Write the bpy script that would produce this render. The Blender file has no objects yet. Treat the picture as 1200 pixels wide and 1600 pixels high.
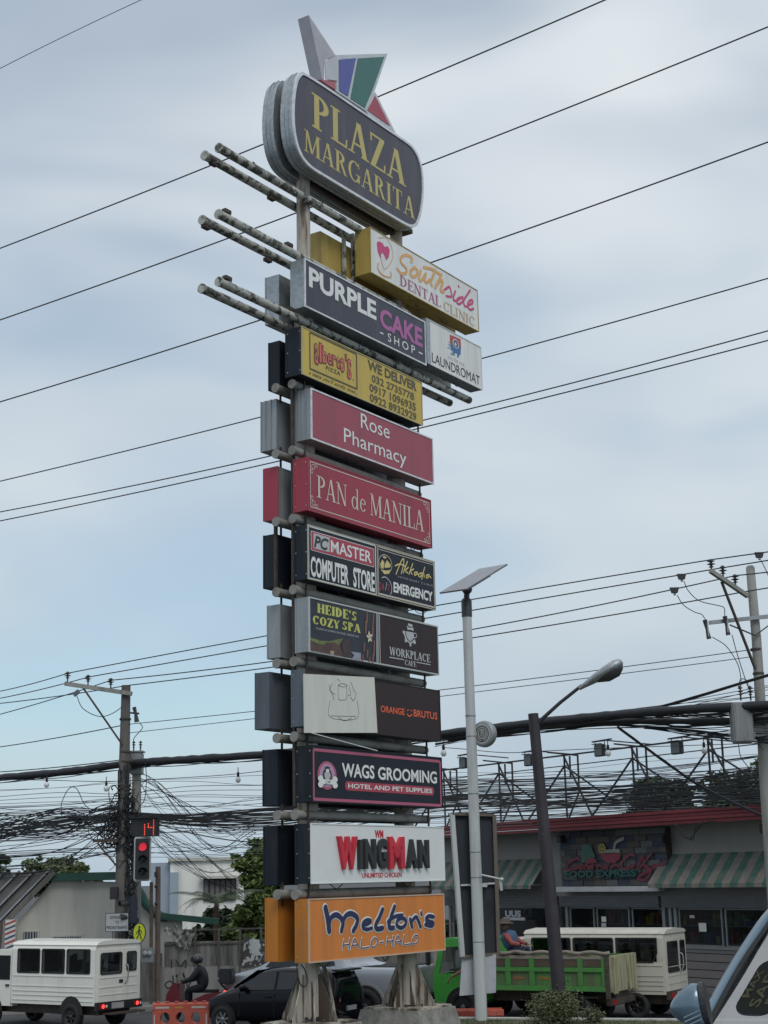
import bpy, bmesh, math, random
from mathutils import Vector, Matrix
random.seed(7)
C = bpy.context.scene.collection
R = math.radians
SC = bpy.context.scene
# ------------------------------------------------------------------ camera
FPX, PITCH, ROLL, EYE = 2349.1, R(13.651), R(-1.199), 3.5
cp_, sp_ = math.cos(PITCH), math.sin(PITCH)
_r = Vector((1, 0, 0)); FWD = Vector((0, cp_, sp_)); _u = Vector((0, -sp_, cp_))
RIGHT = _r*math.cos(ROLL) + _u*math.sin(ROLL); UP = _u*math.cos(ROLL) - _r*math.sin(ROLL)
cd = bpy.data.cameras.new('camera'); cam = bpy.data.objects.new('camera', cd); C.objects.link(cam)
cd.sensor_fit = 'VERTICAL'; cd.sensor_height = 24; cd.lens = FPX/1600*24; cd.clip_end = 5000; cd.clip_start = .05
cam.matrix_world = Matrix(((RIGHT.x, UP.x, -FWD.x, 0), (RIGHT.y, UP.y, -FWD.y, 0), (RIGHT.z, UP.z, -FWD.z, EYE), (0, 0, 0, 1)))
SC.camera = cam
EYEP = Vector((0, 0, EYE))
# ------------------------------------------------------------------ light
SUN_DIR = Vector((.22, -.70, .78)).normalized()     # towards the sun
sl = bpy.data.lights.new('sun', 'SUN'); sl.energy = 1.1; sl.angle = R(22); sl.color = (1, .965, .92)
so = bpy.data.objects.new('sun', sl); C.objects.link(so)
so.rotation_euler = SUN_DIR.to_track_quat('Z', 'Y').to_euler()
w = bpy.data.worlds.new('World'); SC.world = w; w.use_nodes = True
nt = w.node_tree; N = nt.nodes; L = nt.links; N.clear()
out = N.new('ShaderNodeOutputWorld'); bg = N.new('ShaderNodeBackground'); bg.inputs[1].default_value = .10
sky = N.new('ShaderNodeTexSky'); sky.sky_type = 'NISHITA'; sky.sun_disc = False
sky.sun_elevation = math.asin(SUN_DIR.z); sky.sun_rotation = math.atan2(SUN_DIR.x, SUN_DIR.y)
sky.air_density = 1.0; sky.dust_density = .6; sky.ozone_density = 1.0
tc = N.new('ShaderNodeTexCoord')
mp = N.new('ShaderNodeMapping'); mp.inputs['Scale'].default_value = (1.0, 1.0, 2.4); mp.inputs['Location'].default_value = (11.3, .4, 8.8)
L.new(tc.outputs['Generated'], mp.inputs[0])
n1 = N.new('ShaderNodeTexNoise'); n1.inputs['Scale'].default_value = 2.3; n1.inputs['Detail'].default_value = 3.2; n1.inputs['Roughness'].default_value = .50; n1.inputs['Distortion'].default_value = .35
L.new(mp.outputs[0], n1.inputs['Vector'])
n2 = N.new('ShaderNodeTexNoise'); n2.inputs['Scale'].default_value = 4; n2.inputs['Detail'].default_value = 3; n2.inputs['Roughness'].default_value = .45
L.new(mp.outputs[0], n2.inputs['Vector'])
cr = N.new('ShaderNodeValToRGB'); cr.color_ramp.interpolation = 'EASE'
cr.color_ramp.elements[0].position = .36; cr.color_ramp.elements[0].color = (.55,)*3+(1,)
cr.color_ramp.elements[1].position = .56; cr.color_ramp.elements[1].color = (1, 1, 1, 1)
L.new(n1.outputs['Fac'], cr.inputs[0])
# overcast veil: slightly brighter overhead than near the horizon, all round
sx = N.new('ShaderNodeSeparateXYZ'); L.new(tc.outputs['Generated'], sx.inputs[0])
vr = N.new('ShaderNodeValToRGB'); vr.color_ramp.interpolation = 'EASE'
ve = vr.color_ramp.elements
ve[0].position = 0; ve[0].color = (4.7, 5.75, 6.55, 1)
ve[1].position = 1; ve[1].color = (10.5, 11.0, 11.5, 1)
e = ve.new(.30); e.color = (6.0, 6.8, 7.5, 1)
e = ve.new(.50); e.color = (7.0, 7.6, 8.1, 1)
L.new(sx.outputs['Z'], vr.inputs[0])
c2 = N.new('ShaderNodeValToRGB'); c2.color_ramp.interpolation = 'EASE'
c2.color_ramp.elements[0].position = .30; c2.color_ramp.elements[0].color = (.92, .94, .965, 1)
c2.color_ramp.elements[1].position = .72; c2.color_ramp.elements[1].color = (1.10, 1.075, 1.05, 1)
L.new(n2.outputs['Fac'], c2.inputs[0])
mul = N.new('ShaderNodeMix'); mul.data_type = 'RGBA'; mul.blend_type = 'MULTIPLY'; mul.inputs[0].default_value = 1
L.new(vr.outputs[0], mul.inputs[6]); L.new(c2.outputs[0], mul.inputs[7])
mx = N.new('ShaderNodeMix'); mx.data_type = 'RGBA'
hz = N.new('ShaderNodeMapRange'); hz.interpolation_type = 'SMOOTHSTEP'; hz.inputs['From Min'].default_value = .02; hz.inputs['From Max'].default_value = .20; hz.inputs['To Min'].default_value = 1; hz.inputs['To Max'].default_value = 0
L.new(sx.outputs['Z'], hz.inputs['Value']); cm = N.new('ShaderNodeMath'); cm.operation = 'MAXIMUM'; L.new(cr.outputs[0], cm.inputs[0]); L.new(hz.outputs[0], cm.inputs[1]); L.new(cm.outputs[0], mx.inputs[0]); sg = N.new('ShaderNodeVectorMath'); sg.operation = 'MULTIPLY'; sg.inputs[1].default_value = (.90, 1.12, 1.15); L.new(sky.outputs[0], sg.inputs[0]); L.new(sg.outputs[0], mx.inputs[6]); L.new(mul.outputs[2], mx.inputs[7])
L.new(mx.outputs[2], bg.inputs[0]); L.new(bg.outputs[0], out.inputs[0])
SC.view_settings.view_transform = 'Standard'; SC.view_settings.look = 'None'
SC.view_settings.exposure = 0; SC.view_settings.gamma = 1; SC.view_settings.use_curve_mapping = False
SC.cycles.max_bounces = 6; SC.cycles.transparent_max_bounces = 16

# ------------------------------------------------------------------ measuring helpers
def ray(px, py): return FWD*FPX + RIGHT*(px-600) - UP*(py-800)
def at(px, py, D):
    d = ray(px, py); return EYEP + d*(D/d.y)
def ground(px, py, z=0):
    d = ray(px, py); return EYEP + d*((z-EYE)/d.z)
def proj(P):
    v = Vector(P)-EYEP; c = v.dot(FWD); return 600+FPX*v.dot(RIGHT)/c, 800-FPX*v.dot(UP)/c
class Frame:
    def __init__(s, o, ang): s.o = Vector(o); s.a = ang; s.x = Vector((math.cos(ang), math.sin(ang), 0)); s.y = Vector((-math.sin(ang), math.cos(ang), 0))
    def w(s, x, y, z): return s.o + s.x*x + s.y*y + Vector((0, 0, z))
    def loc(s, px, py, c=0):
        d = ray(px, py); t = (c + s.y.dot(s.o) - s.y.dot(EYEP))/s.y.dot(d); P = EYEP+d*t
        return s.x.dot(P-s.o), P.z - s.o.z
    def depth(s, a, z, px):
        lo, hi = -3., 6.
        for _ in range(40):
            m = (lo+hi)/2
            if proj(s.w(a, m, z))[0] > px: lo = m
            else: hi = m
        return (lo+hi)/2
# ------------------------------------------------------------------ object helpers
def tag(o, label=None, cat=None, group=None, kind=None):
    if label: o['label'] = label
    if cat: o['category'] = cat
    if group: o['group'] = group
    if kind: o['kind'] = kind
    return o
def empty(name, loc=(0, 0, 0), rz=0, label=None, cat=None, group=None):
    o = bpy.data.objects.new(name, None); o.empty_display_size = .2; C.objects.link(o); o.location = loc; o.rotation_euler = (0, 0, rz)
    return tag(o, label, cat, group)
def copy_tree(o, parent=None):
    c = o.copy(); C.objects.link(c)
    if parent: c.parent = parent
    for ch in list(o.children): copy_tree(ch, c)
    return c
class MB:
    def __init__(s): s.v = []; s.f = []; s.sm = []
    def add(s, vs, fs, smooth=False):
        n = len(s.v); s.v += [tuple(v) for v in vs]; s.f += [tuple(i+n for i in f) for f in fs]; s.sm += [smooth]*len(fs); return s
    def box(s, x0, x1, y0, y1, z0, z1, b=0):
        if b <= 0:
            s.add([(x, y, z) for z in (z0, z1) for y in (y0, y1) for x in (x0, x1)],
                  [(0, 2, 3, 1), (4, 5, 7, 6), (0, 1, 5, 4), (2, 6, 7, 3), (0, 4, 6, 2), (1, 3, 7, 5)])
        else:
            bm = bmesh.new(); bmesh.ops.create_cube(bm, size=1)
            for v in bm.verts: v.co = Vector(((x0+x1)/2+v.co.x*(x1-x0), (y0+y1)/2+v.co.y*(y1-y0), (z0+z1)/2+v.co.z*(z1-z0)))
            bmesh.ops.bevel(bm, geom=bm.edges[:], offset=b, segments=2, affect='EDGES', clamp_overlap=True)
            bm.verts.index_update(); s.add([v.co for v in bm.verts], [[v.index for v in f.verts] for f in bm.faces]); bm.free()
        return s
    def obox(s, c, ax, ay, az):          # oriented box: centre and half vectors
        c, ax, ay, az = map(Vector, (c, ax, ay, az))
        return s.add([c+ax*i+ay*j+az*k for k in (-1, 1) for j in (-1, 1) for i in (-1, 1)],
                     [(0, 2, 3, 1), (4, 5, 7, 6), (0, 1, 5, 4), (2, 6, 7, 3), (0, 4, 6, 2), (1, 3, 7, 5)])
    def beam(s, a, b, w, h=None):
        a, b = Vector(a), Vector(b); d = b-a; h = h or w
        u = d.normalized(); side = u.cross(Vector((0, 0, 1)))
        if side.length < .01: side = Vector((1, 0, 0))
        side.normalize(); up = side.cross(u)
        return s.obox((a+b)/2, d/2, side*w/2, up*h/2)
    def tube(s, pts, r, n=8, caps=True, smooth=True):
        pts = [Vector(p) for p in pts]; rs = r if isinstance(r, (list, tuple)) else [r]*len(pts)
        vs = []; fs = []; ref = None
        for i, p in enumerate(pts):
            d = (pts[min(i+1, len(pts)-1)]-pts[max(i-1, 0)]).normalized()
            if ref is None:
                ref = d.cross(Vector((0, 0, 1)))
                if ref.length < .05: ref = d.cross(Vector((1, 0, 0)))
            ref = (ref - d*ref.dot(d)).normalized(); b = d.cross(ref)
            for k in range(n):
                a = 2*math.pi*k/n; vs.append(p+(ref*math.cos(a)+b*math.sin(a))*rs[i])
        for i in range(len(pts)-1):
            for k in range(n):
                fs.append((i*n+k, i*n+(k+1) % n, (i+1)*n+(k+1) % n, (i+1)*n+k))
        s.add(vs, fs, smooth)
        if caps:
            m = (len(pts)-1)*n
            s.add(vs[:n], [tuple(range(n))[::-1]]); s.add(vs[m:], [tuple(range(n))])
        return s
    def prism(s, poly, y0, y1, plane='xz', smooth_side=False):   # polygon in xz extruded along y
        n = len(poly)
        def P(a, b, y):
            return (a, y, b) if plane == 'xz' else ((a, b, y) if plane == 'xy' else (y, a, b))
        vs = [P(a, b, y0) for a, b in poly] + [P(a, b, y1) for a, b in poly]
        s.add(vs, [tuple(range(n)), tuple(range(2*n-1, n-1, -1))])
        s.add(vs, [(i, (i+1) % n, n+(i+1) % n, n+i) for i in range(n)], smooth_side)
        return s
    def lathe(s, prof, c=(0, 0, 0), n=20, axis='z', smooth=True):  # prof: (r, h)
        vs = []
        for r, h in prof:
            for k in range(n):
                a = 2*math.pi*k/n; x, y = r*math.cos(a), r*math.sin(a)
                p = (x, y, h) if axis == 'z' else ((x, h, y) if axis == 'y' else (h, x, y))
                vs.append((p[0]+c[0], p[1]+c[1], p[2]+c[2]))
        fs = [(i*n+k, i*n+(k+1) % n, (i+1)*n+(k+1) % n, (i+1)*n+k) for i in range(len(prof)-1) for k in range(n)]
        return s.add(vs, fs, smooth)
    def quad(s, a, b, c, d): return s.add([a, b, c, d], [(0, 1, 2, 3)])
    def flat(s, poly, y, plane='xz'):
        vs = [(a, y, b) if plane == 'xz' else ((a, b, y) if plane == 'xy' else (y, a, b)) for a, b in poly]
        return s.add(vs, [tuple(range(len(poly)))])
    def sphere(s, c, r, n=10, m=7, sc=(1, 1, 1)):
        vs = []; fs = []
        for i in range(m+1):
            t = math.pi*i/m
            for k in range(n):
                a = 2*math.pi*k/n; vs.append((c[0]+r*sc[0]*math.sin(t)*math.cos(a), c[1]+r*sc[1]*math.sin(t)*math.sin(a), c[2]+r*sc[2]*math.cos(t)))
        for i in range(m):
            for k in range(n): fs.append((i*n+k, (i+1)*n+k, (i+1)*n+(k+1) % n, i*n+(k+1) % n))
        return s.add(vs, fs, True)
    def mesh(s, name, m, fix=False):
        me = bpy.data.meshes.new(name); me.from_pydata(s.v, [], s.f); me.polygons.foreach_set('use_smooth', s.sm)
        if m: me.materials.append(m)
        if fix:
            bm = bmesh.new(); bm.from_mesh(me); bmesh.ops.recalc_face_normals(bm, faces=bm.faces); bm.to_mesh(me); bm.free()
        me.update(); return me
    def build(s, name, m, parent=None, fix=True):
        o = bpy.data.objects.new(name, s.mesh(name, m, fix)); C.objects.link(o)
        if parent: o.parent = parent
        return o
def rrect(x0, x1, z0, z1, r, n=4):
    P = []
    for cx, cz, a0 in ((x1-r, z0+r, -90), (x1-r, z1-r, 0), (x0+r, z1-r, 90), (x0+r, z0+r, 180)):
        for k in range(n+1):
            a = R(a0+90*k/n); P.append((cx+r*math.cos(a), cz+r*math.sin(a)))
    return P
def circ(cx, cz, rx, rz=None, n=24): return [(cx+rx*math.cos(2*math.pi*k/n), cz+(rz or rx)*math.sin(2*math.pi*k/n)) for k in range(n)]
def spline(pts, k=5):
    if len(pts) < 3: return [Vector(p) for p in pts]
    P = [Vector(p) for p in pts]; P = [P[0]*2-P[1]]+P+[P[-1]*2-P[-2]]; o = []
    for i in range(1, len(P)-2):
        for j in range(k):
            t = j/k; o.append(.5*((2*P[i])+(P[i+1]-P[i-1])*t+(2*P[i-1]-5*P[i]+4*P[i+1]-P[i+2])*t*t+(3*P[i]-P[i-1]-3*P[i+1]+P[i+2])*t**3))
    return o+[P[-2]]
# ------------------------------------------------------------------ materials
MC = {}
def mat(name, col, rough=.6, metal=0, var=.12, scale=3., dirt=None, dirt_amt=0, streak=False, bump=.0, spec=None, thresh=(.5, .65), coat=0, bscale=None):
    if name in MC: return MC[name]
    m = bpy.data.materials.new(name); m.use_nodes = True; nt = m.node_tree; N = nt.nodes; L = nt.links
    b = N['Principled BSDF']; b.inputs['Roughness'].default_value = rough; b.inputs['Metallic'].default_value = metal
    if spec is not None: b.inputs['Specular IOR Level'].default_value = spec
    if coat: b.inputs['Coat Weight'].default_value = coat; b.inputs['Coat Roughness'].default_value = .06
    tc = N.new('ShaderNodeTexCoord'); mp = N.new('ShaderNodeMapping'); L.new(tc.outputs['Object'], mp.inputs[0])
    oi = N.new('ShaderNodeObjectInfo'); ad = N.new('ShaderNodeVectorMath'); ad.operation = 'ADD'
    sc = N.new('ShaderNodeVectorMath'); sc.operation = 'SCALE'; sc.inputs['Scale'].default_value = 37.; L.new(oi.outputs['Random'], sc.inputs[0])
    L.new(mp.outputs[0], ad.inputs[0]); L.new(sc.outputs[0], ad.inputs[1])
    if streak: mp.inputs['Scale'].default_value = (1, 1, .12)
    n = N.new('ShaderNodeTexNoise'); n.inputs['Scale'].default_value = scale; n.inputs['Detail'].default_value = 5; n.inputs['Roughness'].default_value = .6
    L.new(ad.outputs[0], n.inputs['Vector'])
    r = N.new('ShaderNodeValToRGB'); e = r.color_ramp.elements
    e[0].position = .3; e[1].position = .7
    e[0].color = tuple(max(0, c*(1-var)) for c in col)+(1,); e[1].color = tuple(min(1, c*(1+var)) for c in col)+(1,)
    L.new(n.outputs['Fac'], r.inputs[0]); colout = r.outputs[0]
    if dirt:
        n2 = N.new('ShaderNodeTexNoise'); n2.inputs['Scale'].default_value = scale*1.7; n2.inputs['Detail'].default_value = 7; n2.inputs['Roughness'].default_value = .68
        L.new(ad.outputs[0], n2.inputs['Vector'])
        r2 = N.new('ShaderNodeValToRGB'); r2.color_ramp.elements[0].position = thresh[0]; r2.color_ramp.elements[1].position = thresh[1]
        r2.color_ramp.elements[1].color = (dirt_amt,)*3+(1,)
        L.new(n2.outputs['Fac'], r2.inputs[0]); mx = N.new('ShaderNodeMix'); mx.data_type = 'RGBA'
        L.new(r2.outputs[0], mx.inputs[0]); L.new(colout, mx.inputs[6]); mx.inputs[7].default_value = tuple(dirt)+(1,); colout = mx.outputs[2]
    L.new(colout, b.inputs['Base Color'])
    if bump:
        n3 = N.new('ShaderNodeTexNoise'); n3.inputs['Scale'].default_value = bscale or scale*6; n3.inputs['Detail'].default_value = 4; L.new(tc.outputs['Object'], n3.inputs['Vector'])
        bp = N.new('ShaderNodeBump'); bp.inputs['Strength'].default_value = bump; bp.inputs['Distance'].default_value = .02
        L.new(n3.outputs['Fac'], bp.inputs['Height']); L.new(bp.outputs[0], b.inputs['Normal'])
    MC[name] = m; return m
def glow(name, col, s):
    m = bpy.data.materials.new(name); m.use_nodes = True; b = m.node_tree.nodes['Principled BSDF']
    b.inputs['Base Color'].default_value = tuple(col)+(1,); b.inputs['Emission Color'].default_value = tuple(col)+(1,); b.inputs['Emission Strength'].default_value = s
    return m
def pm(name, col, rough=.45, var=.05): return mat(name, col, rough, 0, var, 2.0, (col[0]*.6+.04, col[1]*.6+.04, col[2]*.6+.035), .35, True)
galv = mat('galvanised_steel', (.36, .39, .41), .42, .65, .22, 9, (.2, .2, .2), .6, thresh=(.5, .75))
galvp = mat('dull_galvanised_sheet', (.30, .325, .34), .55, .35, .15, 3, (.16, .15, .14), .55, True, thresh=(.48, .75))
pipew = mat('peeling_white_pipe_paint', (.40, .40, .36), .7, 0, .15, 2.8, (.05, .055, .045), .92, thresh=(.505, .54), bump=.4)
pipeg = mat('grimy_grey_pipe_paint', (.24, .235, .215), .75, 0, .15, 1.2, (.09, .08, .07), .8, thresh=(.50, .70), bump=.3)
colw = mat('weathered_column_paint', (.42, .39, .34), .75, 0, .18, 3, (.12, .06, .035), .85, True, thresh=(.52, .66), bump=.35)
pierm = mat('rusty_pier_paint', (.40, .37, .31), .8, 0, .22, 2.4, (.045, .03, .02), .95, True, thresh=(.43, .56), bump=.4)
dkst = mat('dark_rusty_steel', (.07, .055, .045), .7, .2, .3, 6, (.03, .02, .015), .6)
black = mat('black_sheet_metal', (.012, .017, .026), .5, 0, .25, 2, (.05, .05, .05), .35, True, spec=.25)
blackp = mat('black_plastic', (.02, .02, .022), .5, 0, .2, 6)
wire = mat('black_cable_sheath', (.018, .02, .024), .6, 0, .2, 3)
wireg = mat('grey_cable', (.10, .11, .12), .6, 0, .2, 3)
concrete = mat('stained_concrete', (.30, .29, .27), .9, 0, .2, 1.6, (.07, .065, .06), .92, True, thresh=(.38, .62), bump=.5, bscale=22)
concp = mat('concrete_footing', (.24, .23, .21), .9, 0, .25, 3, (.10, .10, .09), .7, thresh=(.45, .65), bump=.6)
asphalt = mat('asphalt', (.060, .061, .064), .85, 0, .18, 1.3, (.095, .093, .09), .5, bump=.4, bscale=60)
paving = mat('pavement_concrete', (.26, .25, .24), .9, 0, .15, 1.2, (.15, .145, .135), .6, bump=.3)
grassm = mat('short_grass', (.065, .085, .035), .9, 0, .4, 2, (.13, .10, .065), .8, bump=.6)
glass = mat('dark_window_glass', (.012, .014, .016), .06, 0, .1, 2, spec=.6)
rubber = mat('rubber', (.018, .018, .018), .85, 0, .15, 8)
whitep = mat('white_vehicle_paint', (.76, .75, .68), .35, 0, .04, 2, (.38, .35, .30), .35, True, thresh=(.55, .8), coat=.3)
def glass_mat(name, tint, gain=.9, base=.05):
    m = bpy.data.materials.new(name); m.use_nodes = True; nt = m.node_tree; N = nt.nodes; L = nt.links; N.clear()
    o = N.new('ShaderNodeOutputMaterial'); a = N.new('ShaderNodeBsdfTransparent'); a.inputs[0].default_value = tuple(tint)+(1,); g = N.new('ShaderNodeBsdfGlossy'); g.inputs['Roughness'].default_value = .03
    mx = N.new('ShaderNodeMixShader'); lw = N.new('ShaderNodeLayerWeight'); lw.inputs['Blend'].default_value = .5; p = N.new('ShaderNodeMath'); p.operation = 'POWER'; p.inputs[1].default_value = 4; q = N.new('ShaderNodeMath'); q.operation = 'MULTIPLY_ADD'; q.inputs[1].default_value = gain; q.inputs[2].default_value = base
    L.new(lw.outputs['Facing'], p.inputs[0]); L.new(p.outputs[0], q.inputs[0]); L.new(q.outputs[0], mx.inputs[0]); L.new(a.outputs[0], mx.inputs[1]); L.new(g.outputs[0], mx.inputs[2]); L.new(mx.outputs[0], o.inputs[0]); return m
PI = math.pi
# ------------------------------------------------------------------ lettering
BF = None
TXC = {}
def text_polys(s, bold=0, shear=0, space=1.0):
    k = (s, bold, shear, space)
    if k in TXC: return TXC[k]
    cu = bpy.data.curves.new('tmp', 'FONT'); cu.body = s; cu.offset = bold; cu.shear = shear; cu.space_character = space; cu.resolution_u = 3; cu.fill_mode = 'FRONT'
    o = bpy.data.objects.new('tmp', cu); C.objects.link(o)
    dg = bpy.context.evaluated_depsgraph_get(); me = o.evaluated_get(dg).to_mesh()
    vs = [(v.co.x, v.co.y) for v in me.vertices]; fs = [tuple(p.vertices) for p in me.polygons]
    o.evaluated_get(dg).to_mesh_clear(); C.objects.unlink(o); bpy.data.objects.remove(o); bpy.data.curves.remove(cu)
    TXC[k] = (vs, fs); return TXC[k]
def fit(vs, x0, x1, z0, z1):
    ax = min(v[0] for v in vs); bx = max(v[0] for v in vs); az = min(v[1] for v in vs); bz = max(v[1] for v in vs)
    return [(x0+(v[0]-ax)/(bx-ax)*(x1-x0), z0+(v[1]-az)/(bz-az)*(z1-z0)) for v in vs]
# serif capitals from strokes.  l: slanted stem (x0,y0,x1,y1,width)  h: bar (x0,x1,y,t)  s: serif (x,y,halfwidth)  a: bowl
T_, t_ = .155, .055
def G(*st): return st
SER = {
 'P': (.62, G(('l', .17, 0, .17, 1, T_), ('s', .17, 0, .17), ('s', .12, 1, .12), ('a', .27, .74, .33, .26, -90, 90, T_, t_), ('h', .17, .3, .973, t_), ('h', .17, .3, .507, t_))),
 'L': (.60, G(('l', .17, 0, .17, 1, T_), ('s', .17, 1, .17), ('s', .15, 0, .15), ('h', .17, .58, .027, t_), ('l', .555, 0, .575, .26, .05))),
 'A': (.74, G(('l', .10, 0, .36, 1, .06), ('l', .62, 0, .38, 1, T_), ('h', .17, .54, .32, t_), ('s', .10, 0, .12), ('s', .62, 0, .15))),
 'Z': (.64, G(('h', .06, .60, .973, t_), ('h', .04, .62, .027, t_), ('l', .13, .02, .52, .98, .16), ('l', .08, .76, .07, 1, .05), ('l', .58, 0, .60, .24, .05))),
 'M': (.92, G(('l', .13, 0, .15, 1, .06), ('l', .45, .05, .17, 1, .13), ('l', .45, .05, .76, 1, .06), ('l', .79, 0, .77, 1, T_), ('s', .13, 0, .12), ('s', .79, 0, .15), ('s', .11, 1, .10), ('s', .82, 1, .12))),
 'R': (.72, G(('l', .17, 0, .17, 1, T_), ('s', .17, 0, .16), ('s', .12, 1, .12), ('a', .27, .75, .30, .25, -90, 90, T_, t_), ('h', .17, .3, .973, t_), ('h', .17, .34, .52, t_), ('l', .60, 0, .36, .52, .15), ('s', .62, 0, .10))),
 'G': (.76, G(('a', .40, .5, .37, .5, 50, 315, .15, .055), ('l', .65, .05, .65, .42, .13), ('s', .62, .42, .15), ('l', .66, .72, .65, .98, .05))),
 'I': (.36, G(('l', .18, 0, .18, 1, T_), ('s', .18, 0, .16), ('s', .18, 1, .16))),
 'T': (.68, G(('l', .34, 0, .34, 1, T_), ('s', .34, 0, .16), ('h', .05, .63, .973, t_), ('l', .06, .76, .06, 1, .045), ('l', .62, .76, .62, 1, .045))),
 'N': (.80, G(('l', .14, 0, .14, 1, .06), ('l', .66, 0, .14, 1, .15), ('l', .67, 0, .67, 1, .06), ('s', .14, 0, .12), ('s', .11, 1, .12), ('s', .67, 1, .13))),
 'D': (.76, G(('l', .17, 0, .17, 1, T_), ('s', .12, 0, .12), ('s', .12, 1, .12), ('a', .24, .5, .47, .5, -90, 90, T_, t_), ('h', .17, .28, .973, t_), ('h', .17, .28, .027, t_))),
 'C': (.72, G(('a', .40, .5, .37, .5, 48, 312, .15, .055), ('l', .65, .70, .64, .97, .05))),
 'E': (.64, G(('l', .17, 0, .17, 1, T_), ('s', .10, 0, .10), ('s', .10, 1, .10), ('h', .17, .58, .973, t_), ('h', .17, .60, .027, t_), ('h', .17, .44, .5, t_), ('l', .57, .78, .57, 1, .05), ('l', .58, 0, .59, .24, .05), ('l', .44, .38, .44, .62, .045))),
 'F': (.60, G(('l', .17, 0, .17, 1, T_), ('s', .17, 0, .15), ('s', .10, 1, .10), ('h', .17, .57, .973, t_), ('h', .17, .42, .5, t_), ('l', .56, .78, .56, 1, .05), ('l', .42, .38, .42, .62, .045))),
 'H': (.80, G(('l', .17, 0, .17, 1, T_), ('l', .63, 0, .63, 1, T_), ('h', .17, .63, .5, t_), ('s', .17, 0, .15), ('s', .17, 1, .15), ('s', .63, 0, .15), ('s', .63, 1, .15))),
 'K': (.74, G(('l', .17, 0, .17, 1, T_), ('s', .17, 0, .15), ('s', .17, 1, .15), ('l', .24, .38, .60, 1, .06), ('l', .64, 0, .34, .56, .14), ('s', .60, 1, .11), ('s', .65, 0, .10))),
 'O': (.78, G(('a', .39, .5, .37, .5, 0, 360, .15, .055),)),
 'W': (1.0, G(('l', .30, 0, .12, 1, .14), ('l', .30, 0, .50, .9, .06), ('l', .70, 0, .50, 1, .14), ('l', .70, 0, .90, 1, .06), ('s', .12, 1, .12), ('s', .90, 1, .11), ('s', .5, 1, .09))),
 'Y': (.70, G(('l', .35, 0, .35, .45, T_), ('l', .35, .42, .12, 1, .14), ('l', .36, .42, .60, 1, .06), ('s', .35, 0, .15), ('s', .12, 1, .12), ('s', .60, 1, .10))),
 'S': (.60, G(('a', .30, .745, .22, .255, 30, 270, .12, .06), ('a', .30, .255, .24, .255, -150, 90, .13, .06), ('l', .50, .74, .50, .98, .045), ('l', .07, .02, .07, .26, .045))),
 "'": (.22, G(('l', .10, .72, .12, 1, .09),)),
 'd': (.56, G(('a', .26, .30, .21, .30, 0, 360, .11, .05), ('l', .45, 0, .45, .98, .10), ('s', .48, 0, .07), ('s', .41, .97, .07))),
 'e': (.50, G(('a', .25, .31, .21, .31, 20, 325, .11, .05), ('h', .09, .44, .37, .045))),
 ' ': (.34, ()),
}
def serif_polys(s, fat=1.0, gap=.03):
    V = []; F = []; x = 0; lay = 0
    def q(pts, l):
        n = len(V); V.extend([(a, b, l) for a, b in pts]); F.append(tuple(range(n, n+len(pts))))
    for ch in s:
        wd, st = SER[ch]
        for i, k in enumerate(st):
            l = i
            if k[0] == 'l':
                _, x0, y0, x1, y1, w_ = k; w_ *= fat; q([(x+x0-w_/2, y0), (x+x0+w_/2, y0), (x+x1+w_/2, y1), (x+x1-w_/2, y1)], l)
            elif k[0] == 'h':
                _, x0, x1, y, t = k; t *= fat; q([(x+x0, y-t/2), (x+x1, y-t/2), (x+x1, y+t/2), (x+x0, y+t/2)], l)
            elif k[0] == 's':
                _, cx, y, hw = k; t = .045*fat; y0 = y if y < .05 else y-t; q([(x+cx-hw, y0), (x+cx+hw, y0), (x+cx+hw, y0+t), (x+cx-hw, y0+t)], l)
            else:
                _, cx, cy, rx, ry, a0, a1, wm, wn = k; wm *= fat; wn *= fat; n = len(V); m = max(6, int(abs(a1-a0)/18))
                for j in range(m+1):
                    a = R(a0+(a1-a0)*j/m); c, s_ = math.cos(a), math.sin(a); ww = wn+(wm-wn)*abs(c)
                    V.append((x+cx+rx*c, cy+ry*s_, l)); V.append((x+cx+(rx-ww)*c, cy+(ry-ww)*s_, l))
                for j in range(m): F.append((n+2*j, n+2*j+2, n+2*j+3, n+2*j+1))
        x += wd+gap
    return V, F
def brush_polys(paths, w, k=5):
    """round-ended strokes as flat ribbons; each ribbon carries its own tiny layer"""
    V = []; F = []
    for li, (pts, ww) in enumerate(paths):
        P = spline([(p[0], p[1], 0) for p in pts], k); n0 = len(V); N_ = len(P)
        for i, p in enumerate(P):
            d = (P[min(i+1, N_-1)]-P[max(i-1, 0)]); d.normalize(); nn = Vector((-d.y, d.x, 0)); r = w*ww/2
            lz = li+.4*i/N_; V.append((p.x+nn.x*r, p.y+nn.y*r, lz)); V.append((p.x-nn.x*r, p.y-nn.y*r, lz))
        for i in range(N_-1): F.append((n0+2*i, n0+2*i+2, n0+2*i+3, n0+2*i+1))
        for ci, p in enumerate((P[0], P[-1])):
            n = len(V); V.extend([(p.x+math.cos(a*PI/5)*w*ww/2, p.y+math.sin(a*PI/5)*w*ww/2, li+.5+.2*ci) for a in range(10)]); F.append(tuple(range(n, n+10)))
    return V, F
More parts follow.
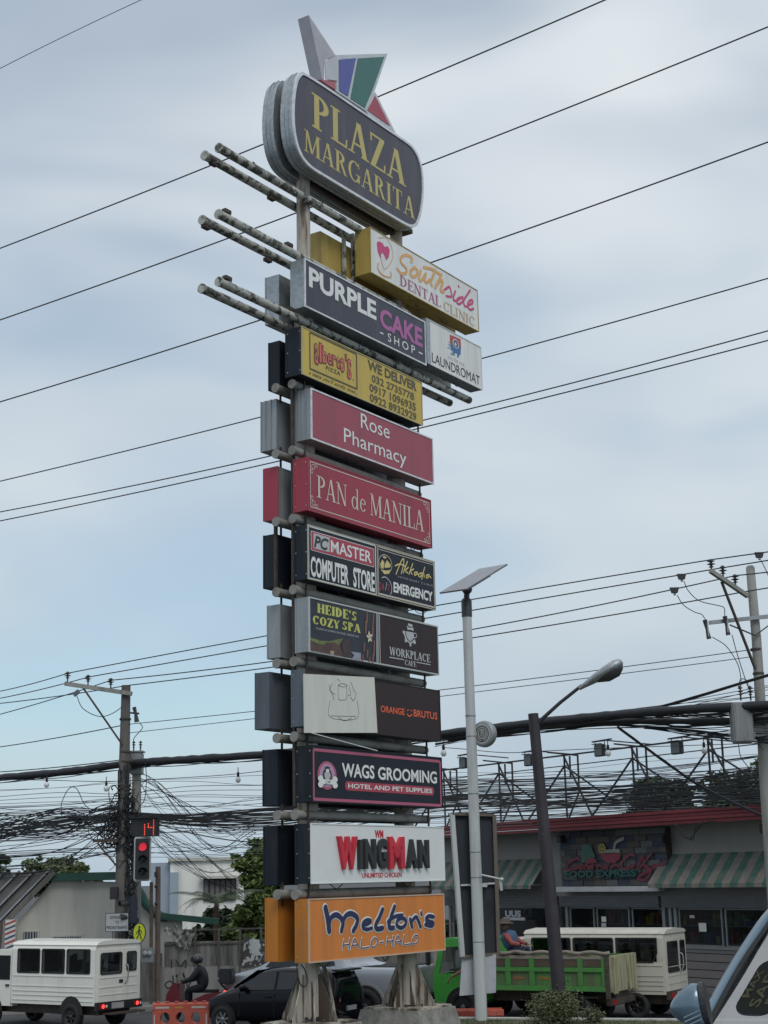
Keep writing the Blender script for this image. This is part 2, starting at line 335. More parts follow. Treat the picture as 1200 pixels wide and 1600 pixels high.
class Sign:
    """a light box in a frame; local x along the face, local y into the box, face at y=0"""
    def __init__(s, fr, name, label, cat, a0, a1, z0, z1, off=0, group=None):
        s.fr = fr; s.a0 = a0; s.z0 = z0; s.W = a1-a0; s.H = z1-z0; s.off = off
        s.o = empty(name, fr.w(a0, off, z0), fr.a, label, cat, group)
    def p(s, px, py):
        x, z = s.fr.loc(px, py, s.off); return x-s.a0, z-s.z0
    def y(s, lv): return -.003-.003*lv
    def text(s, t, bl, br, tl, m, bold=0, shear=0, lv=1, serif=False, fat=1, name='lettering', space=1, depth=0, gap=.03):
        x0, z0 = s.p(*bl); x1, _ = s.p(*br); _, z1 = s.p(*tl)
        return s.textm(t, x0, x1, z0, z1, m, bold, shear, lv, serif, fat, name, space, depth, gap)
    def textm(s, t, x0, x1, z0, z1, m, bold=0, shear=0, lv=1, serif=False, fat=1, name='lettering', space=1, depth=0, gap=.03):
        if serif:
            V, F = serif_polys(t, fat, gap); P = fit(V, x0, x1, z0, z1); mb = MB(); mb.add([(p[0], s.y(lv)-.0004*v[2], p[1]) for p, v in zip(P, V)], F)
        else:
            V, F = text_polys(t, bold, shear, space); P = fit(V, x0, x1, z0, z1); mb = MB(); mb.add([(p[0], s.y(lv)-depth, p[1]) for p in P], F)
            if depth:
                n = len(P); mb.add([(p[0], s.y(lv), p[1]) for p in P], []) ; E = {}
                for f in F:
                    for a, b in zip(f, f[1:]+f[:1]): E[(a, b)] = 1
                mb.f += [(a, b, b+n, a+n) for (a, b) in E if (b, a) not in E]; mb.sm = [False]*len(mb.f)
        return mb.build(name, m, s.o, fix=False)
    def brush(s, paths, w, m, lv=1, name='lettering'):
        V, F = brush_polys([([s.p(*q) for q in p], ww) for p, ww in paths], w)
        return MB().add([(v[0], s.y(lv)-.0004*v[2], v[1]) for v in V], F).build(name, m, s.o, fix=False)
    def poly(s, pts, m, lv=1, name='emblem', local=False):
        P = pts if local else [s.p(*q) for q in pts]
        return MB().flat(P, s.y(lv)).build(name, m, s.o, fix=False)
    def polys(s, L_, m, lv=1, name='emblem', local=False):
        mb = MB()
        for i, pts in enumerate(L_): mb.flat(pts if local else [s.p(*q) for q in pts], s.y(lv)-.0003*i)
        return mb.build(name, m, s.o, fix=False)
def sign_box(fr, name, label, a0, a1, z0, z1, depth, face, case, trim, off=0, fw=.035, cat='sign', ribs=0, group=None):
    s = Sign(fr, name, label, cat, a0, a1, z0, z1, off, group); W, H = s.W, s.H
    MB().box(.004, W-.004, .012, depth, .004, H-.004, .006).build('casing', case, s.o)
    MB().box(-.003, .010, depth*.9, depth+.006, 0, H).build('folded_seam', case, s.o)
    for zz in (.10, .5, .9):
        for yy in (.12, .88): MB().lathe([(0, -.006), (.014, -.005), (.016, 0)], (.0045, depth*yy, H*zz), 6, 'x', False).build('rivet', galv, s.o)
    for k in range(2):
        xa_ = random.uniform(.1, .9)*W; xb_ = xa_+random.uniform(.2, .5); P = [Vector((xa_+(xb_-xa_)*t, depth*.6, -.012-.10*math.sin(PI*t)*random.uniform(.7, 1))) for t in (0, .25, .5, .75, 1)]
        MB().tube(spline(P, 3), .009, 5).build('loose_wiring', blackp, s.o, fix=False)
    MB().box(fw*.6, W-fw*.6, 0, .011, fw*.6, H-fw*.6).build('face_panel', face, s.o)
    f = MB(); f.box(0, W, -.012, .014, H-fw, H).box(0, W, -.012, .014, 0, fw).box(0, fw, -.012, .014, fw, H-fw).box(W-fw, W, -.012, .014, fw, H-fw)
    f.build('trim_frame', trim, s.o)
    if ribs:
        r = MB()
        for k in range(1, ribs+1): y = depth*k/(ribs+1); r.box(-.02, .004, y-.012, y+.012, 0, H)
        r.build('side_rib', case, s.o)
    return s
# ================================================================== GROUND
def zg(x, y):     # the near ground rises towards the camera
    t = max(0., min(1., (27-y)/17)); return 1.6*t*t*(3-2*t)
g = MB(); xs = [-900, -300, -100, -50, -30]+list(range(-24, 32, 4))+[50, 100, 300, 900]; ys = [-60, -10, 0, 4, 8]+list(range(10, 28, 1))+[30, 36, 45, 60, 100, 200, 500, 1500]
nx = len(xs)
g.add([(x, y, zg(x, y)) for y in ys for x in xs], [(j*nx+i, j*nx+i+1, (j+1)*nx+i+1, (j+1)*nx+i) for j in range(len(ys)-1) for i in range(nx-1)], True)
tag(g.build('road', asphalt), kind='structure')
# traffic island under the pylon and its kerb
ISZ = .30
IF = Frame((1.2, 36.9, 0), R(-17.5))          # kerb line, local x along the far kerb, local y away from camera
il = MB(); il.prism([(-1.7, -.3), (-1.3, -.12), (14, -.12), (14, -9), (-1.0, -14), (-4.0, -13), (-3.4, -4)], -.02, ISZ-.03, 'xy')
isl = il.build('traffic_island', grassm); isl.location = IF.o; isl.rotation_euler = (0, 0, IF.a); tag(isl, kind='structure')
kb = MB(); kb.prism([(-1.9, -.35), (-1.35, .1), (14.1, .1), (14.1, -.12), (-1.25, -.12), (-1.65, -.45)], -.02, ISZ, 'xy')
kerbm = mat('painted_kerb_concrete', (.46, .46, .44), .8, 0, .12, 4, (.22, .21, .2), .7)
k = kb.build('kerb', kerbm); k.location = IF.o; k.rotation_euler = (0, 0, IF.a); tag(k, kind='structure')
gr = MB()
for _ in range(5000):
    x, y = random.uniform(-1.2, 9), random.uniform(-2.5, -.30); h = random.uniform(.02, .06); a = random.uniform(0, PI); dx, dy = math.cos(a)*.012, math.sin(a)*.012
    P = IF.w(x, y, ISZ-.035); lx, ly = random.uniform(-.04, .04), random.uniform(-.04, .04)
    gr.add([(P.x-dx, P.y-dy, P.z), (P.x+dx, P.y+dy, P.z), (P.x+lx, P.y+ly, P.z+h)], [(0, 1, 2)])
grl = mat('grass_blades', (.065, .075, .035), .8, 0, .45, 5)
tag(gr.build('grass', grl, fix=False), 'thin grass growing on the traffic island behind the kerb', 'grass', kind='stuff')

# ================================================================== PYLON
PF = Frame((0, 31, EYE), R(90-33.851))
def cr(ox, oy, s): return lambda x, y: (ox+x/s, oy+y/s)
c1 = cr(380, 0, 3); c2_ = cr(280, 200, 3); c3 = cr(500, 330, 4); c4 = cr(390, 380, 3.871); c5 = cr(390, 590, 3.871); c6 = cr(390, 800, 3.75); c7 = cr(380, 1030, 3.636); c8 = cr(390, 1260, 3.75)
q1 = cr(575, 350, 6.667); q2 = cr(475, 515, 10.909); q3 = cr(580, 860, 10.909); q4 = cr(480, 930, 10); q5 = cr(485, 1170, 10); q6 = cr(500, 1400, 6); q7 = cr(660, 500, 12); q8 = cr(590, 960, 10.909)
white = mat('white_sign_acrylic', (.72, .73, .71), .4, 0, .04, 2, (.46, .46, .40), .6, True, thresh=(.45, .75))
trimw = mat('pale_trim', (.66, .68, .70), .45, .2, .1, 5, (.3, .3, .3), .4)
trimd = mat('dark_trim', (.05, .055, .06), .5, .2, .2, 5)
navy = mat('dark_navy_vinyl', (.045, .045, .068), .45, 0, .06, 1.5, (.085, .085, .10), .45, True)
plazaf = mat('dusty_dark_purple_face', (.068, .064, .082), .5, 0, .08, 1.5, (.12, .12, .13), .4, True)
goldl = mat('dull_gold_letters', (.50, .42, .15), .5, 0, .05)
wl = mat('white_letters', (.72, .74, .72), .5, 0, .03); pinkl = mat('orchid_letters', (.42, .13, .33), .5, 0, .03)
yel = mat('yellow_sign_face', (.56, .41, .075), .45, 0, .06, 2, (.34, .26, .10), .75, True, thresh=(.45, .75))
brl = mat('dark_olive_letters', (.09, .08, .04), .5, 0, .05); redp = mat('salmon_red_print', (.60, .15, .12), .5, 0, .05); darkred = mat('dark_red_print', (.12, .035, .03), .5, 0, .05)
rose = mat('faded_rose_face', (.34, .07, .10), .5, 0, .06, 1.2, (.24, .07, .09), .8, True, thresh=(.45, .75))
crim = mat('crimson_sign_paint', (.33, .030, .055), .45, 0, .06, 1.2, (.19, .03, .045), .8, True, thresh=(.45, .75))
cream = mat('cream_print', (.62, .55, .46), .5, 0, .04)
charc = mat('charcoal_face', (.016, .019, .030), .45, 0, .08, 2, spec=.25); redv = mat('red_vinyl', (.38, .045, .075), .45, 0, .05)
greyl = mat('grey_print', (.45, .46, .47), .5, 0, .05); brown = mat('dark_brown_face', (.036, .024, .026), .5, 0, .06, spec=.25)
orange = mat('orange_sign_face', (.66, .22, .045), .5, 0, .06, 1.5, (.42, .15, .04), .75, True, thresh=(.45, .75))
orangec = mat('orange_casing_paint', (.48, .17, .018), .55, 0, .1, 2, (.22, .12, .05), .6, True)
navyl = mat('navy_print', (.02, .025, .085), .5); pinkb = mat('pink_border_vinyl', (.42, .10, .17), .45, 0, .05); lilac = mat('lilac_print', (.45, .28, .42), .5)
yelcase = mat('mustard_casing_paint', (.42, .30, .075), .6, 0, .12, 2, (.2, .15, .06), .6, True)
goldp = mat('pale_gold_print', (.62, .52, .20), .5); orl = mat('orange_script', (.70, .38, .13), .5); mag = mat('magenta_print', (.55, .06, .18), .5); mag2 = mat('plum_print', (.40, .10, .22), .5)
skyp = mat('blue_print', (.05, .16, .36), .5); redo = mat('orange_red_letters', (.70, .13, .05), .5); strongred = mat('bright_red_letters', (.52, .02, .04), .4)
inkb = mat('black_ink', (.025, .028, .03), .5)

# --- structure of the pylon
py_ = empty('sign_pylon', PF.w(-.2, .5, ISZ-EYE), PF.a, 'tall rusty twin column pylon frame holding the stack of shop signs', 'pylon')
def PL(x, y, z): return (x+.2, y-.5, z-(ISZ-EYE))     # frame coords -> pylon empty coords
CLX = PF.loc(474, 345, .5)[0]; CRX = PF.loc(619, 375, .5)[0]
CLB = PF.loc(481, 1270, .5)[0]; CRB = PF.loc(636, 1500, .5)[0]
ZT = PF.loc(474, 272, .5)[1]; ZM = PF.loc(474, 470, .5)[1]
BL = -2.55; BR = PF.loc(638, 1565, .5)[1]
mb = MB(); mb.tube([PL(CLB, .5, BL+.05), PL(CLB, .5, ZM)], .205, 20).build('column', colw, py_)
mb = MB(); mb.tube([PL(CRB, .5, BR-.05), PL(CRB, .5, ZM)], .205, 20).build('column', colw, py_)
for x in (CLX, CRX):
    mb = MB(); mb.tube([PL(x, .5, ZM-.2), PL(x, .5, ZT)], .145, 18)
    mb.tube([PL(x, .5, ZM+.9), PL(x, .5, ZM+.94)], .155, 18); mb.build('upper_column', colw, py_)
pipes = [ # front left end, right x (local), rear left end
 (c2_(185, 92), PF.loc(*c2_(845, 470), .3)[0], c2_(118, 128), PF.loc(*c2_(820, 525), .72)[0]),
 (c2_(183, 403), 1.6, c2_(107, 430), 1.6),
 (c2_(185, 720), PF.loc(733, 620, .3)[0], c2_(105, 752), PF.loc(703, 629, .72)[0])]
pr = .088
pin = []
for fl, fx, rl, rx in pipes:
    for (px, y, xe) in ((fl, .3, fx), (rl, .72, rx)):
        x0, z = PF.loc(px[0], px[1], y); pin.append((x0, y, xe, z))
        p = MB(); p.tube([PL(x0, y, z), PL(xe, y, z)], pr, 14); p.tube([PL(x0-.01, y, z), PL(x0+.03, y, z)], pr+.012, 14); p.build('pipe', pipew, py_)
rows = [c4(262, 853), c5(275, 445), c5(280, 858), c6(280, 460), c6(283, 880), (459.7, 1151), c7(325, 885), c8(300, 515)]
rx_ = [PF.loc(*c6(1015, 240), .3)[0], PF.loc(*c6(1030, 625), .3)[0], PF.loc(*c7(1050, 520), .3)[0]]
for i, px in enumerate(rows):
    _, z = PF.loc(px[0], px[1], .3); xe = 1.85
    for y in (.3, .72):
        x0 = -2.78; p = MB(); p.tube([PL(x0, y, z), PL(xe, y, z)], pr, 14)
        p.tube([PL(x0-.02, y, z), PL(x0+.02, y, z)], pr+.01, 14).build('pipe', pipeg, py_)
    # short upright hanger straps between the pipe and the boxes
    for xx in (-2.5, 1.75):
        for yy in ((.19, .21) if xx > 0 else (.19, .21)), (.81, .83): MB().box(xx+.2-.025, xx+.2+.025, yy[0]-.5, yy[1]-.5, z-(ISZ-EYE)-.22, z-(ISZ-EYE)+.22).build('hanger_strap', dkst, py_)
# small angle brackets welded on the bare pipes
for (x, y, up) in ((160, 168, -1), (432, 330, -1), (222, 392, 1), (513, 548, 1), (125, 465, -1), (415, 620, -1), (225, 705, 1), (520, 850, 1), (335, 180, -1)):
    yy = .72 if up < 0 and (x, y) != (335, 180) else .3
    lx, lz = PF.loc(*c2_(x, y), yy); b = MB(); b.obox(PL(lx, yy, lz), (.09, 0, 0), (0, .05, 0), (0, 0, .035)); b.obox(PL(lx+.05, yy, lz-.05*up), (.03, 0, 0), (0, .05, 0), (0, 0, .05))
    b.build('angle_bracket', dkst, py_)
# bearer under the top sign and the upright angle posts beside the dental sign
za = PF.loc(*c1(310, 850), .3)[1]
b = MB(); b.obox(PL((CLX+CRX)/2, .5, ZT+.02), ((CRX-CLX)/2+.35, 0, 0), (0, .24, 0), (0, 0, .05)); b.obox(PL((CLX+CRX)/2, .5, ZT-.10), ((CRX-CLX)/2+.1, 0, 0), (0, .05, 0), (0, 0, .08)).build('bearer_channel', dkst, py_)
for px in (537, 551):
    x, z1 = PF.loc(px, 372, .6); z0 = PF.loc(px, 432, .6)[1]
    MB().obox(PL(x, .6, (z0+z1)/2), (.035, 0, 0), (0, .035, 0), (0, 0, (z1-z0)/2+.1)).build('upright_angle', pipew, py_)
# vertical square tubes running past the left side of the rear boxes
for yy, (pa, pb) in ((.42, ((460, 605), (463, 1260))), (.86, ((428, 812), (430, 925)))):
    x = -2.62; z1 = PF.loc(pa[0], pa[1], yy)[1]; z0 = PF.loc(pb[0], pb[1], yy)[1]
    MB().obox(PL(x, yy, (z0+z1)/2), (.03, 0, 0), (0, .03, 0), (0, 0, (z1-z0)/2)).build('upright_tube', dkst, py_)
# pier bases: base plate, gusset plates and concrete footing
def pier(cx, zb, ztop, ext):
    MB().obox(PL(cx, .5, zb+.02), (ext+.05, 0, 0), (0, ext+.05, 0), (0, 0, .02)).build('base_plate', pierm, py_)
    for k in range(8):
        a = k*PI/4+.1; e = ext*(1 if k % 2 == 0 else .72); d = Vector((math.cos(a), math.sin(a), 0)); nrm = Vector((-d.y, d.x, 0))*.011; O = Vector(PL(cx, .5, 0)); top = ztop if k % 2 == 0 else ztop-.12
        pts = [(.17, zb+.04), (e, zb+.04), (e, zb+.11), (.23, top), (.17, top)]
        vs = [O+d*r+Vector((0, 0, z))+nrm*s for s in (-1, 1) for r, z in pts]
        MB().add(vs, [(0, 1, 2, 3, 4), (9, 8, 7, 6, 5)]+[(i, (i+1) % 5, 5+(i+1) % 5, 5+i) for i in range(5)]).build('gusset_plate', pierm, py_)
    fo = MB(); z0 = ISZ-EYE-.05; O = Vector(PL(cx, .5, 0)); e0, e1 = ext+.24, ext+.10
    bm = [(-1, -1), (1, -1), (1, 1), (-1, 1)]
    fo.add([O+Vector((x*e0, y*e0, z0)) for x, y in bm]+[O+Vector((x*e1, y*e1, zb-.002)) for x, y in bm], [(3, 2, 1, 0), (4, 5, 6, 7)]+[(i, (i+1) % 4, 4+(i+1) % 4, 4+i) for i in range(4)])
    o = fo.build('concrete_footing', concp, py_)
    for k in range(8):
        a = k*PI/4+.5; q = O+Vector((math.cos(a)*ext*.72, math.sin(a)*ext*.72, zb+.04)); MB().lathe([(0, .05), (.025, .05), (.025, 0)], q, 6, smooth=False).build('anchor_bolt', dkst, py_)
zbr = PF.loc(638, 1579, .1)[1]; zgr = PF.loc(638, 1512, .3)[1]
xr = PF.loc(683, 1575, .3)[0]-CRB
pier(CRB, zbr, zbr+.86, .60)
pier(CLB, zbr-.02, zbr+.86, .60)
# loose cable loop hanging at the left pier
P = [PL(*((lambda a: (a[0], .2, a[1]))(PF.loc(*c8(x, y), .2)))) for x, y in ((275, 925), (285, 1000), (300, 1045), (325, 1055), (338, 1020), (325, 960), (300, 925))]
MB().tube(spline(P), .012, 6).build('loose_cable', wire, py_)
P = [PL(*((lambda a: (a[0], .15, a[1]))(PF.loc(*c8(x, y), .15)))) for x, y in ((400, 900), (440, 950), (465, 1050), (485, 1150), (500, 1250))]
MB().tube(spline(P), .035, 8).build('conduit', pierm, py_)

# --- top sign
def PO(name, label, cat, off=0): return Sign(PF, name, label, cat, 0, 1, 0, 1, off)
class Top(Sign): pass
axl, azl = PF.loc(*c1(224, 520), 0); s = Sign(PF, 'top_sign', 'big rounded dark sign with gold serif letters crowning the whole pylon', 'sign', axl, axl+1, azl, azl+1, 0)
outl = [(277, 333), (257, 345), (243, 372), (232, 430), (226, 520), (230, 610), (246, 690), (270, 745), (305, 785), (345, 812), (740, 1048), (785, 1070), (812, 1062), (832, 1000), (843, 900), (838, 800), (820, 735), (795, 692), (765, 665), (720, 635)]
OL = [s.p(*c1(*q)) for q in outl]
for _ in range(2):      # cut the corners so the rolled edge is smooth
    OL = [p for a, b in zip(OL, OL[1:]+OL[:1]) for p in (((a[0]*.78+b[0]*.22), (a[1]*.78+b[1]*.22)), ((a[0]*.22+b[0]*.78), (a[1]*.22+b[1]*.78)))]
cxm = sum(p[0] for p in OL)/len(OL); czm = sum(p[1] for p in OL)/len(OL)
xs_ = [p[0] for p in OL]; zs_ = [p[1] for p in OL]
cxm = (min(xs_)+max(xs_))/2; czm = (min(zs_)+max(zs_))/2
def sc(k, dx=None): 
    dx = dx if dx is not None else k
    return [(cxm+(p[0]-cxm)*dx, czm+(p[1]-czm)*k) for p in OL]
def shrink(d):      # move outline inward by about d
    W2, H2 = (max(xs_)-min(xs_))/2, (max(zs_)-min(zs_))/2
    return [(cxm+(p[0]-cxm)*(1-d/W2), czm+(p[1]-czm)*(1-d/H2)) for p in OL]
MB().prism(OL, .0, .30, smooth_side=False).build('front_can', galv, s.o)
MB().prism(shrink(.22), .30, .50).build('core', dkst, s.o)
MB().prism(shrink(.02), .50, .80).build('rear_can', galv, s.o)
rim = MB(); A_, B_ = OL, shrink(.06); n = len(OL)
rim.add([(x, -.035, z) for x, z in A_]+[(x, -.035, z) for x, z in B_]+[(x, 0, z) for x, z in A_]+[(x, 0, z) for x, z in B_],
        [(i, (i+1) % n, n+(i+1) % n, n+i) for i in range(n)]+[(i, (i+1) % n, 2*n+(i+1) % n, 2*n+i) for i in range(n)]+[(n+i, n+(i+1) % n, 3*n+(i+1) % n, 3*n+i) for i in range(n)])
rim.build('rim', trimw, s.o)
MB().flat(shrink(.055), -.012).build('face_panel', plazaf, s.o)
for yy in (.10, .20, .60, .70):       # rolled seams round both cans
    q = MB(); big = [(cxm+(p[0]-cxm)*1.006, czm+(p[1]-czm)*1.012) for p in OL]; q.prism(big if yy < .4 else [(cxm+(p[0]-cxm)*1.0, czm+(p[1]-czm)*1.002) for p in OL], yy-.008, yy+.008); q.build('seam', galv, s.o)
s.text('PLAZA', c1(320, 592), c1(760, 855), c1(315, 428), goldl, lv=4, serif=True, fat=1.15, gap=.05)
s.text('MARGARITA', c1(283, 705), c1(803, 1010), c1(285, 605), goldl, lv=4, serif=True, fat=1.0, gap=.05)
topsign = s
# --- emblem on top of the sign
e = Sign(PF, 'roof_emblem', 'angular crown shaped emblem with blue and green panels standing on the top sign', 'emblem', axl, axl+1, azl, azl+1, .18)
fr_ = mat('white_metal_frame', (.55, .57, .58), .45, .3, .08, 4, (.3, .3, .3), .4); fin = mat('grey_fin_metal', (.42, .41, .44), .5, .3, .08, 3)
def prm(pts, y0, y1, m, nm): return MB().prism([e.p(*c1(*p)) for p in pts], y0, y1).build(nm, m, e.o)
prm([(433, 258), (677, 251), (612, 440), (575, 520), (500, 470), (433, 425)], 0, .22, fr_, 'white_frame')
prm([(448, 280), (527, 273), (490, 452), (448, 425)], -.012, -.001, mat('blue_panel', (.085, .10, .33), .45, 0, .05), 'blue_panel')
prm([(537, 274), (660, 267), (606, 418), (569, 506), (502, 462)], -.012, -.001, mat('green_panel', (.04, .15, .13), .45, 0, .05), 'green_panel')
prm([(612, 440), (622, 432), (720, 630), (640, 600), (575, 520)], .01, .2, fr_, 'white_frame')
prm([(619, 450), (688, 590), (583, 516)], -.002, .008, mat('red_panel', (.36, .06, .09), .45, 0, .05), 'red_panel')
prm([(307, 70), (432, 258), (380, 285), (380, 372), (372, 372)], .0, .30, fin, 'tall_fin')
prm([(380, 286), (436, 260), (440, 380), (384, 372)], -.02, .0, mat('pale_panel', (.5, .51, .53), .45, .2, .05), 'pale_panel')
prm([(360, 372), (440, 380), (440, 425), (400, 400)], .0, .1, mat('pink_panel', (.40, .12, .14), .45, 0, .05), 'pink_panel')

# --- the stack of shop signs: name, label, fit a0 a1 zt zb, px of side's left edge
def front(label, a0, a1, zt, zb, pxl, face, case, trim, fw=.035, ribs=0, off=0):
    d = PF.depth(a0, (zt+zb)/2, pxl)-off
    return sign_box(PF, 'sign_box', label, a0, a1, zb, zt, d, face, case, trim, off, fw, ribs=ribs, group='lit sign boxes stacked on the pylon')
def rear(label, a0, a1, zt, zb, pxo, pxi, case, trim, face=None, ribs=0):
    z = (zt+zb)/2; yo, yi = PF.depth(a0, z, pxo), PF.depth(a0, z, pxi)
    s = Sign(PF, 'rear_sign_box', label, 'sign', a0, a1, zb, zt, yi, 'sign boxes on the far side of the pylon'); W, H, d = s.W, s.H, yo-yi
    MB().box(0, W, 0, d-.03, 0, H, .006).build('casing', case, s.o)
    MB().box(.03, W-.03, d-.03, d-.012, .03, H-.03).build('face_panel', face or white, s.o)
    t = MB(); t.box(-.004, W+.004, d-.029, d, H-.035, H+.004).box(-.004, W+.004, d-.029, d, -.004, .035).box(-.004, .035, d-.029, d, .035, H-.035).box(W-.035, W+.004, d-.029, d, .035, H-.035).build('trim_frame', trim, s.o)
    if ribs:
        for k in range(1, ribs+1): y = d*k/(ribs+1); MB().box(-.02, 0, y-.012, y+.012, 0, H).build('side_rib', case, s.o)
    return s
# 1 purple cake
s = front('navy sign box with white and orchid rounded letters, topmost of the full width boxes', -2.74, 1.854, 12.378, 11.311, 454, navy, galv, trimw)
s.text('PURPLE', c4(358, 262), c4(766, 470), c4(356, 140), wl, .035, lv=1); s.text('CAKE', c4(788, 505), c4(1045, 618), c4(786, 385), pinkl, .035, lv=1)
s.text('SHOP', c4(835, 592), c4(1000, 668), c4(835, 542), wl, .005, lv=1, space=1.5)
for a, b in (((787, 536), (808, 553)), ((1022, 657), (1045, 673))):
    x0, z1 = s.p(*c4(*a)); x1, z0 = s.p(*c4(*b)); zc = (z0+z1)/2; s.poly([(x0, zc-.015), (x1, zc-.015), (x1, zc+.015), (x0, zc+.015)], wl, 1, 'dash', True)
rear('galvanised rear box behind the navy cake shop sign, sticking out to its left', -2.62, 1.85, 12.25, 11.20, 414, 436, galv, galv)
# 2 albertos
s = front('yellow pizza sign box with framed red name and three phone numbers', -2.855, 1.634, 10.864, 9.832, 446, yel, black, mat('brass_trim', (.45, .40, .22), .4, .5, .1), .02)
P4 = [s.p(*q2(*q)) for q in ((95, 45), (892, 418), (892, 1005), (95, 668))]; x0 = P4[0][0]; x1 = P4[1][0]; z1 = (P4[0][1]+P4[1][1])/2; z0 = (P4[2][1]+P4[3][1])/2; t = .018
s.polys([[(x0, z1-t), (x1, z1-t), (x1, z1+t), (x0, z1+t)], [(x0, z0-t), (x1, z0-t), (x1, z0+t), (x0, z0+t)], [(x0-t, z0), (x0+t, z0), (x0+t, z1), (x0-t, z1)], [(x1-t, z0), (x1+t, z0), (x1+t, z1), (x1-t, z1)]], brl, 1, 'border', True)
for ch, xl, xr, tp, bt in (('a', 172, 240, 225, 575), ('l', 255, 295, 225, 555), ('b', 305, 385, 275, 560), ('e', 398, 468, 398, 582), ('r', 478, 535, 428, 605), ('t', 545, 600, 440, 645), ('o', 610, 685, 475, 705), ("'", 698, 722, 425, 520), ('S', 730, 798, 490, 825)):
    sl_ = .42; X0, Z1 = s.p(*q2(xl, tp)); X1, _ = s.p(*q2(xr, tp)); _, Z0 = s.p(*q2(xl, bt)); g_ = .014
    s.textm(ch, X0-g_, X1+g_, Z0-g_*1.2, Z1+g_*1.2, darkred, .055, 0, 1, name='letter_outline'); s.textm(ch, X0+.008, X1-.008, Z0+.008, Z1-.008, redp, .012, 0, 2, name='letter')
s.text('PIZZA', q2(370, 678), q2(620, 778), q2(368, 612), brl, .015, lv=1, space=1.1); s.text("a taste you'll surely miss...", q2(78, 775), q2(908, 1100), q2(80, 690), brl, .005, .4, lv=1)
s.poly(circ(*s.p(*q2(835, 857)), .018), brl, 1, 'dot', True)
for tx, bl, r_, tl, bo in (('WE DELIVER', (714, 762), (1010, 890), (712, 703), .035), ('032 2735778', (738, 838), (993, 942), (736, 792), .02), ('0917 1096935', (725, 895), (1005, 1006), (724, 845), .02), ('0922 8932929', (727, 955), (1008, 1065), (725, 907), .02)):
    s.text(tx, c4(*bl), c4(*r_), c4(*tl), brl, bo, lv=1)
rear('black rear box behind the yellow pizza sign', -2.70, 1.65, 10.75, 9.72, 419, 437, black, black)
# 3 rose
s = front('faded rose pink pharmacy sign box with thin white letters', -2.561, 2.033, 9.625, 8.549, 461, rose, galvp, trimw, ribs=2)
s.text('Rose', c5(672, 303), c5(846, 366), c5(668, 212), wl, .0, lv=1); s.text('Pharmacy', c5(570, 398), c5(947, 552), c5(570, 303), wl) if False else None
x0, _ = s.p(*c5(570, 398)); x1, _ = s.p(*c5(947, 520)); _, z0 = s.p(*c5(930, 552)); _, z1 = s.p(*c5(570, 303)); s.textm('Pharmacy', x0, x1, z0, z1, wl, .0)
rear('ribbed pale grey rear box behind the rose pharmacy sign', -2.61, 2.0, 9.55, 8.48, 407, 432, galvp, galvp, ribs=2)
# 4 pan de manila
s = front('crimson bakery sign box with cream serif letters and a thin line border', -2.691, 1.877, 8.156, 7.052, 458.5, crim, crim, crim, .02)
s.text('PAN', c5(405, 722), c5(588, 780), c5(405, 590), cream, lv=1, serif=True, fat=.85); s.text('MANILA', c5(728, 830), c5(1055, 928), c5(728, 700), cream, lv=1, serif=True, fat=.85)
s.text('de', c5(616, 790), c5(702, 808), c5(616, 665), cream, lv=1, serif=True, fat=.8)
x0, z1 = s.p(*c5(365, 505)); x1, z0 = s.p(*c5(1090, 1003)); _, z1b = s.p(*c5(1088, 762)); z1 = (z1+z1b)/2; z0 = (z0+s.p(*c5(365, 782))[1])/2; t = .009
s.polys([[(x0, z1-t), (x1, z1-t), (x1, z1+t), (x0, z1+t)], [(x0, z0-t), (x1, z0-t), (x1, z0+t), (x0, z0+t)], [(x0-t, z0), (x0+t, z0), (x0+t, z1), (x0-t, z1)], [(x1-t, z0), (x1+t, z0), (x1+t, z1), (x1-t, z1)]], cream, 1, 'border', True)
for cx, cz, ux, uz in ((x0, z1, 1, -1), (x1, z1, -1, -1), (x0, z0, 1, 1), (x1, z0, -1, 1)):
    pp = [[(cx+ux*(.10+.05*math.cos(a)), cz+uz*(.09+.05*math.sin(a))) for a in [k*.6 for k in range(11)]], [(cx+ux*(.05+.035*math.cos(a)), cz+uz*(.19+.04*math.sin(a))) for a in [k*.7 for k in range(9)]], [(cx+ux*(.20+.04*math.cos(a)), cz+uz*(.05+.03*math.sin(a))) for a in [k*.7 for k in range(9)]]]
    V, F = brush_polys([(p, 1) for p in pp], .013, 2); MB().add([(v[0], s.y(1)-.0004*v[2], v[1]) for v in V], F).build('corner_ornament', cream, s.o, fix=False)
s4 = rear('crimson edged rear box behind the crimson bakery sign', -2.62, 1.85, 8.10, 7.02, 411, 435, galvp, crim); 
MB().box(-.012, -.001, -.005, PF.depth(-2.62, 7.6, 411)-PF.depth(-2.62, 7.6, 435)-.02, -.01, 1.09).build('painted_side', crim, s4.o)
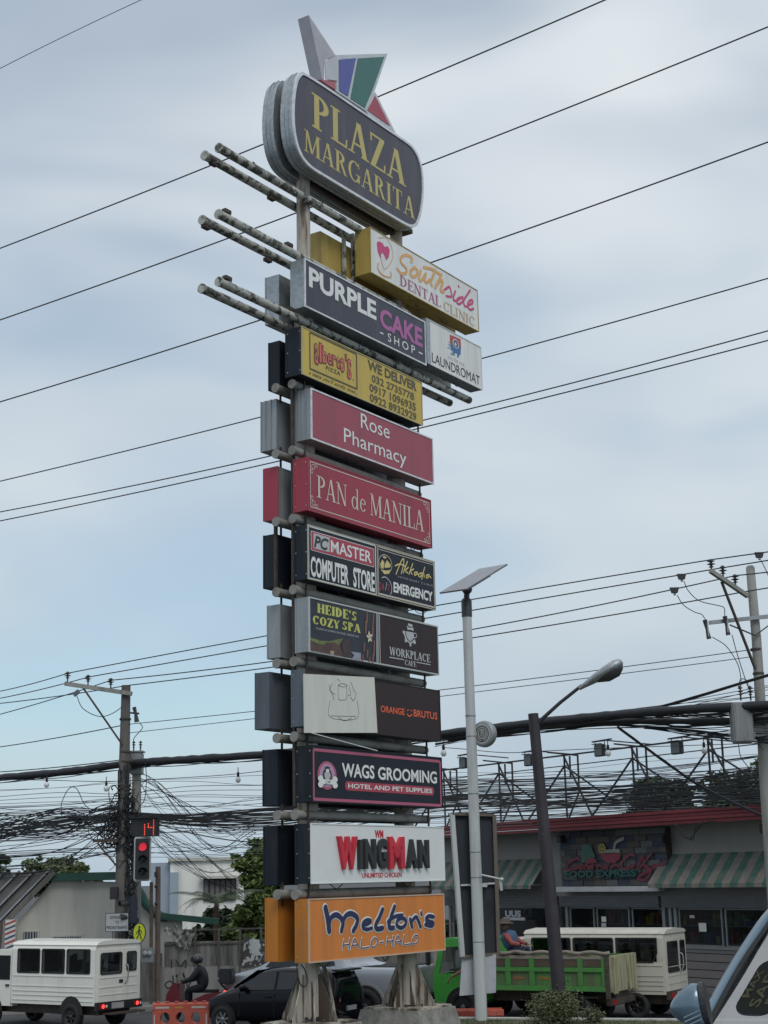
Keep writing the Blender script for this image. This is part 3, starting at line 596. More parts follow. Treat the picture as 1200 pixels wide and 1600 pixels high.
# 5 pc / akkadia
s = front('black double sign box with red computer shop panel and gold script vet panel', -2.702, 1.953, 6.772, 5.672, 459.5, charc, black, mat('aged_cream_trim', (.42, .40, .32), .5, .1, .1), .022)
def rectln(s, P4, t, m, lv=1, name='border'):
    P = [s.p(*q) for q in P4]; x0 = (P[0][0]+P[3][0])/2; x1 = (P[1][0]+P[2][0])/2; z1 = (P[0][1]+P[1][1])/2; z0 = (P[2][1]+P[3][1])/2
    s.polys([[(x0, z1-t), (x1, z1-t), (x1, z1+t), (x0, z1+t)], [(x0, z0-t), (x1, z0-t), (x1, z0+t), (x0, z0+t)], [(x0-t, z0), (x0+t, z0), (x0+t, z1), (x0-t, z1)], [(x1-t, z0), (x1+t, z0), (x1+t, z1), (x1-t, z1)]], m, lv, name, True); return x0, x1, z0, z1
x0, x1, z0, z1 = rectln(s, [c6(*q) for q in ((345, 84), (735, 195), (740, 480), (345, 392))], .014, wl)
P = [s.p(*c6(*q)) for q in ((357, 108), (727, 216), (727, 322), (357, 226))]; xa, xb = P[0][0], P[1][0]; zb_ = (P[2][1]+P[3][1])/2; zt_ = (P[0][1]+P[1][1])/2
s.poly(rrect(xa, xb, zb_, zt_, .03), wl, 1, 'panel_edge', True); s.poly(rrect(xa+.015, xb-.015, zb_+.012, zt_-.012, .025), redv, 2, 'red_panel', True)
s.poly([c6(372, 124), c6(466, 150), c6(466, 236), c6(370, 212)], greyl, 3, 'grey_panel')
s.text('PC', c6(374, 207), c6(460, 230), c6(376, 136), inkb, .03, .25, lv=4); s.text('MASTER', c6(474, 236), c6(712, 292), c6(474, 164), wl, .015, lv=3)
s.text('COMPUTER', c6(357, 376), c6(580, 440), c6(357, 256), wl, .03, lv=1); s.text('STORE', c6(607, 440), c6(733, 472), c6(607, 322), wl, .03, lv=1)
rectln(s, [c6(*q) for q in ((748, 207), (1074, 292), (1084, 560), (748, 480))], .010, cream)
rectln(s, [q3(118, 10), q3(1045, 215), q3(1082, 955), q3(122, 738)], .006, cream)
cx, cz = s.p(*q3(238, 225)); rx2 = abs(s.p(*q3(348, 225))[0]-cx); rz2 = .185
V, F = brush_polys([([(cx+rx2*math.cos(a*.3), cz+rz2*math.sin(a*.3)) for a in range(22)], 1)], .014, 2); MB().add([(v[0], s.y(1)-.0004*v[2], v[1]) for v in V], F).build('emblem_ring', cream, s.o, fix=False)
s.polys([[q3(150, 230), q3(185, 155), q3(220, 200), q3(205, 320), q3(165, 290)], [q3(222, 250), q3(265, 165), q3(330, 250), q3(320, 290), q3(225, 300)], [q3(165, 330), q3(250, 345), q3(335, 330), q3(300, 400), q3(220, 405)], [q3(200, 90), q3(262, 120), q3(235, 140), q3(200, 130)]], goldp, 1, 'emblem')
ak = [[(420, 405), (500, 200), (550, 145), (545, 250), (510, 395)], [(405, 262), (480, 235), (575, 268)], [(612, 190), (565, 320), (545, 380)], [(628, 290), (580, 345), (620, 388)], [(703, 225), (665, 330), (640, 405)], [(718, 320), (668, 352), (692, 408)], [(782, 372), (733, 380), (737, 425), (780, 400), (802, 432)], [(862, 382), (802, 410), (820, 452), (860, 420)], [(905, 290), (880, 380), (855, 490)], [(892, 400), (897, 462)], [(982, 412), (932, 430), (942, 472), (985, 440), (1012, 470)]]
s.brush([([q3(*p) for p in st], 1) for st in ak], .032, goldp, 1)
s.text('VETERINARY CLINIC', q3(450, 462), q3(1045, 608), q3(450, 428), greyl, 0, lv=1, space=1.5); s.text('EMERGENCY', q3(378, 712), q3(1045, 858), q3(384, 535), wl, .035, lv=1)
s.text('24', q3(135, 668), q3(216, 690), q3(138, 545), redv, .0, lv=1); s.text('7', q3(275, 695), q3(312, 690), q3(275, 580), redv, 0, lv=1)
s.brush([([q3(180, 465), q3(235, 455), q3(300, 510), q3(340, 600), q3(345, 690), q3(325, 755)], 1), ([q3(262, 545), q3(240, 675)], .8)], .022, greyl, 1, 'clock_arc')
rear('black rear box behind the double computer shop and vet sign', -2.62, 1.9, 6.72, 5.64, 411, 430, black, black)
# 6 heide / workplace
s = front('grey framed double sign box with a yellow lettered spa picture and a brown cafe panel', -2.691, 2.014, 5.33, 4.246, 461, brown, galvp, mat('aluminium_trim', (.5, .51, .5), .4, .5, .1), .03)
spa = mat('spa_photo_dark', (.022, .026, .038), .5, 0, .3, 3)
s.poly([q4(30, 60), q4(1050, 285), q4(1055, 1065), q4(35, 885)], spa, 1, 'picture')
s.poly([q4(1068, 270), q4(1112, 280), q4(1118, 1085), q4(1072, 1075)], galvp, 2, 'divider')
s.text("HEIDE'S", q4(155, 275), q4(762, 400), q4(155, 122), goldp if False else mat('lime_yellow_letters', (.50, .52, .12), .5), lv=2, serif=True, fat=1.7, gap=.06); s.text('COZY', q4(82, 448), q4(502, 530), q4(82, 308), MC['lime_yellow_letters'], lv=2, serif=True, fat=1.7, gap=.06); s.text('SPA', q4(545, 535), q4(828, 600), q4(545, 398), MC['lime_yellow_letters'], lv=2, serif=True, fat=1.7, gap=.06)
s.text('A place to unwind, the body, mind & soul', q4(130, 540), q4(800, 665), q4(132, 490), greyl, 0, .2, lv=2)
s.poly([q4(35, 660), q4(200, 710), q4(340, 720), q4(560, 670), q4(500, 780), q4(300, 790), q4(35, 760)], mat('olive_print', (.13, .16, .05), .5, 0, .4, 6), 2, 'swoosh')
s.poly([q4(40, 700), q4(160, 760), q4(250, 775), q4(300, 735), q4(350, 745), q4(430, 740), q4(500, 790), q4(560, 930), q4(560, 970), q4(40, 880)], mat('brown_skin_print', (.085, .045, .035), .5, 0, .4, 5), 3, 'figure')
s.poly([q4(520, 740), q4(580, 685), q4(650, 700), q4(680, 790), q4(660, 880), q4(700, 930), q4(690, 990), q4(560, 970), q4(540, 850)], mat('dark_skin_print', (.05, .028, .028), .5, 0, .4, 7), 4, 'figure')
s.poly([q4(670, 880), q4(830, 905), q4(830, 1020), q4(690, 992), q4(720, 940)], mat('lavender_print', (.30, .30, .38), .5, 0, .2, 4), 5, 'towel')
s.polys([[q4(345, 870), q4(412, 875), q4(405, 935), q4(360, 925)]], mat('beige_print', (.42, .30, .22), .5), 4, 'hand')
s.brush([([q4(x, a), q4(x-6, b)], 1) for x, a, b in ((932, 262, 420), (912, 425, 590), (1030, 300, 430), (1018, 445, 640), (885, 760, 860), (1040, 720, 930), (862, 950, 1025), (1022, 930, 1055), (968, 985, 1045), (935, 870, 960))], .05, mat('bamboo_print', (.24, .10, .075), .5, 0, .3, 8), 3, 'bamboo')
fx, fz = s.p(*q4(965, 655))
for k in range(5):
    a = R(90+72*k+10); dx, dz = math.cos(a), math.sin(a); s.poly([(fx, fz), (fx+.05*dx-.04*dz, fz+.06*dz+.04*dx), (fx+.12*dx, fz+.13*dz), (fx+.07*dx+.03*dz, fz+.08*dz-.03*dx)], mat('petal_print', (.62, .58, .42), .5), 4+k*.1, 'petal', True)
rectln(s, [q8(32, -8), q8(1022, 188), q8(1040, 1010), q8(35, 855)], .010, cream)
s.text('WORKPLACE', q8(200, 690), q8(895, 808), q8(200, 548), greyl, lv=1, serif=True, fat=1.25, gap=.03); s.text('CAFE', q8(462, 862), q8(655, 885), q8(465, 772), greyl, lv=1, serif=True, fat=1.2)
s.brush([([q8(200, 730), q8(445, 773)], 1), ([q8(665, 816), q8(893, 858)], 1)], .02, greyl, 1, 'rule')
s.polys([[q8(482, 285), q8(610, 312), q8(618, 400), q8(560, 460), q8(510, 420), q8(482, 350)], [q8(425, 275), q8(468, 285), q8(470, 350), q8(500, 430), q8(560, 478), q8(630, 420), q8(650, 490), q8(625, 512), q8(600, 480), q8(572, 500), q8(568, 550), q8(545, 545), q8(535, 490), q8(500, 460), q8(480, 485), q8(458, 460), q8(462, 400), q8(440, 335), q8(422, 315)], [q8(492, 185), q8(525, 225), q8(605, 225), q8(608, 285), q8(560, 265), q8(505, 262)], [q8(518, 150), q8(590, 175), q8(590, 212), q8(530, 205), q8(512, 180)]], greyl, 1)
s.brush([([q8(615, 318), q8(655, 335), q8(658, 385), q8(620, 400)], 1)], .02, greyl, 1, 'mug_handle')
rear('plain dull grey rear box behind the spa and cafe sign', -2.62, 1.95, 5.28, 4.22, 417, 438, galvp, galvp)
# 7 brutus + loose white panel
zt = PF.loc(686.1, 1079, 0)[1]; zb = PF.loc(687.5, 1158.7, 0)[1]
s = front('dark brown sign box with small orange red letters on its right half', -2.80, 2.02, zt, zb, 455, brown, mat('dull_blue_grey_paint', (.10, .12, .14), .55, .1, .2, 2, (.05, .05, .05), .5, True), brown, .012)
s.text('ORANGE', c7(780, 300), c7(916, 318), c7(780, 262), redo, .02, lv=1); s.text('BRUTUS', c7(967, 326), c7(1102, 340), c7(967, 285), redo, .02, lv=1)
s.brush([([c7(930, 312), c7(943, 325), c7(957, 315)], 1), ([c7(930, 292), c7(938, 286)], .7), ([c7(948, 290), c7(956, 294)], .7)], .03, redo, 1, 'smile')
o7 = s
wp = Sign(PF, 'loose_white_panel', 'loose off white panel with a thin pot drawing, left half of the brown box', 'sign panel', 0, 1, 0, 1, -.05)
wp.o.location = PF.w(s.a0, -.05, zb); wp.a0 = s.a0; wp.z0 = zb
P = [wp.p(*c7(*q)) for q in ((352, 418), (763, 418), (745, 103), (347, 83))]
MB().prism(P, 0, .03).build('panel', mat('aged_white_panel', (.62, .62, .56), .5, 0, .04, 2, (.5, .5, .44), .5, True), wp.o)
wp.brush([([c7(*p) for p in st], 1) for st in ([(492, 235), (494, 330), (645, 337), (648, 235)], [(495, 322), (640, 325)], [(540, 330), (575, 350), (615, 335)], [(540, 150), (540, 222), (562, 232), (586, 222), (587, 150)], [(538, 148), (562, 138), (590, 148), (565, 158), (540, 148)], [(487, 145), (500, 185), (515, 230)], [(505, 140), (490, 175), (520, 200)], [(600, 150), (610, 200), (596, 205)], [(612, 130), (625, 170), (640, 200), (625, 235), (608, 215)], [(535, 110), (548, 128)])], .008, inkb, 0, 'line_drawing')
rear('battered blue grey rear box, widest of the rear boxes, left of the white pot panel', -2.80, 2.0, zt+.02, zb+.02, 398, 421, MC['dull_blue_grey_paint'], MC['dull_blue_grey_paint'])
# 8 wags
s = front('black pet grooming sign box with a pink border and round dog emblem', -2.636, 2.018, 2.475, 1.404, 461, charc, black, black, .02)
x0, x1, z0, z1 = rectln(s, [c7(*q) for q in ((396, 515), (1117, 580), (1122, 830), (400, 796))], .028, pinkb)
s.text('WAGS', c7(560, 668), c7(745, 678), c7(555, 588), wl, .025, lv=1); s.text('GROOMING', c7(765, 684), c7(1100, 706), c7(765, 610), wl, .025, lv=1)
xa, za_ = s.p(*c7(578, 742)); xb, _ = s.p(*c7(1083, 760)); _, zb_ = s.p(*c7(600, 746)); _, zt_ = s.p(*c7(600, 694))
s.poly(rrect(xa, xb, zb_, zt_, abs(zt_-zb_)*.45, 5), redv, 1, 'red_band', True); s.textm('HOTEL AND PET SUPPLIES', xa+.10, xb-.08, zb_+.045, zt_-.04, wl, .02, 0, 2)
cx, cz = s.p(*q5(257, 415)); ex = abs(s.p(*q5(407, 415))[0]-s.p(*q5(107, 415))[0])/2; ez = .27
s.poly(circ(cx, cz, ex, ez), pinkb, 1, 'emblem', True); s.poly(circ(cx, cz, ex*.80, ez*.84), lilac, 2, 'emblem', True); s.poly(circ(cx, cz+.0, ex*.48, ez*.50), inkb, 3, 'emblem', True)
s.poly(circ(cx, cz, ex*.32, ez*.32), greyl, 4, 'dog_body', True); s.poly(circ(cx, cz+.09, ex*.16, .04), wl, 5, 'dog_head', True); s.poly([(cx-.10, cz+.145), (cx, cz+.175), (cx+.10, cz+.145), (cx, cz+.12)], inkb, 6, 'cap', True)
bz = cz-.125; bw = ex*.75
s.polys([[(cx-bw, bz-.045), (cx+bw, bz-.045), (cx+bw, bz+.045), (cx-bw, bz+.045)]]+[circ(cx+i*bw, bz+j*.055, .085, .06, 12) for i in (-1, 1) for j in (-1, 1)], wl, 7, 'bone', True); s.textm('LW', cx-.08, cx+.10, bz-.035, bz+.03, inkb, 0, .2, 8)
rear('black rear box behind the pet grooming sign', -2.62, 2.0, 2.45, 1.38, 410, 434, black, black)
# 9 wingman
s = front('clean white chicken shop sign box with raised red and black letters', -2.689, 2.016, 1.015, -.096, 461, mat('clean_white_face', (.70, .72, .72), .5, 0, .03), black, mat('clean_white_face', (.70, .72, .72)), .02)
for ch, xl, xr, tp, bt, m in (('W', 508, 620, 176, 372, strongred), ('I', 630, 648, 195, 369, inkb), ('N', 662, 728, 191, 367, inkb), ('G', 740, 797, 189, 366, inkb), ('M', 806, 896, 178, 367, strongred), ('A', 912, 972, 193, 363, inkb), ('N', 982, 1040, 196, 363, inkb)):
    x0, z0 = s.p(*c8(xl, bt)); x1, _ = s.p(*c8(xr, bt)); _, z1 = s.p(*c8((xl+xr)/2, tp)); s.textm(ch, x0, x1, z0, z1, m, .05, 0, 0, name='raised_letter', depth=.07)
s.text('WM', c8(733, 185), c8(783, 185), c8(733, 138), strongred, .05, lv=1); s.text('UNLIMITED CHICKEN', c8(658, 419), c8(890, 420), c8(658, 390), strongred, .02, lv=1)
rear('black and grey rear box behind the white chicken shop sign', -2.62, 2.0, 1.0, -.11, 411, 434, black, black)
# 10 meltons
s = front('orange dessert sign box with navy bubble script, lowest in the stack', -2.778, 1.951, -.359, -1.505, 461, orange, orangec, mat('pale_orange_trim', (.55, .42, .33), .5, .1, .1), .025)
ms = [([(45, 110), (65, 200), (80, 325)], 1.25), ([(80, 260), (95, 205), (145, 175), (190, 205), (210, 250), (195, 325)], 1), ([(205, 235), (240, 180), (290, 165), (345, 205), (335, 270), (305, 325)], 1), ([(395, 270), (440, 260), (470, 235), (440, 222), (400, 245), (395, 290), (430, 312), (480, 300)], .7), ([(580, 125), (550, 200), (515, 270), (530, 308), (580, 300)], 1.0), ([(692, 100), (660, 190), (640, 270), (650, 298), (682, 298)], 1.0), ([(630, 238), (700, 190), (765, 180)], .75), ([(740, 205), (790, 215), (795, 265), (755, 298), (715, 275), (715, 235), (750, 205)], .8), ([(838, 215), (855, 290)], .8), ([(850, 240), (890, 195), (915, 230), (935, 288)], .8), ([(938, 152), (946, 178)], .55), ([(1058, 195), (1010, 188), (985, 215), (1020, 240), (1055, 250), (1040, 280), (980, 265)], .8)]
s.brush([([q6(*p) for p in st], w_+.55) for st, w_ in ms], .10, wl, 1, 'letter_outline'); s.brush([([q6(*p) for p in st], w_) for st, w_ in ms], .10, navyl, 6)
ha = [[(220, 410), (208, 500)], [(275, 400), (265, 495)], [(212, 460), (270, 452)], [(285, 495), (320, 400), (360, 485)], [(300, 462), (345, 456)], [(388, 395), (385, 483), (455, 478)], [(500, 392), (475, 430), (480, 470), (505, 478), (530, 440), (525, 398), (500, 392)], [(555, 435), (590, 430)], [(628, 385), (617, 462)], [(682, 378), (672, 465)], [(620, 425), (678, 418)], [(690, 462), (722, 372), (765, 455)], [(705, 430), (750, 424)], [(782, 368), (780, 452), (845, 446)], [(885, 365), (862, 400), (865, 440), (890, 446), (915, 410), (910, 372), (885, 365)]]
s.brush([([q6(*p) for p in st], 1) for st in ha], .055, wl, 1, 'letter_outline'); s.brush([([q6(*p) for p in st], 1) for st in ha], .022, mat('plum_ink', (.12, .03, .07), .5), 4)
r10 = rear('orange rear box behind the orange dessert sign', -2.62, 1.93, -.34, -1.50, 414, 435, orangec, orangec, orangec)
MB().add([(-.006, -.002, .0), (1.2, -.002, 0), (1.2, -.002, 1.16), (-.006, -.002, 1.16)], [(0, 1, 2, 3)]).build('shaded_panel', orangec, r10.o)
# southside
xa, zta = PF.loc(577.5, 352, 0); xb, zbb = PF.loc(748.3, 520.5, 0); zt2 = PF.loc(744.5, 454.5, 0)[1]; zb2 = PF.loc(579.5, 424.5, 0)[1]
s = front('white dental clinic sign box in a mustard casing, set right of the other boxes', xa, xb, (zta+zt2)/2, (zbb+zb2)/2, 555.5, white, yelcase, yelcase, .02)
o1 = [[(450, 398), (455, 355), (400, 325), (348, 345), (342, 400), (398, 465), (392, 512), (345, 515), (305, 468)], [(475, 458), (440, 500), (458, 548), (500, 540), (515, 490), (482, 450)], [(548, 485), (530, 565), (552, 592), (592, 530)], [(602, 515), (588, 590), (615, 610), (640, 580)], [(700, 480), (655, 600), (665, 645)], [(580, 452), (660, 470), (745, 520)], [(765, 525), (700, 665)], [(712, 640), (760, 588), (778, 612), (752, 690), (790, 705)]]
s.brush([([q1(*p) for p in st], 1) for st in o1], .075, orl, 1)
o2 = [[(768, 712), (842, 655), (862, 700), (868, 755), (815, 752)], [(908, 700), (885, 780), (915, 800), (960, 775)], [(942, 648), (945, 655)], [(985, 762), (938, 775), (922, 808), (945, 835), (985, 805), (985, 762)], [(1062, 690), (1030, 740), (995, 800), (1005, 850), (1030, 862)], [(1045, 845), (1088, 822), (1080, 792), (1045, 812), (1040, 860), (1062, 892), (1098, 882)]]
s.brush([([q1(*p) for p in st], 1) for st in o2], .060, mag, 1)
s.text('DENTAL', q1(330, 635), q1(757, 865), q1(330, 528), mag2, lv=1, serif=True, fat=1.0); s.text('CLINIC', q1(788, 895), q1(1108, 1065), q1(790, 800), mat('tan_letters', (.52, .36, .20), .5), lv=1, serif=True, fat=1.0)
s.poly([q1(90, 195), q1(110, 178), q1(150, 200), q1(168, 238), q1(205, 232), q1(225, 275), q1(215, 345), q1(188, 380), q1(172, 330), q1(150, 295), q1(132, 320), q1(135, 370), q1(100, 290)], mag, 1, 'heart')
s.brush([([q1(135, 370), q1(145, 410), q1(172, 470), q1(230, 410), q1(258, 330), q1(235, 220), q1(180, 145), q1(105, 145)], .5), ([q1(105, 410), q1(100, 460), q1(150, 530), q1(235, 555), q1(235, 500)], 1.1)], .03, orl, 2, 'emblem_line')
x5, z5 = PF.loc(503, 380, .62); sb = Sign(PF, 'rear_sign_box', 'mustard rear box behind the white dental sign, seen above the navy sign', 'sign', x5, xb, PF.loc(535, 435, .62)[1]-.25, PF.loc(535, 378, .62)[1], .66, 'sign boxes on the far side of the pylon')
MB().box(0, sb.W, 0, .40, 0, sb.H, .006).build('casing', yelcase, sb.o); MB().box(.03, sb.W-.03, .401, .412, .03, sb.H-.03).build('face_panel', white, sb.o)
# laundromat
xa, zta = PF.loc(670.5, 499.5, 0); xb, zbb = PF.loc(753.8, 608, 0); zt2 = PF.loc(750.8, 542, 0)[1]; zb2 = PF.loc(670, 570.8, 0)[1]
s = sign_box(PF, 'sign_box', 'small pale grey laundry sign box at the right end of the navy sign', xa-.0, xb, (zbb+zb2)/2, (zta+zt2)/2, .34, white, galvp, trimw, 0, .02, group='lit sign boxes stacked on the pylon')
MB().box(-.15, -.02, -.01, .30, 0, s.H).build('side_frame', galv, s.o)
s.text('LAUNDROMAT', q7(180, 785), q7(1072, 1090), q7(180, 608), inkb, .0, lv=1); s.text('DOCTOR EMIR', q7(480, 725), q7(785, 860), q7(480, 665), greyl, 0, lv=1, space=1.3)
s.poly([q7(510, 272), q7(712, 360), q7(720, 515), q7(520, 440)], mat('brick_red_print', (.42, .07, .07), .5), 1, 'emblem'); s.poly([q7(522, 440), q7(720, 515), q7(712, 655), q7(600, 610), q7(540, 570)], skyp, 1, 'emblem')
cx, cz = s.p(*q7(620, 448)); s.poly(circ(cx, cz, .14, .115), wl, 2, 'drum', True); s.poly(circ(cx, cz, .115, .095), mat('steel_blue_print', (.10, .13, .20), .5), 3, 'drum', True); s.poly(circ(cx-.02, cz-.02, .04, .04), wl, 4, 'drum', True)
s.polys([[q7(570, 600), q7(600, 612), q7(600, 665), q7(565, 650)], [q7(655, 635), q7(688, 650), q7(680, 705), q7(650, 690)]], skyp, 1, 'emblem_legs'); s.brush([([q7(a, b), q7(c, d)], 1) for a, b, c, d in ((495, 410, 525, 425), (480, 450, 530, 472), (490, 482, 530, 500), (470, 515, 540, 545), (530, 610, 570, 628), (520, 640, 575, 660))], .012, skyp, 1, 'speed_lines')
xr1 = PF.loc(*q7(540, 1280), .72)[0]; sb = Sign(PF, 'rear_sign_box', 'pale rear box behind the small laundry sign', 'sign', xa-.1, xr1, PF.loc(*q7(535, 1290), .72)[1], (zta+zt2)/2, .72, 'sign boxes on the far side of the pylon')
MB().box(0, sb.W, 0, .3, 0, sb.H, .006).build('casing', white, sb.o); MB().box(.03, sb.W-.03, .301, .312, .03, sb.H-.03).build('face_panel', white, sb.o)
# long thin strip hanging loose under the white panel
a = PF.w(*(lambda q: (q[0], -.06, q[1]))(PF.loc(*c7(390, 420), -.06))); b = PF.w(*(lambda q: (q[0], -.10, q[1]))(PF.loc(*c7(760, 520), -.10)))
st = empty('loose_trim_strip', a, 0, 'thin pale trim strip hanging loose below the white pot panel', 'trim strip'); MB().beam((0, 0, 0), b-a, .03, .015).build('strip', trimw, st)
# ================================================================== WIRES AND POLES
def wire_pts(p0, mid, p1, n=22):
    A = at(*p0); B = at(*p1)
    if mid is None: return [A, B]
    d = ray(*mid); # plan intersection of line AB with the pixel's vertical plane
    ab = B-A; den = ab.x*d.y-ab.y*d.x; t = ((EYEP.x-A.x)*d.y-(EYEP.y-A.y)*d.x)/den; t = max(.08, min(.92, t))
    Q = A+ab*t; s = (Q.y-EYEP.y)/d.y; zm = EYEP.z+d.z*s
    zl = A.z+ab.z*t; k = (zm-zl)/(t*(1-t))
    return [A+ab*(i/n)+Vector((0, 0, k*(i/n)*(1-i/n))) for i in range(n+1)]
def wire_obj(label, p0, mid, p1, r, m=wire, cat='power line', group=None, ext=True):
    P = wire_pts(p0, mid, p1); P0 = P[0].copy()
    if ext: P = [P[0]+(P[0]-P[1])*12]+P+[P[-1]+(P[-1]-P[-2])*4]
    o = empty('overhead_wire', P0, 0, label, cat, group)
    MB().tube([p-P0 for p in P], r, 5).build('cable', m, o, fix=False); return o
WG = 'power lines crossing the sky behind the pylon'
wire_obj('thin short power line cutting off the top left corner of the sky', (0, 107, 46), (110, 52), (220, 0, 44), .013, wireg, group=WG)
wire_obj('highest power line reaching the pylon, passing behind the top emblem', (0, 388, 46), (395, 232), (945, 0, 36), .022, group=WG)
wire_obj('power line leaving the right rim of the top sign', (0, 500, 46), (462, 333), (1200, 42, 36), .022, group=WG)
wire_obj('power line passing just above the white dental sign', (0, 628, 46), (410, 499), (1200, 222, 36), .022, group=WG)
wire_obj('power line meeting the small laundry sign from the right', (0, 752, 46), (410, 651), (1200, 435, 36), .019, group=WG)
wire_obj('upper one of the close pair of lines at the foot of the yellow sign', (0, 800, 46), (425, 712), (1200, 517, 36), .019, group=WG)
wire_obj('lower one of the close pair of lines at the foot of the yellow sign', (0, 814, 46), (425, 723), (1200, 532, 36), .019, group=WG)
def L4(x, y): return x/4, 1000+y/4
def R4(x, y): return 960+x/4, 840+y/4
DL, DR = 44., 36.
FG = 'lines strung between the two utility poles'
for lab, a, b, mm, r in (('outermost of the lines tied to the left pole crossarm insulators', L4(422, 208), R4(607, 138), (730, 938), .016), ('middle line tied to the left pole crossarm insulators', L4(550, 232), R4(680, 188), (730, 955), .016),
                  ('innermost line tied to the left pole crossarm insulators', L4(692, 252), R4(755, 238), (730, 985), .016), ('line tied to the top of the left pole just below its tip', L4(790, 285), R4(835, 335), (730, 998), .016),
                  ('thin line passing the left pole at its cutout fuse', L4(770, 530), R4(860, 700), (730, 1073), .011), ('thin line passing just below the left pole cutout fuse', L4(770, 585), R4(860, 745), (730, 1083), .010)):
    wire_obj(lab, (a[0], a[1], DL), mm, (b[0], b[1], DR), r, group=FG, ext=False)
for lab, a, b in (('outermost line leaving the left pole towards the left', L4(422, 208), (0, 1080)), ('middle line leaving the left pole towards the left', L4(550, 232), (0, 1091)), ('innermost line leaving the left pole towards the left', L4(692, 252), (0, 1116)),
                  ('line from the left pole tip to the left edge', L4(790, 285), (0, 1099)), ('lower line from the left pole to the left edge', L4(755, 535), (0, 1167)), ('thin lowest line from the left pole to the left edge', L4(755, 750), (0, 1206))):
    wire_obj(lab, (a[0], a[1], DL), ((a[0]+b[0])/2, (a[1]+b[1])/2+1.5), (b[0], b[1], 50), .016, ext=False)
for lab, a, b in (('outermost line leaving the right pole towards the right edge', R4(607, 138), (1210, 861)), ('middle line leaving the right pole towards the right edge', R4(680, 188), (1210, 874)), ('innermost line leaving the right pole towards the right edge', R4(755, 238), (1210, 893)), ('line from the right pole shaft to the right edge', R4(835, 335), (1210, 917))):
    wire_obj(lab, (a[0], a[1], DR), ((a[0]+b[0])/2, (a[1]+b[1])/2), (b[0], b[1], 34), .016, ext=False)
# thick lashed bundles
def bundle(label, pts, r, wob=.3, m=wire):
    P = [at(*p) for p in pts]; P = spline(P, 10); P0 = P[0].copy(); o = empty('cable_bundle', P0, 0, label, 'cable bundle')
    rr = [r*(1+random.uniform(-.12, .12)) for _ in P]; MB().tube([p-P0 for p in P], rr, 8).build('main_bundle', m, o, fix=False)
    for k in range(3):
        ph = random.uniform(0, 6); MB().tube([p-P0+Vector((0, 0, -r*.9-wob*.12*(1+math.sin(i*.35+ph)))) for i, p in enumerate(P)], .012, 4).build('lashed_wire', m, o, fix=False)
bundle('thick black cable bundle crossing the whole street behind the pylon', [(-60, 1222, 48), (0, 1215, 47), (100, 1206, 45.5), (200, 1193, 44.4), (300, 1186, 43), (420, 1178, 42), (560, 1164, 41), (690, 1147, 40), (830, 1130, 38.5), (960, 1117, 37.5), (1080, 1108, 36.4), (1240, 1100, 35)], .105)
bundle('second thick cable bundle under the first, right of the black lamp pole', [(700, 1153, 40.5), (850, 1136, 38.7), (960, 1128, 37.8), (1080, 1127, 36.7), (1240, 1124, 35.2)], .075)
bundle('thinner taut cable rising to the right pole transformer', [(960, 1122, 37.8), (1000, 1112, 37.5), (1080, 1090, 36.5), (1240, 1042, 35)], .022, .1)
bundle('slack cable running down from the bundle to the red fascia at right', [(965, 1135, 38), (1040, 1190, 38.5), (1110, 1236, 39), (1240, 1296, 39.5)], .026, .1)
def strands(name, label, sets, r=(.008, .016), m=wire):
    mb = MB()
    for pts in sets:
        P = spline([at(*p) for p in pts], 6); mb.tube(P, random.uniform(*r), 4, caps=False)
    return tag(mb.build(name, m, fix=False), label, 'cables', kind='stuff')
U = random.uniform
st = []
for i in range(34):
    a = U(1262, 1300); st.append([(-50, U(1255, 1350), 48), (90, U(1262, 1312), 46), (150, a-2, 44.6), (185, a-U(2, 14), 44.1)])
for i in range(16):
    y = U(1300, 1375); st.append([(-50, y, 48), (80, y-U(4, 16), 46), (188, U(1270, 1330), 44.1)])
for i in range(18):
    st.append([(-50, U(1290, 1320)+i*.3, 48), (90, 1278+U(0, 20), 46), (185, 1268+U(0, 12), 44.1)])
strands('tangled_cables', 'mass of sagging telecom cables gathering at the left utility pole', st)
st = []
for i in range(40):
    y1 = 1262+abs(random.gauss(0, 1))*22; y2 = 1232+abs(random.gauss(0, 1))*18; st.append([(190, U(1266, 1282), 44.1), (300, (y1+1275)/2+U(0, 10), 44.5), (420, y1, 45), (560, (y1+y2)/2+6, 46), (700, y2+U(-12, 20), 46.5), (950, y2-8+U(-16, 20), 46), (1230, y2-22+U(-25, 28), 40)])
strands('tangled_cables', 'mass of telecom cables running right from the left pole behind the pylon', st)
st = []
for i in range(26):
    y1 = U(1136, 1150); y2 = y1-U(8, 30); st.append([(680, 1155+U(-6, 12), 41), (830, y1-6, 39.5), (1000, y2-2, 37.8), (1100, y2+U(-2, 10), 36.6), (1235, y2+U(-18, 16), 35)])
for i in range(24):
    y1 = U(1200, 1285); st.append([(700, y1+U(4, 16), 47.5), (850, y1+U(0, 8), 47.5), (1000, y1-U(0, 12), 47), (1230, y1-U(0, 40), 42)])
for i in range(15): st.append([(1010+U(-6, 6), 1135+U(0, 4), 37.5), (1080, 1140+U(0, 10), 36.8), (1160, 1146+U(-2, 16), 36), (1230, 1148+U(-8, 25), 35)])
for i in range(9): st.append([(700, 1158-i, 40.5), (850, 1140-i*1.2, 39), (1000, 1118+U(-14, 12), 38), (1200, 1108+U(-38, 18), 36)])
for i in range(10): st.append([(190+U(0, 20), 1180+i*9, 44.3), (240, 1225+U(-10, 40), 45), (330, 1290+U(-20, 40), 46), (400, 1300+U(-20, 50), 48)])
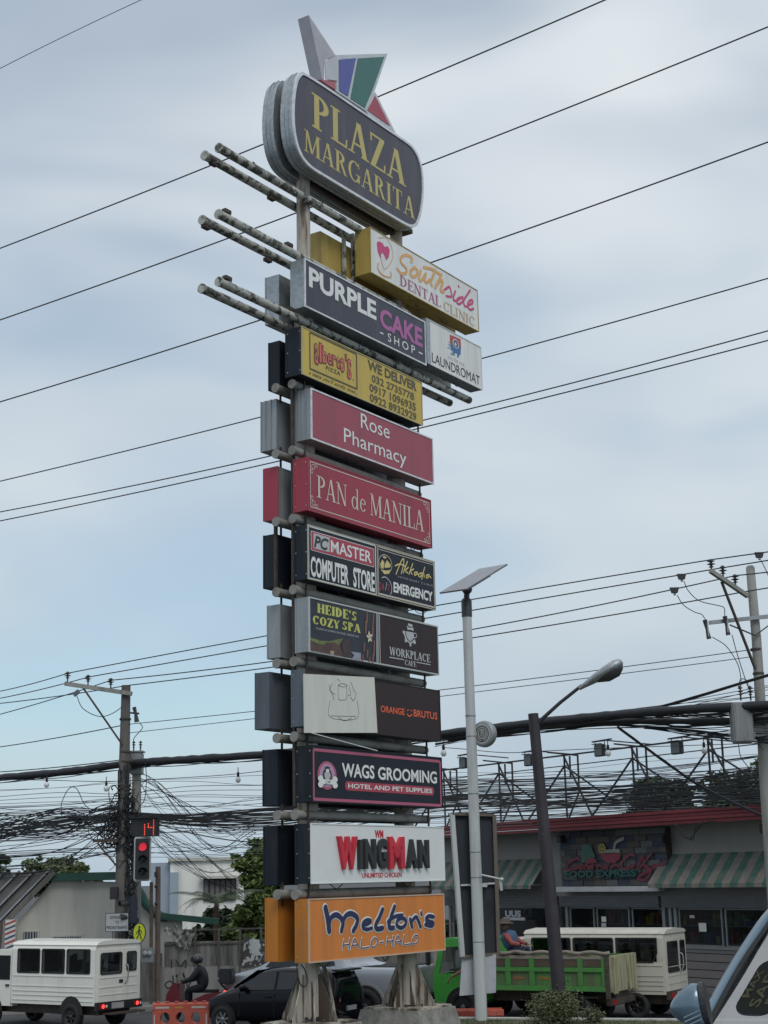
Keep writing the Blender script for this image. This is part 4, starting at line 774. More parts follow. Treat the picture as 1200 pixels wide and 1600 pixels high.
for i in range(14): st.append([(212+U(-4, 8), 1280+U(-15, 25), 44.6), (260, 1310+U(-12, 30), 47), (320, 1350+U(-25, 30), 50), (380, 1375+U(-30, 40), 54)])
strands('tangled_cables', 'fan of thin drop wires and service lines around both poles', st, (.006, .011))
st = []
for i in range(30):
    y = U(1225, 1345); st.append([(-40, y, 52), (90, y-U(2, 10), 50), (190, y-U(4, 16), 48), (300, y-U(0, 20), 48), (420, y-U(5, 25), 48), (560, y-U(5, 30), 49)])
for i in range(16):
    y = U(1212, 1290); st.append([(640, y+U(0, 10), 49), (850, y, 49.5), (1050, y-U(0, 15), 49), (1240, y-U(0, 35), 46)])
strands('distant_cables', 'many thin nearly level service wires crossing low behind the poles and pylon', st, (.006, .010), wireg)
tl = []
for i in range(85):
    c = Vector(at(188+random.gauss(0, 14), 1292+random.gauss(0, 26), 43.85)); rr = U(.08, .35); a0 = U(0, 6); tl.append([c+Vector((math.cos(a0+t*.8)*rr*U(.8, 1.2), U(-.12, .12), math.sin(a0+t*.8)*rr*U(.8, 1.3))) for t in range(int(U(5, 9)))])
for i in range(80):
    x = 203+random.gauss(0, 5); y = U(1225, 1450); c = Vector(at(x, y, 43.9)); tl.append([c+Vector((U(-.14, .14), U(-.1, .1), -k*.14)) for k in range(6)])
for i in range(16):
    x = 195+U(-8, 8); tl.append([at(x+U(-4, 4), 1200+k*40+U(-9, 9), 43.85) for k in range(6)])
mb = MB()
for P in tl: mb.tube(spline(P, 4), U(.008, .02), 4, caps=False)
tag(mb.build('cable_coils', wire, fix=False), 'dense knot of coiled black cables clinging to the left utility pole', 'cables', kind='stuff')

polem = mat('weathered_pole', (.135, .125, .115), .85, 0, .2, 3, (.06, .055, .05), .7, True, bump=.3)
polec = mat('concrete_pole', (.27, .27, .25), .85, 0, .15, 3, (.13, .13, .12), .7, True, bump=.3)
porc = mat('dark_porcelain', (.04, .035, .035), .3, 0, .1); porw = mat('pale_porcelain', (.35, .37, .36), .3, 0, .1)
def insulator(root, P, h=.30, r=.11, m=porc):
    P = Vector(P); i = MB(); i.lathe([(.0, h), (r*.4, h), (r*.45, h*.9), (r, h*.82), (r*.3, h*.74), (r*.3, h*.66), (r*1.05, h*.56), (r*.3, h*.47), (r*.3, h*.38), (r*.7, h*.30), (.02, h*.24), (.02, -.05)], P, 12).build('insulator', m, root)
def rel(root_o, p): return Vector(p)-root_o.location
# left utility pole
b0 = at(190, 1560, DL); tp = at(197, 1071, DL); o = empty('utility_pole', (b0.x, b0.y, 0), 0, 'left utility pole with a single side crossarm and three insulators', 'utility pole')
lo = at(189, 1500, DL)
MB().tube([Vector((rel(o, lo).x, 0, 0)), rel(o, at(192, 1300, DL)), rel(o, tp)], [.21, .18, .13], 14).build('shaft', polem, o)
A, B = rel(o, at(*L4(405, 272), DL-.1)), rel(o, at(*L4(825, 336), DL-.2)); MB().beam(A, B, .10, .12).build('crossarm', polec, o)
for px, py in ((422, 262), (550, 282), (692, 302)): insulator(o, rel(o, at(*L4(px, py-8), DL-.1)), .26, .10)
MB().beam(rel(o, at(*L4(520, 300), DL-.15)), rel(o, at(*L4(765, 655), DL-.2)), .05).build('brace', dkst, o)
for y in (495, 700, 760, 910, 935, 960, 1010): 
    c = rel(o, at(*L4(783, y), DL)); MB().lathe([(.165, -.03), (.175, 0), (.165, .03)], c, 14).build('band', dkst, o)
MB().tube([rel(o, at(*L4(x, y), DL-.25)) for x, y in ((815, 455), (870, 460))], .03, 6).build('fuse_bracket', dkst, o)
MB().tube([rel(o, at(*L4(x, y), DL-.3)) for x, y in ((838, 420), (848, 460), (855, 512))], [.06, .045, .075], 8).build('cutout_fuse', porc, o)
for pts in (((480, 350), (520, 430), (620, 478), (700, 460), (768, 415)), ((385, 1100), (385, 1020), (430, 930), (480, 930), (530, 1030), (600, 1075)), ((870, 515), (890, 550), (840, 610), (833, 650)), ((905, 740), (915, 860), (905, 990), (875, 1040)), ((690, 1040), (680, 960), (690, 915), (745, 905))):
    MB().tube(spline([rel(o, at(*L4(x, y), DL-.3)) for x, y in pts]), .012, 5).build('jumper_wire', wire, o, fix=False)
MB().beam(rel(o, at(*L4(460, 345), DL-.1)), rel(o, at(*L4(495, 318), DL-.1)), .08, .12).build('line_clamp', wireg, o)
MB().beam(rel(o, at(*L4(580, 1255), DL-.3)), rel(o, at(*L4(740, 1252), DL-.2)), .09).build('lower_arm', dkst, o); MB().beam(rel(o, at(*L4(610, 1270), DL-.3)), rel(o, at(*L4(735, 1420), DL-.2)), .05).build('brace', dkst, o)
for y in (905, 930, 955): MB().sphere(rel(o, at(*L4(745, y), DL-.2)), .045).build('spool_insulator', porc, o)
# second shaft beside it with a transformer
D2 = 44.6; b0 = at(213, 1560, D2); o = empty('transformer_pole', (b0.x, b0.y, 0), 0, 'shorter steel pole with a small grey transformer right beside the left utility pole', 'utility pole')
MB().tube([Vector((0, 0, 0)), rel(o, at(212, 1400, D2)), rel(o, at(213.5, 1205, D2))], [.17, .16, .13], 12).build('shaft', polec, o)
tb = MB(); P = rel(o, at(213.8, 1192, D2)); tb.box(P.x-.18, P.x+.18, -.2, .2, P.z-.34, P.z+.30, .03).build('transformer_tank', galvp, o); MB().box(P.x-.21, P.x+.21, -.23, .23, P.z+.30, P.z+.34).build('tank_lid', galvp, o)
for dx in (-.1, .1): insulator(o, P+Vector((dx, 0, .38)), .26, .06)
for px, w_, yy in ((236, .05, 1378), (246.5, .075, 1354)):
    b1 = at(px, 1560, 45.); o2 = empty('service_pole', (b1.x, b1.y, 0), 0, 'slim service pole carrying small insulators, %s' % ('thinner and shorter one behind the traffic light' if px < 240 else 'taller one left of the pale house'), 'pole')
    MB().tube([(0, 0, 0), rel(o2, at(px+.5, yy, 45.))], w_, 8).build('shaft', mat('rusty_service_pipe', (.16, .12, .10), .8, .1, .2, 4), o2)
    if px > 240:
        for y in (1364, 1368, 1385, 1412): MB().sphere(rel(o2, at(px-3, y, 44.9)), .05, 8, 6).build('spool_insulator', porc, o2)
for px in (227, 234): 
    b1 = at(px, 1490, 44.4); o2 = empty('electric_meter', b1, 0, 'round glass electric meter in a grey box, %s of the two by the poles' % ('left one' if px < 230 else 'right one'), 'electric meter'); MB().box(-.12, .12, -.05, .08, -.24, .16, .01).build('box', galvp, o2); MB().lathe([(0, -.12), (.06, -.12), (.075, -.05)], (0, 0, 0), 12, 'y').build('glass_dome', mat('meter_glass', (.4, .42, .42), .2), o2)
# right utility pole
bp = at(1211, 1560, DR); t0 = at(1172, 884, DR); t1 = at(1197, 1240, DR)
o = empty('utility_pole', (t1.x+(t1.x-t0.x)*.5, DR, 0), 0, 'right concrete utility pole with two crossarms, transformers and cutout fuses', 'utility pole')
MB().tube([Vector((0, 0, 0)), rel(o, t1), rel(o, at(1182, 1000, DR)), rel(o, t0)+Vector((0, 0, -.05)), rel(o, t0)], [.17, .135, .115, .105, .07], 18).build('shaft', polec, o)
MB().beam(rel(o, at(*R4(600, 207), DR-.9)), rel(o, at(*R4(832, 365), DR-.1)), .09, .10).build('crossarm', polec, o)
for (px, py), dd in (((607, 205), .88), ((680, 245), .6), ((757, 300), .35)): insulator(o, rel(o, at(*R4(px, py), DR-dd)), .27, .10)
MB().beam(rel(o, at(*R4(670, 275), DR-.6)), rel(o, at(*R4(880, 820), DR-.1)), .05).build('brace', dkst, o)
MB().beam(rel(o, at(*R4(590, 532), DR-.18)), rel(o, at(*R4(1100, 478), DR-.18)), .07, .09).build('crossarm', galvp, o)
MB().beam(rel(o, at(*R4(720, 545), DR-.2)), rel(o, at(*R4(880, 612), DR-.18)), .03).build('brace', dkst, o); MB().beam(rel(o, at(*R4(880, 612), DR-.18)), rel(o, at(*R4(1010, 515), DR-.2)), .03).build('brace', dkst, o)
for a, b in (((565, 515), (592, 632)), ((690, 492), (712, 608))):
    MB().tube([rel(o, at(*R4(*a), DR-.3)), rel(o, at(*R4((a[0]+b[0])/2, (a[1]+b[1])/2), DR-.3)), rel(o, at(*R4(*b), DR-.3))], [.06, .035, .06], 8).build('cutout_fuse', porc, o)
    MB().tube([rel(o, at(*R4(a[0]+16, a[1]+22), DR-.34)), rel(o, at(*R4(b[0]-2, b[1]-16), DR-.34))], .018, 6).build('fuse_barrel', porw, o)
for x, y in ((420, 243), (375, 328), (905, 108)):
    c = rel(o, at(*R4(x, y), DR-.3)); MB().prism([(-.11, .06), (.11, .06), (.07, -.07), (-.07, -.07)], -.05, .05).build('hot_line_clamp', blackp, o).location = c; MB().sphere(c+Vector((0, 0, -.10)), .035, 8, 6).build('clamp_eye', porw, o)
for pts in (((435, 272), (460, 330), (530, 395), (650, 425), (685, 440), (690, 490)), ((392, 360), (430, 420), (500, 465), (545, 480), (570, 515)), ((612, 622), (700, 680), (770, 790), (790, 880), (790, 930)), ((735, 608), (765, 720), (800, 830), (830, 920), (845, 935)), ((915, 140), (945, 200), (975, 270)), ((775, 1290), (790, 1370), (850, 1450), (900, 1500)), ((830, 1090), (850, 1200), (930, 1330)), ((775, 935), (790, 885), (830, 895), (835, 935))):
    MB().tube(spline([rel(o, at(*R4(x, y), DR-.35)) for x, y in pts]), .011, 5).build('jumper_wire', wire, o, fix=False)
P = rel(o, at(*R4(795, 1160), DR-.2)); MB().box(P.x-.24, P.x+.24, P.y-.2, P.y+.2, P.z-.46, P.z+.48, .03).build('transformer_tank', mat('weathered_tank_grey', (.20, .21, .215), .6, .1, .2, 3, (.08, .08, .08), .7, True), o)
P2 = rel(o, at(*R4(905, 1165), DR-.1)); MB().box(P2.x-.22, P2.x+.32, P2.y-.18, P2.y+.2, P2.z-.36, P2.z+.36, .03).build('transformer_tank', mat('pale_tank_paint', (.30, .31, .30), .6, .1, .15, 3, (.12, .12, .12), .6, True), o)
for x in (790, 852): insulator(o, rel(o, at(*R4(x, 1005), DR-.2)), .30, .07)
for x, y, in ((885, 700), (900, 850)): MB().lathe([(.13, -.03), (.14, 0), (.13, .03)], rel(o, at(*R4(x, y), DR)), 14).build('band', dkst, o)
# hanging bulbs
bulbg = mat('bulb_glass', (.62, .64, .64), .15, 0, .02)
for i, (x, y, D, lab) in enumerate(((73, 1222, 43.5, 'bare bulb hanging under the cable bundle at far left'), (166, 1228, 43.4, 'bare bulb hanging just left of the left utility pole'), (372, 1214, 41.5, 'bare bulb hanging left of the pylon'), (693, 1172, 38, 'bare bulb hanging beside the right end of the grooming sign'), (950, 1172, 38, 'bare bulb hanging beside the third roof floodlight'), (1100, 1168, 38, 'bare bulb hanging left of the right utility pole'))):
    P = at(x, y, D); o = empty('light_bulb', P, 0, lab, 'light bulb', 'bare bulbs strung over the street'); MB().tube([(0, 0, .26), (0, 0, .12)], .012, 5).build('flex', wire, o); MB().lathe([(.03, .13), (.035, .12), (.035, .0), (.02, -.0)], (0, 0, 0), 10).build('socket', blackp, o); MB().sphere((0, 0, -.075), .075, 12, 8, (1, 1, 1.15)).build('globe', bulbg, o)
tag(strands('bulb_string', 'x', [[(-20, 1218, 44), (73, 1219, 43.5), (166, 1221, 43.4), (270, 1216, 42.5), (372, 1209, 41.5), (480, 1195, 40)], [(690, 1168, 38), (720, 1170, 38), (790, 1176, 38), (860, 1173, 38), (950, 1169, 38), (1100, 1164, 38), (1220, 1160, 37)]], (.009, .01)), 'thin sagging wire that carries the bare bulbs over the street', 'cable')

# ================================================================== SOLAR STREET LAMP with round sign and board
whp = mat('white_pole_paint', (.50, .52, .52), .5, .1, .08, 3, (.3, .3, .3), .5, True)
DS = 36.2; bs = at(752, 1588, DS); tps = at(729, 945, DS); o = empty('solar_street_lamp', (bs.x, bs.y, ISZ-.03), 0, 'tall white pole with a tilted solar panel on top', 'street lamp')
lean = (tps.x-bs.x)
def SP(t): return Vector((lean*t, 0, (tps.z-o.location.z)*t))
MB().tube([SP(0), SP(1)], [.140, .112], 20).build('pole', whp, o)
for t in (.18, .33, .39, .53, .67, .72): c = SP(t); MB().lathe([(.125, -.02), (.142-.02*t, -.015), (.142-.02*t, .015), (.125, .02)], c, 18).build('joint_band', galvp, o)
MB().lathe([(.128, -.25), (.13, .15), (.10, .2), (.0, .2)], SP(1)+Vector((0, 0, -.05)), 18).build('dark_collar', trimd, o)
MB().tube([SP(1)+Vector((0, 0, .1)), SP(1)+Vector((.03, 0, .45))], .07, 12).build('neck', trimd, o); MB().sphere(SP(1)+Vector((.02, -.04, .38)), .13, 12, 8).build('swivel_joint', trimd, o)
# panel: traced corners near edge / far edge
pA, pB, pC, pD = at(687, 927, DS-.35), at(729, 921, DS-.65), at(793, 882, DS-.05), at(757, 888, DS+.6)
cc = (pA+pB+pC+pD)/4
u = (pC-pB); v = (pA-pB); nrm = u.cross(v).normalized(); nrm = nrm if nrm.z > 0 else -nrm
pD = pA+u*.96
pts = [rel(o, p) for p in (pA, pB, pC, pD)]
pn = MB(); pn.add([p-nrm*.02 for p in pts]+[p+nrm*.02 for p in pts], [(0, 1, 2, 3), (7, 6, 5, 4)]+[(i, (i+1) % 4, 4+(i+1) % 4, 4+i) for i in range(4)]); pn.build('solar_panel', mat('panel_back', (.25, .26, .28), .35, .3, .05, 4), o)
q = [rel(o, cc)+(p-rel(o, cc))*.45-nrm*.06 for p in pts]; MB().add([p-nrm*.05 for p in q]+[p+nrm*.04 for p in q], [(0, 1, 2, 3), (7, 6, 5, 4)]+[(i, (i+1) % 4, 4+(i+1) % 4, 4+i) for i in range(4)]).build('lamp_housing', trimd, o)
# round light box on the pole
c = at(757, 1147, DS-.05); ds = empty('round_sign', c, R(-38), 'small round grey light box sign fixed to the white solar pole', 'sign')
MB().lathe([(0, -.10), (.26, -.10), (.30, -.085), (.315, -.04), (.30, 0), (.315, .04), (.30, .085), (.26, .10), (0, .10)], (0, 0, 0), 32, 'y').build('drum_casing', galvp, ds)
MB().lathe([(0, -.103), (.235, -.103)], (0, 0, 0), 32, 'y').build('face', mat('pale_round_face', (.42, .43, .42), .5), ds)
for r1, r2 in ((.17, .195), (.125, .14)): MB().lathe([(r1, -.107), (r2, -.107)], (0, 0, 0), 32, 'y').build('ring_print', inkb, ds)
V, F = brush_polys([([(-.07, .08), (-.07, -.02), (-.03, -.07), (.03, -.07), (.07, -.02), (.07, .08)], 1), ([(-.03, .09), (-.03, 0), (0, -.03), (.03, 0), (.03, .09)], .7), ([(-.03, -.13), (.0, -.16), (.03, -.13)], .7)], .022); MB().add([(a, -.108-.0004*l, b) for a, b, l in V], F).build('monogram', inkb, ds)
MB().beam((-.30, .0, .22), (-.36, .15, .22), .03).build('clamp', trimd, ds); MB().beam((-.30, .0, -.2), (-.36, .15, -.2), .03).build('clamp', trimd, ds)
# board seen from behind
F1 = Frame((at(740, 1380, DS+.28).x, DS+.28, 0), R(10)); s_ = []
P4 = [F1.loc(*p, 0) for p in ((706, 1272), (771, 1274), (778, 1490), (722, 1495))]
bo = empty('lamp_post_board', F1.w(P4[3][0], 0, P4[3][1]), F1.a, 'tall narrow signboard seen from its dark back, hung behind the white pole', 'signboard')
rp = [(x-P4[3][0], z-P4[3][1]) for x, z in P4]
MB().prism(rp, .0, .03).build('dark_back_sheet', mat('dark_cloth_back', (.022, .028, .038), .7, 0, .15, 2), bo)
def edge(a, b, w_, m, nm, y0=-.10, y1=.06): MB().obox(((a[0]+b[0])/2, (y0+y1)/2, (a[1]+b[1])/2), ((b[0]-a[0])/2, 0, (b[1]-a[1])/2), (0, (y1-y0)/2, 0), (w_/2*(1 if abs(b[1]-a[1]) > .5 else 0), 0, w_/2*(0 if abs(b[1]-a[1]) > .5 else 1))).build(nm, m, bo)
edge(rp[3], rp[0], .10, whp, 'pale_side_frame'); edge(rp[1], rp[2], .09, mat('brown_frame', (.13, .11, .09), .7), 'brown_side_frame'); edge(rp[0], rp[1], .06, MC['brown_frame'], 'top_frame'); edge(rp[3], rp[2], .06, MC['brown_frame'], 'bottom_frame')
zz = F1.loc(730, 1383, -.06)[1]-P4[3][1]; MB().beam((-.0, -.07, zz), (.85, -.07, zz+.03), .05, .04).build('bracket_bar', whp, bo)
for dz in (0,): MB().beam((.2, -.12, zz), (.62, -.12, zz-.03), .10, .05).build('clamp_plate', whp, bo)
a0 = at(752, 1367, DS-.2); a1 = at(784, 1374, DS-.3); ar = empty('flag_arm', a0, 0, 'short white bracket arm sticking out right of the white pole', 'bracket'); MB().tube([(0, 0, 0), a1-a0], .022, 8).build('arm', whp, ar); MB().sphere(a1-a0, .045, 10, 7).build('end_ball', whp, ar)
MB().add([(a1-a0)+Vector(q) for q in ((-.06, 0, -.02), (.0, 0, -.03), (.02, .02, -.25), (-.04, .02, -.26))], [(0, 1, 2, 3)]).build('rag', whp, ar)
# tarp hanging below
tp = MB(); F2 = Frame((F1.o.x, DS+.1+.12, 0), R(4)); T = [F2.loc(*p, 0) for p in ((722, 1494), (775, 1491), (775, 1551), (718, 1556))]
n = 8; vs = []
for j in range(n+1):
    for i in range(n+1):
        a, b = i/n, j/n; x = (T[0][0]*(1-a)+T[1][0]*a)*(1-b)+(T[3][0]*(1-a)+T[2][0]*a)*b; z = (T[0][1]*(1-a)+T[1][1]*a)*(1-b)+(T[3][1]*(1-a)+T[2][1]*a)*b; vs.append(F2.w(x, .03*math.sin(i*2.1+j*.4)*b, z))
tp.add(vs, [(j*(n+1)+i, j*(n+1)+i+1, (j+1)*(n+1)+i+1, (j+1)*(n+1)+i) for j in range(n) for i in range(n)], True)
tag(tp.build('hanging_tarp', mat('pale_tarp', (.42, .44, .47), .7, 0, .06, 3, (.3, .31, .33), .4), fix=False), 'pale grey tarpaulin sheet hanging behind the foot of the white pole', 'tarpaulin')

# ================================================================== BLACK LAMP POST
DB = 35.2; bb = at(878, 1590, DB); tt = at(833, 1115, DB); o = empty('street_lamp', (bb.x, bb.y, ISZ-.03), 0, 'leaning dark steel lamp post with a cobra head lamp, its foot in the bush', 'street lamp')
blk = mat('dark_purple_brown_paint', (.035, .030, .036), .55, .1, .2, 3, (.10, .08, .07), .4, thresh=(.62, .7))
B0 = Vector((0, 0, 0)); T0 = rel(o, tt); MB().tube([B0, T0], [.165, .120], 18).build('post', blk, o)
MB().tube([rel(o, at(842, 1128, DB)), rel(o, at(875, 1098, DB-.1)), rel(o, at(909, 1071, DB-.25))], [.045, .042, .04], 10).build('arm', blk, o)
hA, hB = rel(o, at(905, 1076, DB-.25)), rel(o, at(972, 1033, DB-.55)); d = (hB-hA); L_ = d.length; d.normalize(); side = d.cross(Vector((0, 0, 1))).normalized(); up = side.cross(d)
def loftx(prof, nm, m, zf):
    mb = MB(); n = 14; vs = []
    for t, w_, h_ in prof:
        for k in range(n):
            a = 2*PI*k/n; s_, c_ = math.sin(a), math.cos(a); hh = h_*(zf if s_ > 0 else 1); vs.append(hA+d*(L_*t)+side*(w_*c_)+up*(hh*s_))
    fs = [(i*n+k, i*n+(k+1) % n, (i+1)*n+(k+1) % n, (i+1)*n+k) for i in range(len(prof)-1) for k in range(n)]
    mb.add(vs, fs, True); mb.add(vs[:n], [tuple(range(n))]); mb.add(vs[-n:], [tuple(range(n))]); return mb.build(nm, m, o)
loftx([(0, .05, .045), (.12, .07, .06), (.35, .15, .10), (.6, .21, .13), (.85, .19, .13), (.97, .11, .09), (1.0, .05, .04)], 'lamp_head', galv, 1.0)
loftx([(.38, .10, .12), (.58, .18, .24), (.8, .175, .26), (.93, .10, .17), (.97, .04, .09)], 'lamp_glass', mat('dark_refractor', (.05, .045, .05), .25, 0, .1), .3)
# ================================================================== TREES AND PLANTS
leafs = [mat('leaf_dark', (.035, .055, .025), .6, 0, .45, 4), mat('leaf_mid', (.055, .085, .035), .6, 0, .4, 4), mat('leaf_olive', (.095, .125, .045), .6, 0, .4, 4), mat('leaf_feathery', (.11, .16, .045), .6, 0, .35, 4)]
bark = mat('bark', (.10, .075, .055), .9, 0, .25, 5, bump=.4)
def foliage(blobs, n, s, flat=.5):
    mb = MB()
    if s > .05:     # break every clump into smaller sprays with gaps between them
        nb = []
        for bx, by, bz, rx, ry, rz in blobs:
            for _ in range(13):
                v = Vector((random.gauss(0, 1), random.gauss(0, 1), random.gauss(0, 1))).normalized()*U(.35, 1.12); k = U(.16, .34); nb.append((bx+v.x*rx, by+v.y*ry, bz+v.z*rz, rx*k, ry*k, rz*k))
        blobs = nb
    tot = sum(b[3]*b[4]*b[5] for b in blobs)
    for bx, by, bz, rx, ry, rz in blobs:
        for _ in range(int(n*rx*ry*rz/tot)+1):
            while True:
                v = Vector((random.gauss(0, .62), random.gauss(0, .62), random.gauss(0, .62)))
                if .1 < v.length < 2: break
            v *= 1+.16*math.sin(v.x*7+bx*3)*math.cos(v.z*6+bz)
            c = Vector((bx+v.x*rx, by+v.y*ry, bz+v.z*rz)); a = Vector((random.gauss(0, 1), random.gauss(0, 1), random.gauss(0, flat))).normalized(); b = a.cross(Vector((random.gauss(0, 1), random.gauss(0, 1), random.gauss(0, 1)))).normalized(); ss = s*U(.6, 1.35)
            mb.add([c-a*ss, c-b*ss*.42, c+a*ss, c+b*ss*.42], [(0, 1, 2, 3)])
    return mb
def tree(name, label, base, h, blobs, n, s, m, r=.16, cat='tree', group=None):
    o = empty(name, base, 0, label, cat, group)
    t = MB(); top = Vector((U(-.2, .2), 0, h*.6)); t.tube(spline([(0, 0, 0), top*.5+Vector((.1, 0, 0)), top]), [r*(1-.5*k/10) for k in range(11)], 9)
    t.build('trunk', bark, o)
    for b in blobs:
        c = Vector(b[:3]); MB().tube(spline([top*U(.6, .95), (top+c)/2+Vector((U(-.2, .2), U(-.2, .2), -.1)), c]), [r*.4*(1-.8*k/10) for k in range(11)], 5).build('limb', bark, o)
    foliage(blobs, n, s).build('crown', m, o, fix=False); return o
def atg(px, py, D): p = at(px, py, D); return p
def tb(px0, px1, py0, py1, D, k=7, rz=None):   # clumps filling a picture region at distance D, relative to base
    a, b = at(px0, py0, D), at(px1, py1, D); base = Vector(((a.x+b.x)/2, D, 0)); W, H = b.x-a.x, a.z-b.z; out = []
    for i in range(k):
        rx = W*U(.20, .30); out.append((U(-.5, .5)*(W-rx*1.6), U(-.8, .8), b.z+rx*.5+U(0, 1)*(H-rx*1.4), rx, rx*.9, rx*U(.7, .95)))
    return base, a.z, out
ba, h, bl = tb(368, 460, 1306, 1475, 53, 11); tree('leafy_tree', 'light green tree standing left behind the pylon, above the concrete wall', ba, h, bl, 17000, .12, leafs[3], .18)
ba, h, bl = tb(348, 432, 1386, 1492, 50, 7); tree('feathery_tree', 'feathery bright green bush leaning over the concrete wall near the pylon', ba, h, bl, 12000, .10, leafs[3], .1)
ba, h, bl = tb(290, 372, 1395, 1482, 54, 7); tree('dark_shrub', 'dark shrub growing in front of the white house behind the wall', ba, h, bl, 9000, .12, leafs[0], .1)
ba, h, bl = tb(38, 130, 1336, 1400, 66, 9); tree('rounded_tree', 'small rounded tree showing above the green roof beam at left', ba, h, bl, 8000, .15, leafs[2], .16)
ba, h, bl = tb(128, 158, 1350, 1385, 66, 3); tree('sparse_tree', 'sparse twiggy little tree right of the rounded tree', ba, h, bl, 900, .14, leafs[2], .1)
ba, h, bl = tb(-20, 16, 1335, 1380, 66, 4); tree('edge_tree', 'bit of tree at the far left edge above the corrugated roof', ba, h, bl, 1200, .14, leafs[1], .1)
ba, h, bl = tb(975, 1110, 1196, 1300, 60, 9); tree('vine_tree', 'dark dense tree rising behind the store roof under the cables', ba, h, bl, 16000, .15, leafs[0], .25)
ba, h, bl = tb(1085, 1245, 1200, 1300, 64, 11); tree('tree_behind_pole', 'leafy tree behind the right utility pole above the store roof', ba, h, bl, 13000, .16, leafs[1], .25)
ba, h, bl = tb(560, 720, 1395, 1480, 60, 6); tree('backdrop_tree', 'dark tree glimpsed through the gaps of the pylon', ba, h, bl, 8000, .14, leafs[0], .2)
# palm
def frond(mb, O, az, L_, droop, n=26):
    for side in (-1, 1):
        for i in range(1, n):
            t = i/n; p = O+Vector((math.cos(az)*L_*t, math.sin(az)*L_*t, L_*(.75*t-droop*t*t))); dr = Vector((math.cos(az), math.sin(az), .75-2*droop*t)).normalized(); sd = Vector((-math.sin(az), math.cos(az), 0))*side
            l = L_*.30*math.sin(PI*min(1, t+.12))+.05; tip = p+(sd*.8+dr*.55+Vector((0, 0, -.25)))*l; w_ = dr*.022; mb.add([p-w_, p+w_, tip], [(0, 1, 2)])
pb = at(338, 1500, 50); o = empty('palm_plant', (pb.x, pb.y, 0), 0, 'palm with drooping feathery fronds before the white house', 'palm'); tz = at(338, 1408, 50).z
MB().tube([(0, 0, 0), (0, 0, tz)], [.12, .08], 8).build('trunk', bark, o)
for k in range(11): f = MB(); frond(f, Vector((0, 0, tz-.1)), k*2*PI/11+.3, U(1.3, 1.9), U(.5, 1.0)); f.build('frond', leafs[1], o, fix=False)
# bush on the island
for (px, D, w_, h_, lab, n) in ((868, 35.0, .68, .68, 'small leafed round bush at the foot of the dark lamp post', 9000), (925, 35.1, .32, .30, 'low weedy tuft right of the round bush', 1200)):
    p = at(px, 1592, D); o = empty('bush', (p.x, p.y, ISZ-.03), 0, lab, 'bush')
    MB().tube([(0, 0, 0), (0, 0, h_*.5)], .02, 5).build('stem', bark, o)
    foliage([(U(-.5, .5)*w_, U(-.25, .25)*w_, h_*.45+U(-.1, .15)*h_, w_*.42, w_*.42, h_*.42) for _ in range(7)]+[(0, 0, h_*.62, w_*.45, w_*.45, h_*.35)], n, .030).build('crown', mat('bush_leaf', (.10, .115, .055), .55, 0, .5, 6), o, fix=False)

# ================================================================== LEFT BUILDINGS
wallw = mat('stained_white_wall', (.47, .46, .41), .85, 0, .08, 1.0, (.27, .26, .23), .6, True, thresh=(.48, .75), bump=.15)
green = mat('dark_green_paint', (.02, .075, .055), .6, 0, .15, 3); dark = mat('dark_opening', (.02, .022, .025), .7)
LF = Frame((at(100, 1400, 47).x, 47, 0), R(2))
def LP(px, py, c=0): return LF.loc(px, py, c)
wb = empty('white_building', LF.o, LF.a, 'low white building with green roof edge and corrugated lean roof at left', 'building')
poly = [LP(18, 1452), LP(83, 1376), LP(182, 1378), (LP(182, 1378)[0], 0), (LP(18, 1452)[0], 0)]
MB().prism(poly, 0, .2).build('gable_wall', wallw, wb)
a = LP(80, 1367, -.15); b = LP(184, 1368.5, -.15); zb_ = LP(130, 1376, -.15)[1]
MB().box(a[0], b[0]+.3, -.25, .3, zb_, a[1]+.05, .01).build('green_beam', green, wb)
# corrugated roof: rake edge then sheets running back to the left
rk0 = LF.w(*((lambda q: (q[0], -.3, q[1]))(LF.loc(84, 1363, -.3)))); rk1 = LF.w(*((lambda q: (q[0], -.3, q[1]))(LF.loc(6, 1443, -.3)))); bk = Vector((-7.5, 3.2, 0))
rmat = mat('corrugated_roof_sheet', (.10, .095, .09), .6, .3, .25, 2, (.12, .10, .09), .6, True); 
nr = 40
for sct in range(5):
    mb = MB(); vs = []; m_ = 16
    for i in range(m_+1):
        for j, rk in enumerate((rk0, rk1)):
            t = (sct*m_+i)/(5*m_); p = rk+bk*t+Vector((0, 0, .035*(1 if i % 4 < 2 else -1))); vs.append(p-wb.location)
    MR = Matrix.Rotation(-LF.a, 3, 'Z'); vs = [MR @ v for v in vs]
    mb.add(vs, [(2*i, 2*i+1, 2*i+3, 2*i+2) for i in range(m_)]); mb.build('roof_sheet', rmat, wb, fix=False)
for k in range(15):
    p0_ = rk0+bk*((k+.3)/15)+Vector((0, 0, .07)); p1_ = rk1+bk*((k+.3)/15)+Vector((0, 0, .07)); MB().beam(MR @ (p0_-wb.location), MR @ (p1_-wb.location), .17, .05).build('roof_ridge_strip', galvp, wb)
MR = Matrix.Rotation(-LF.a, 3, 'Z'); MB().beam(MR @ (rk0-wb.location), MR @ (rk1-wb.location), .10, .16).build('barge_board', polem, wb)
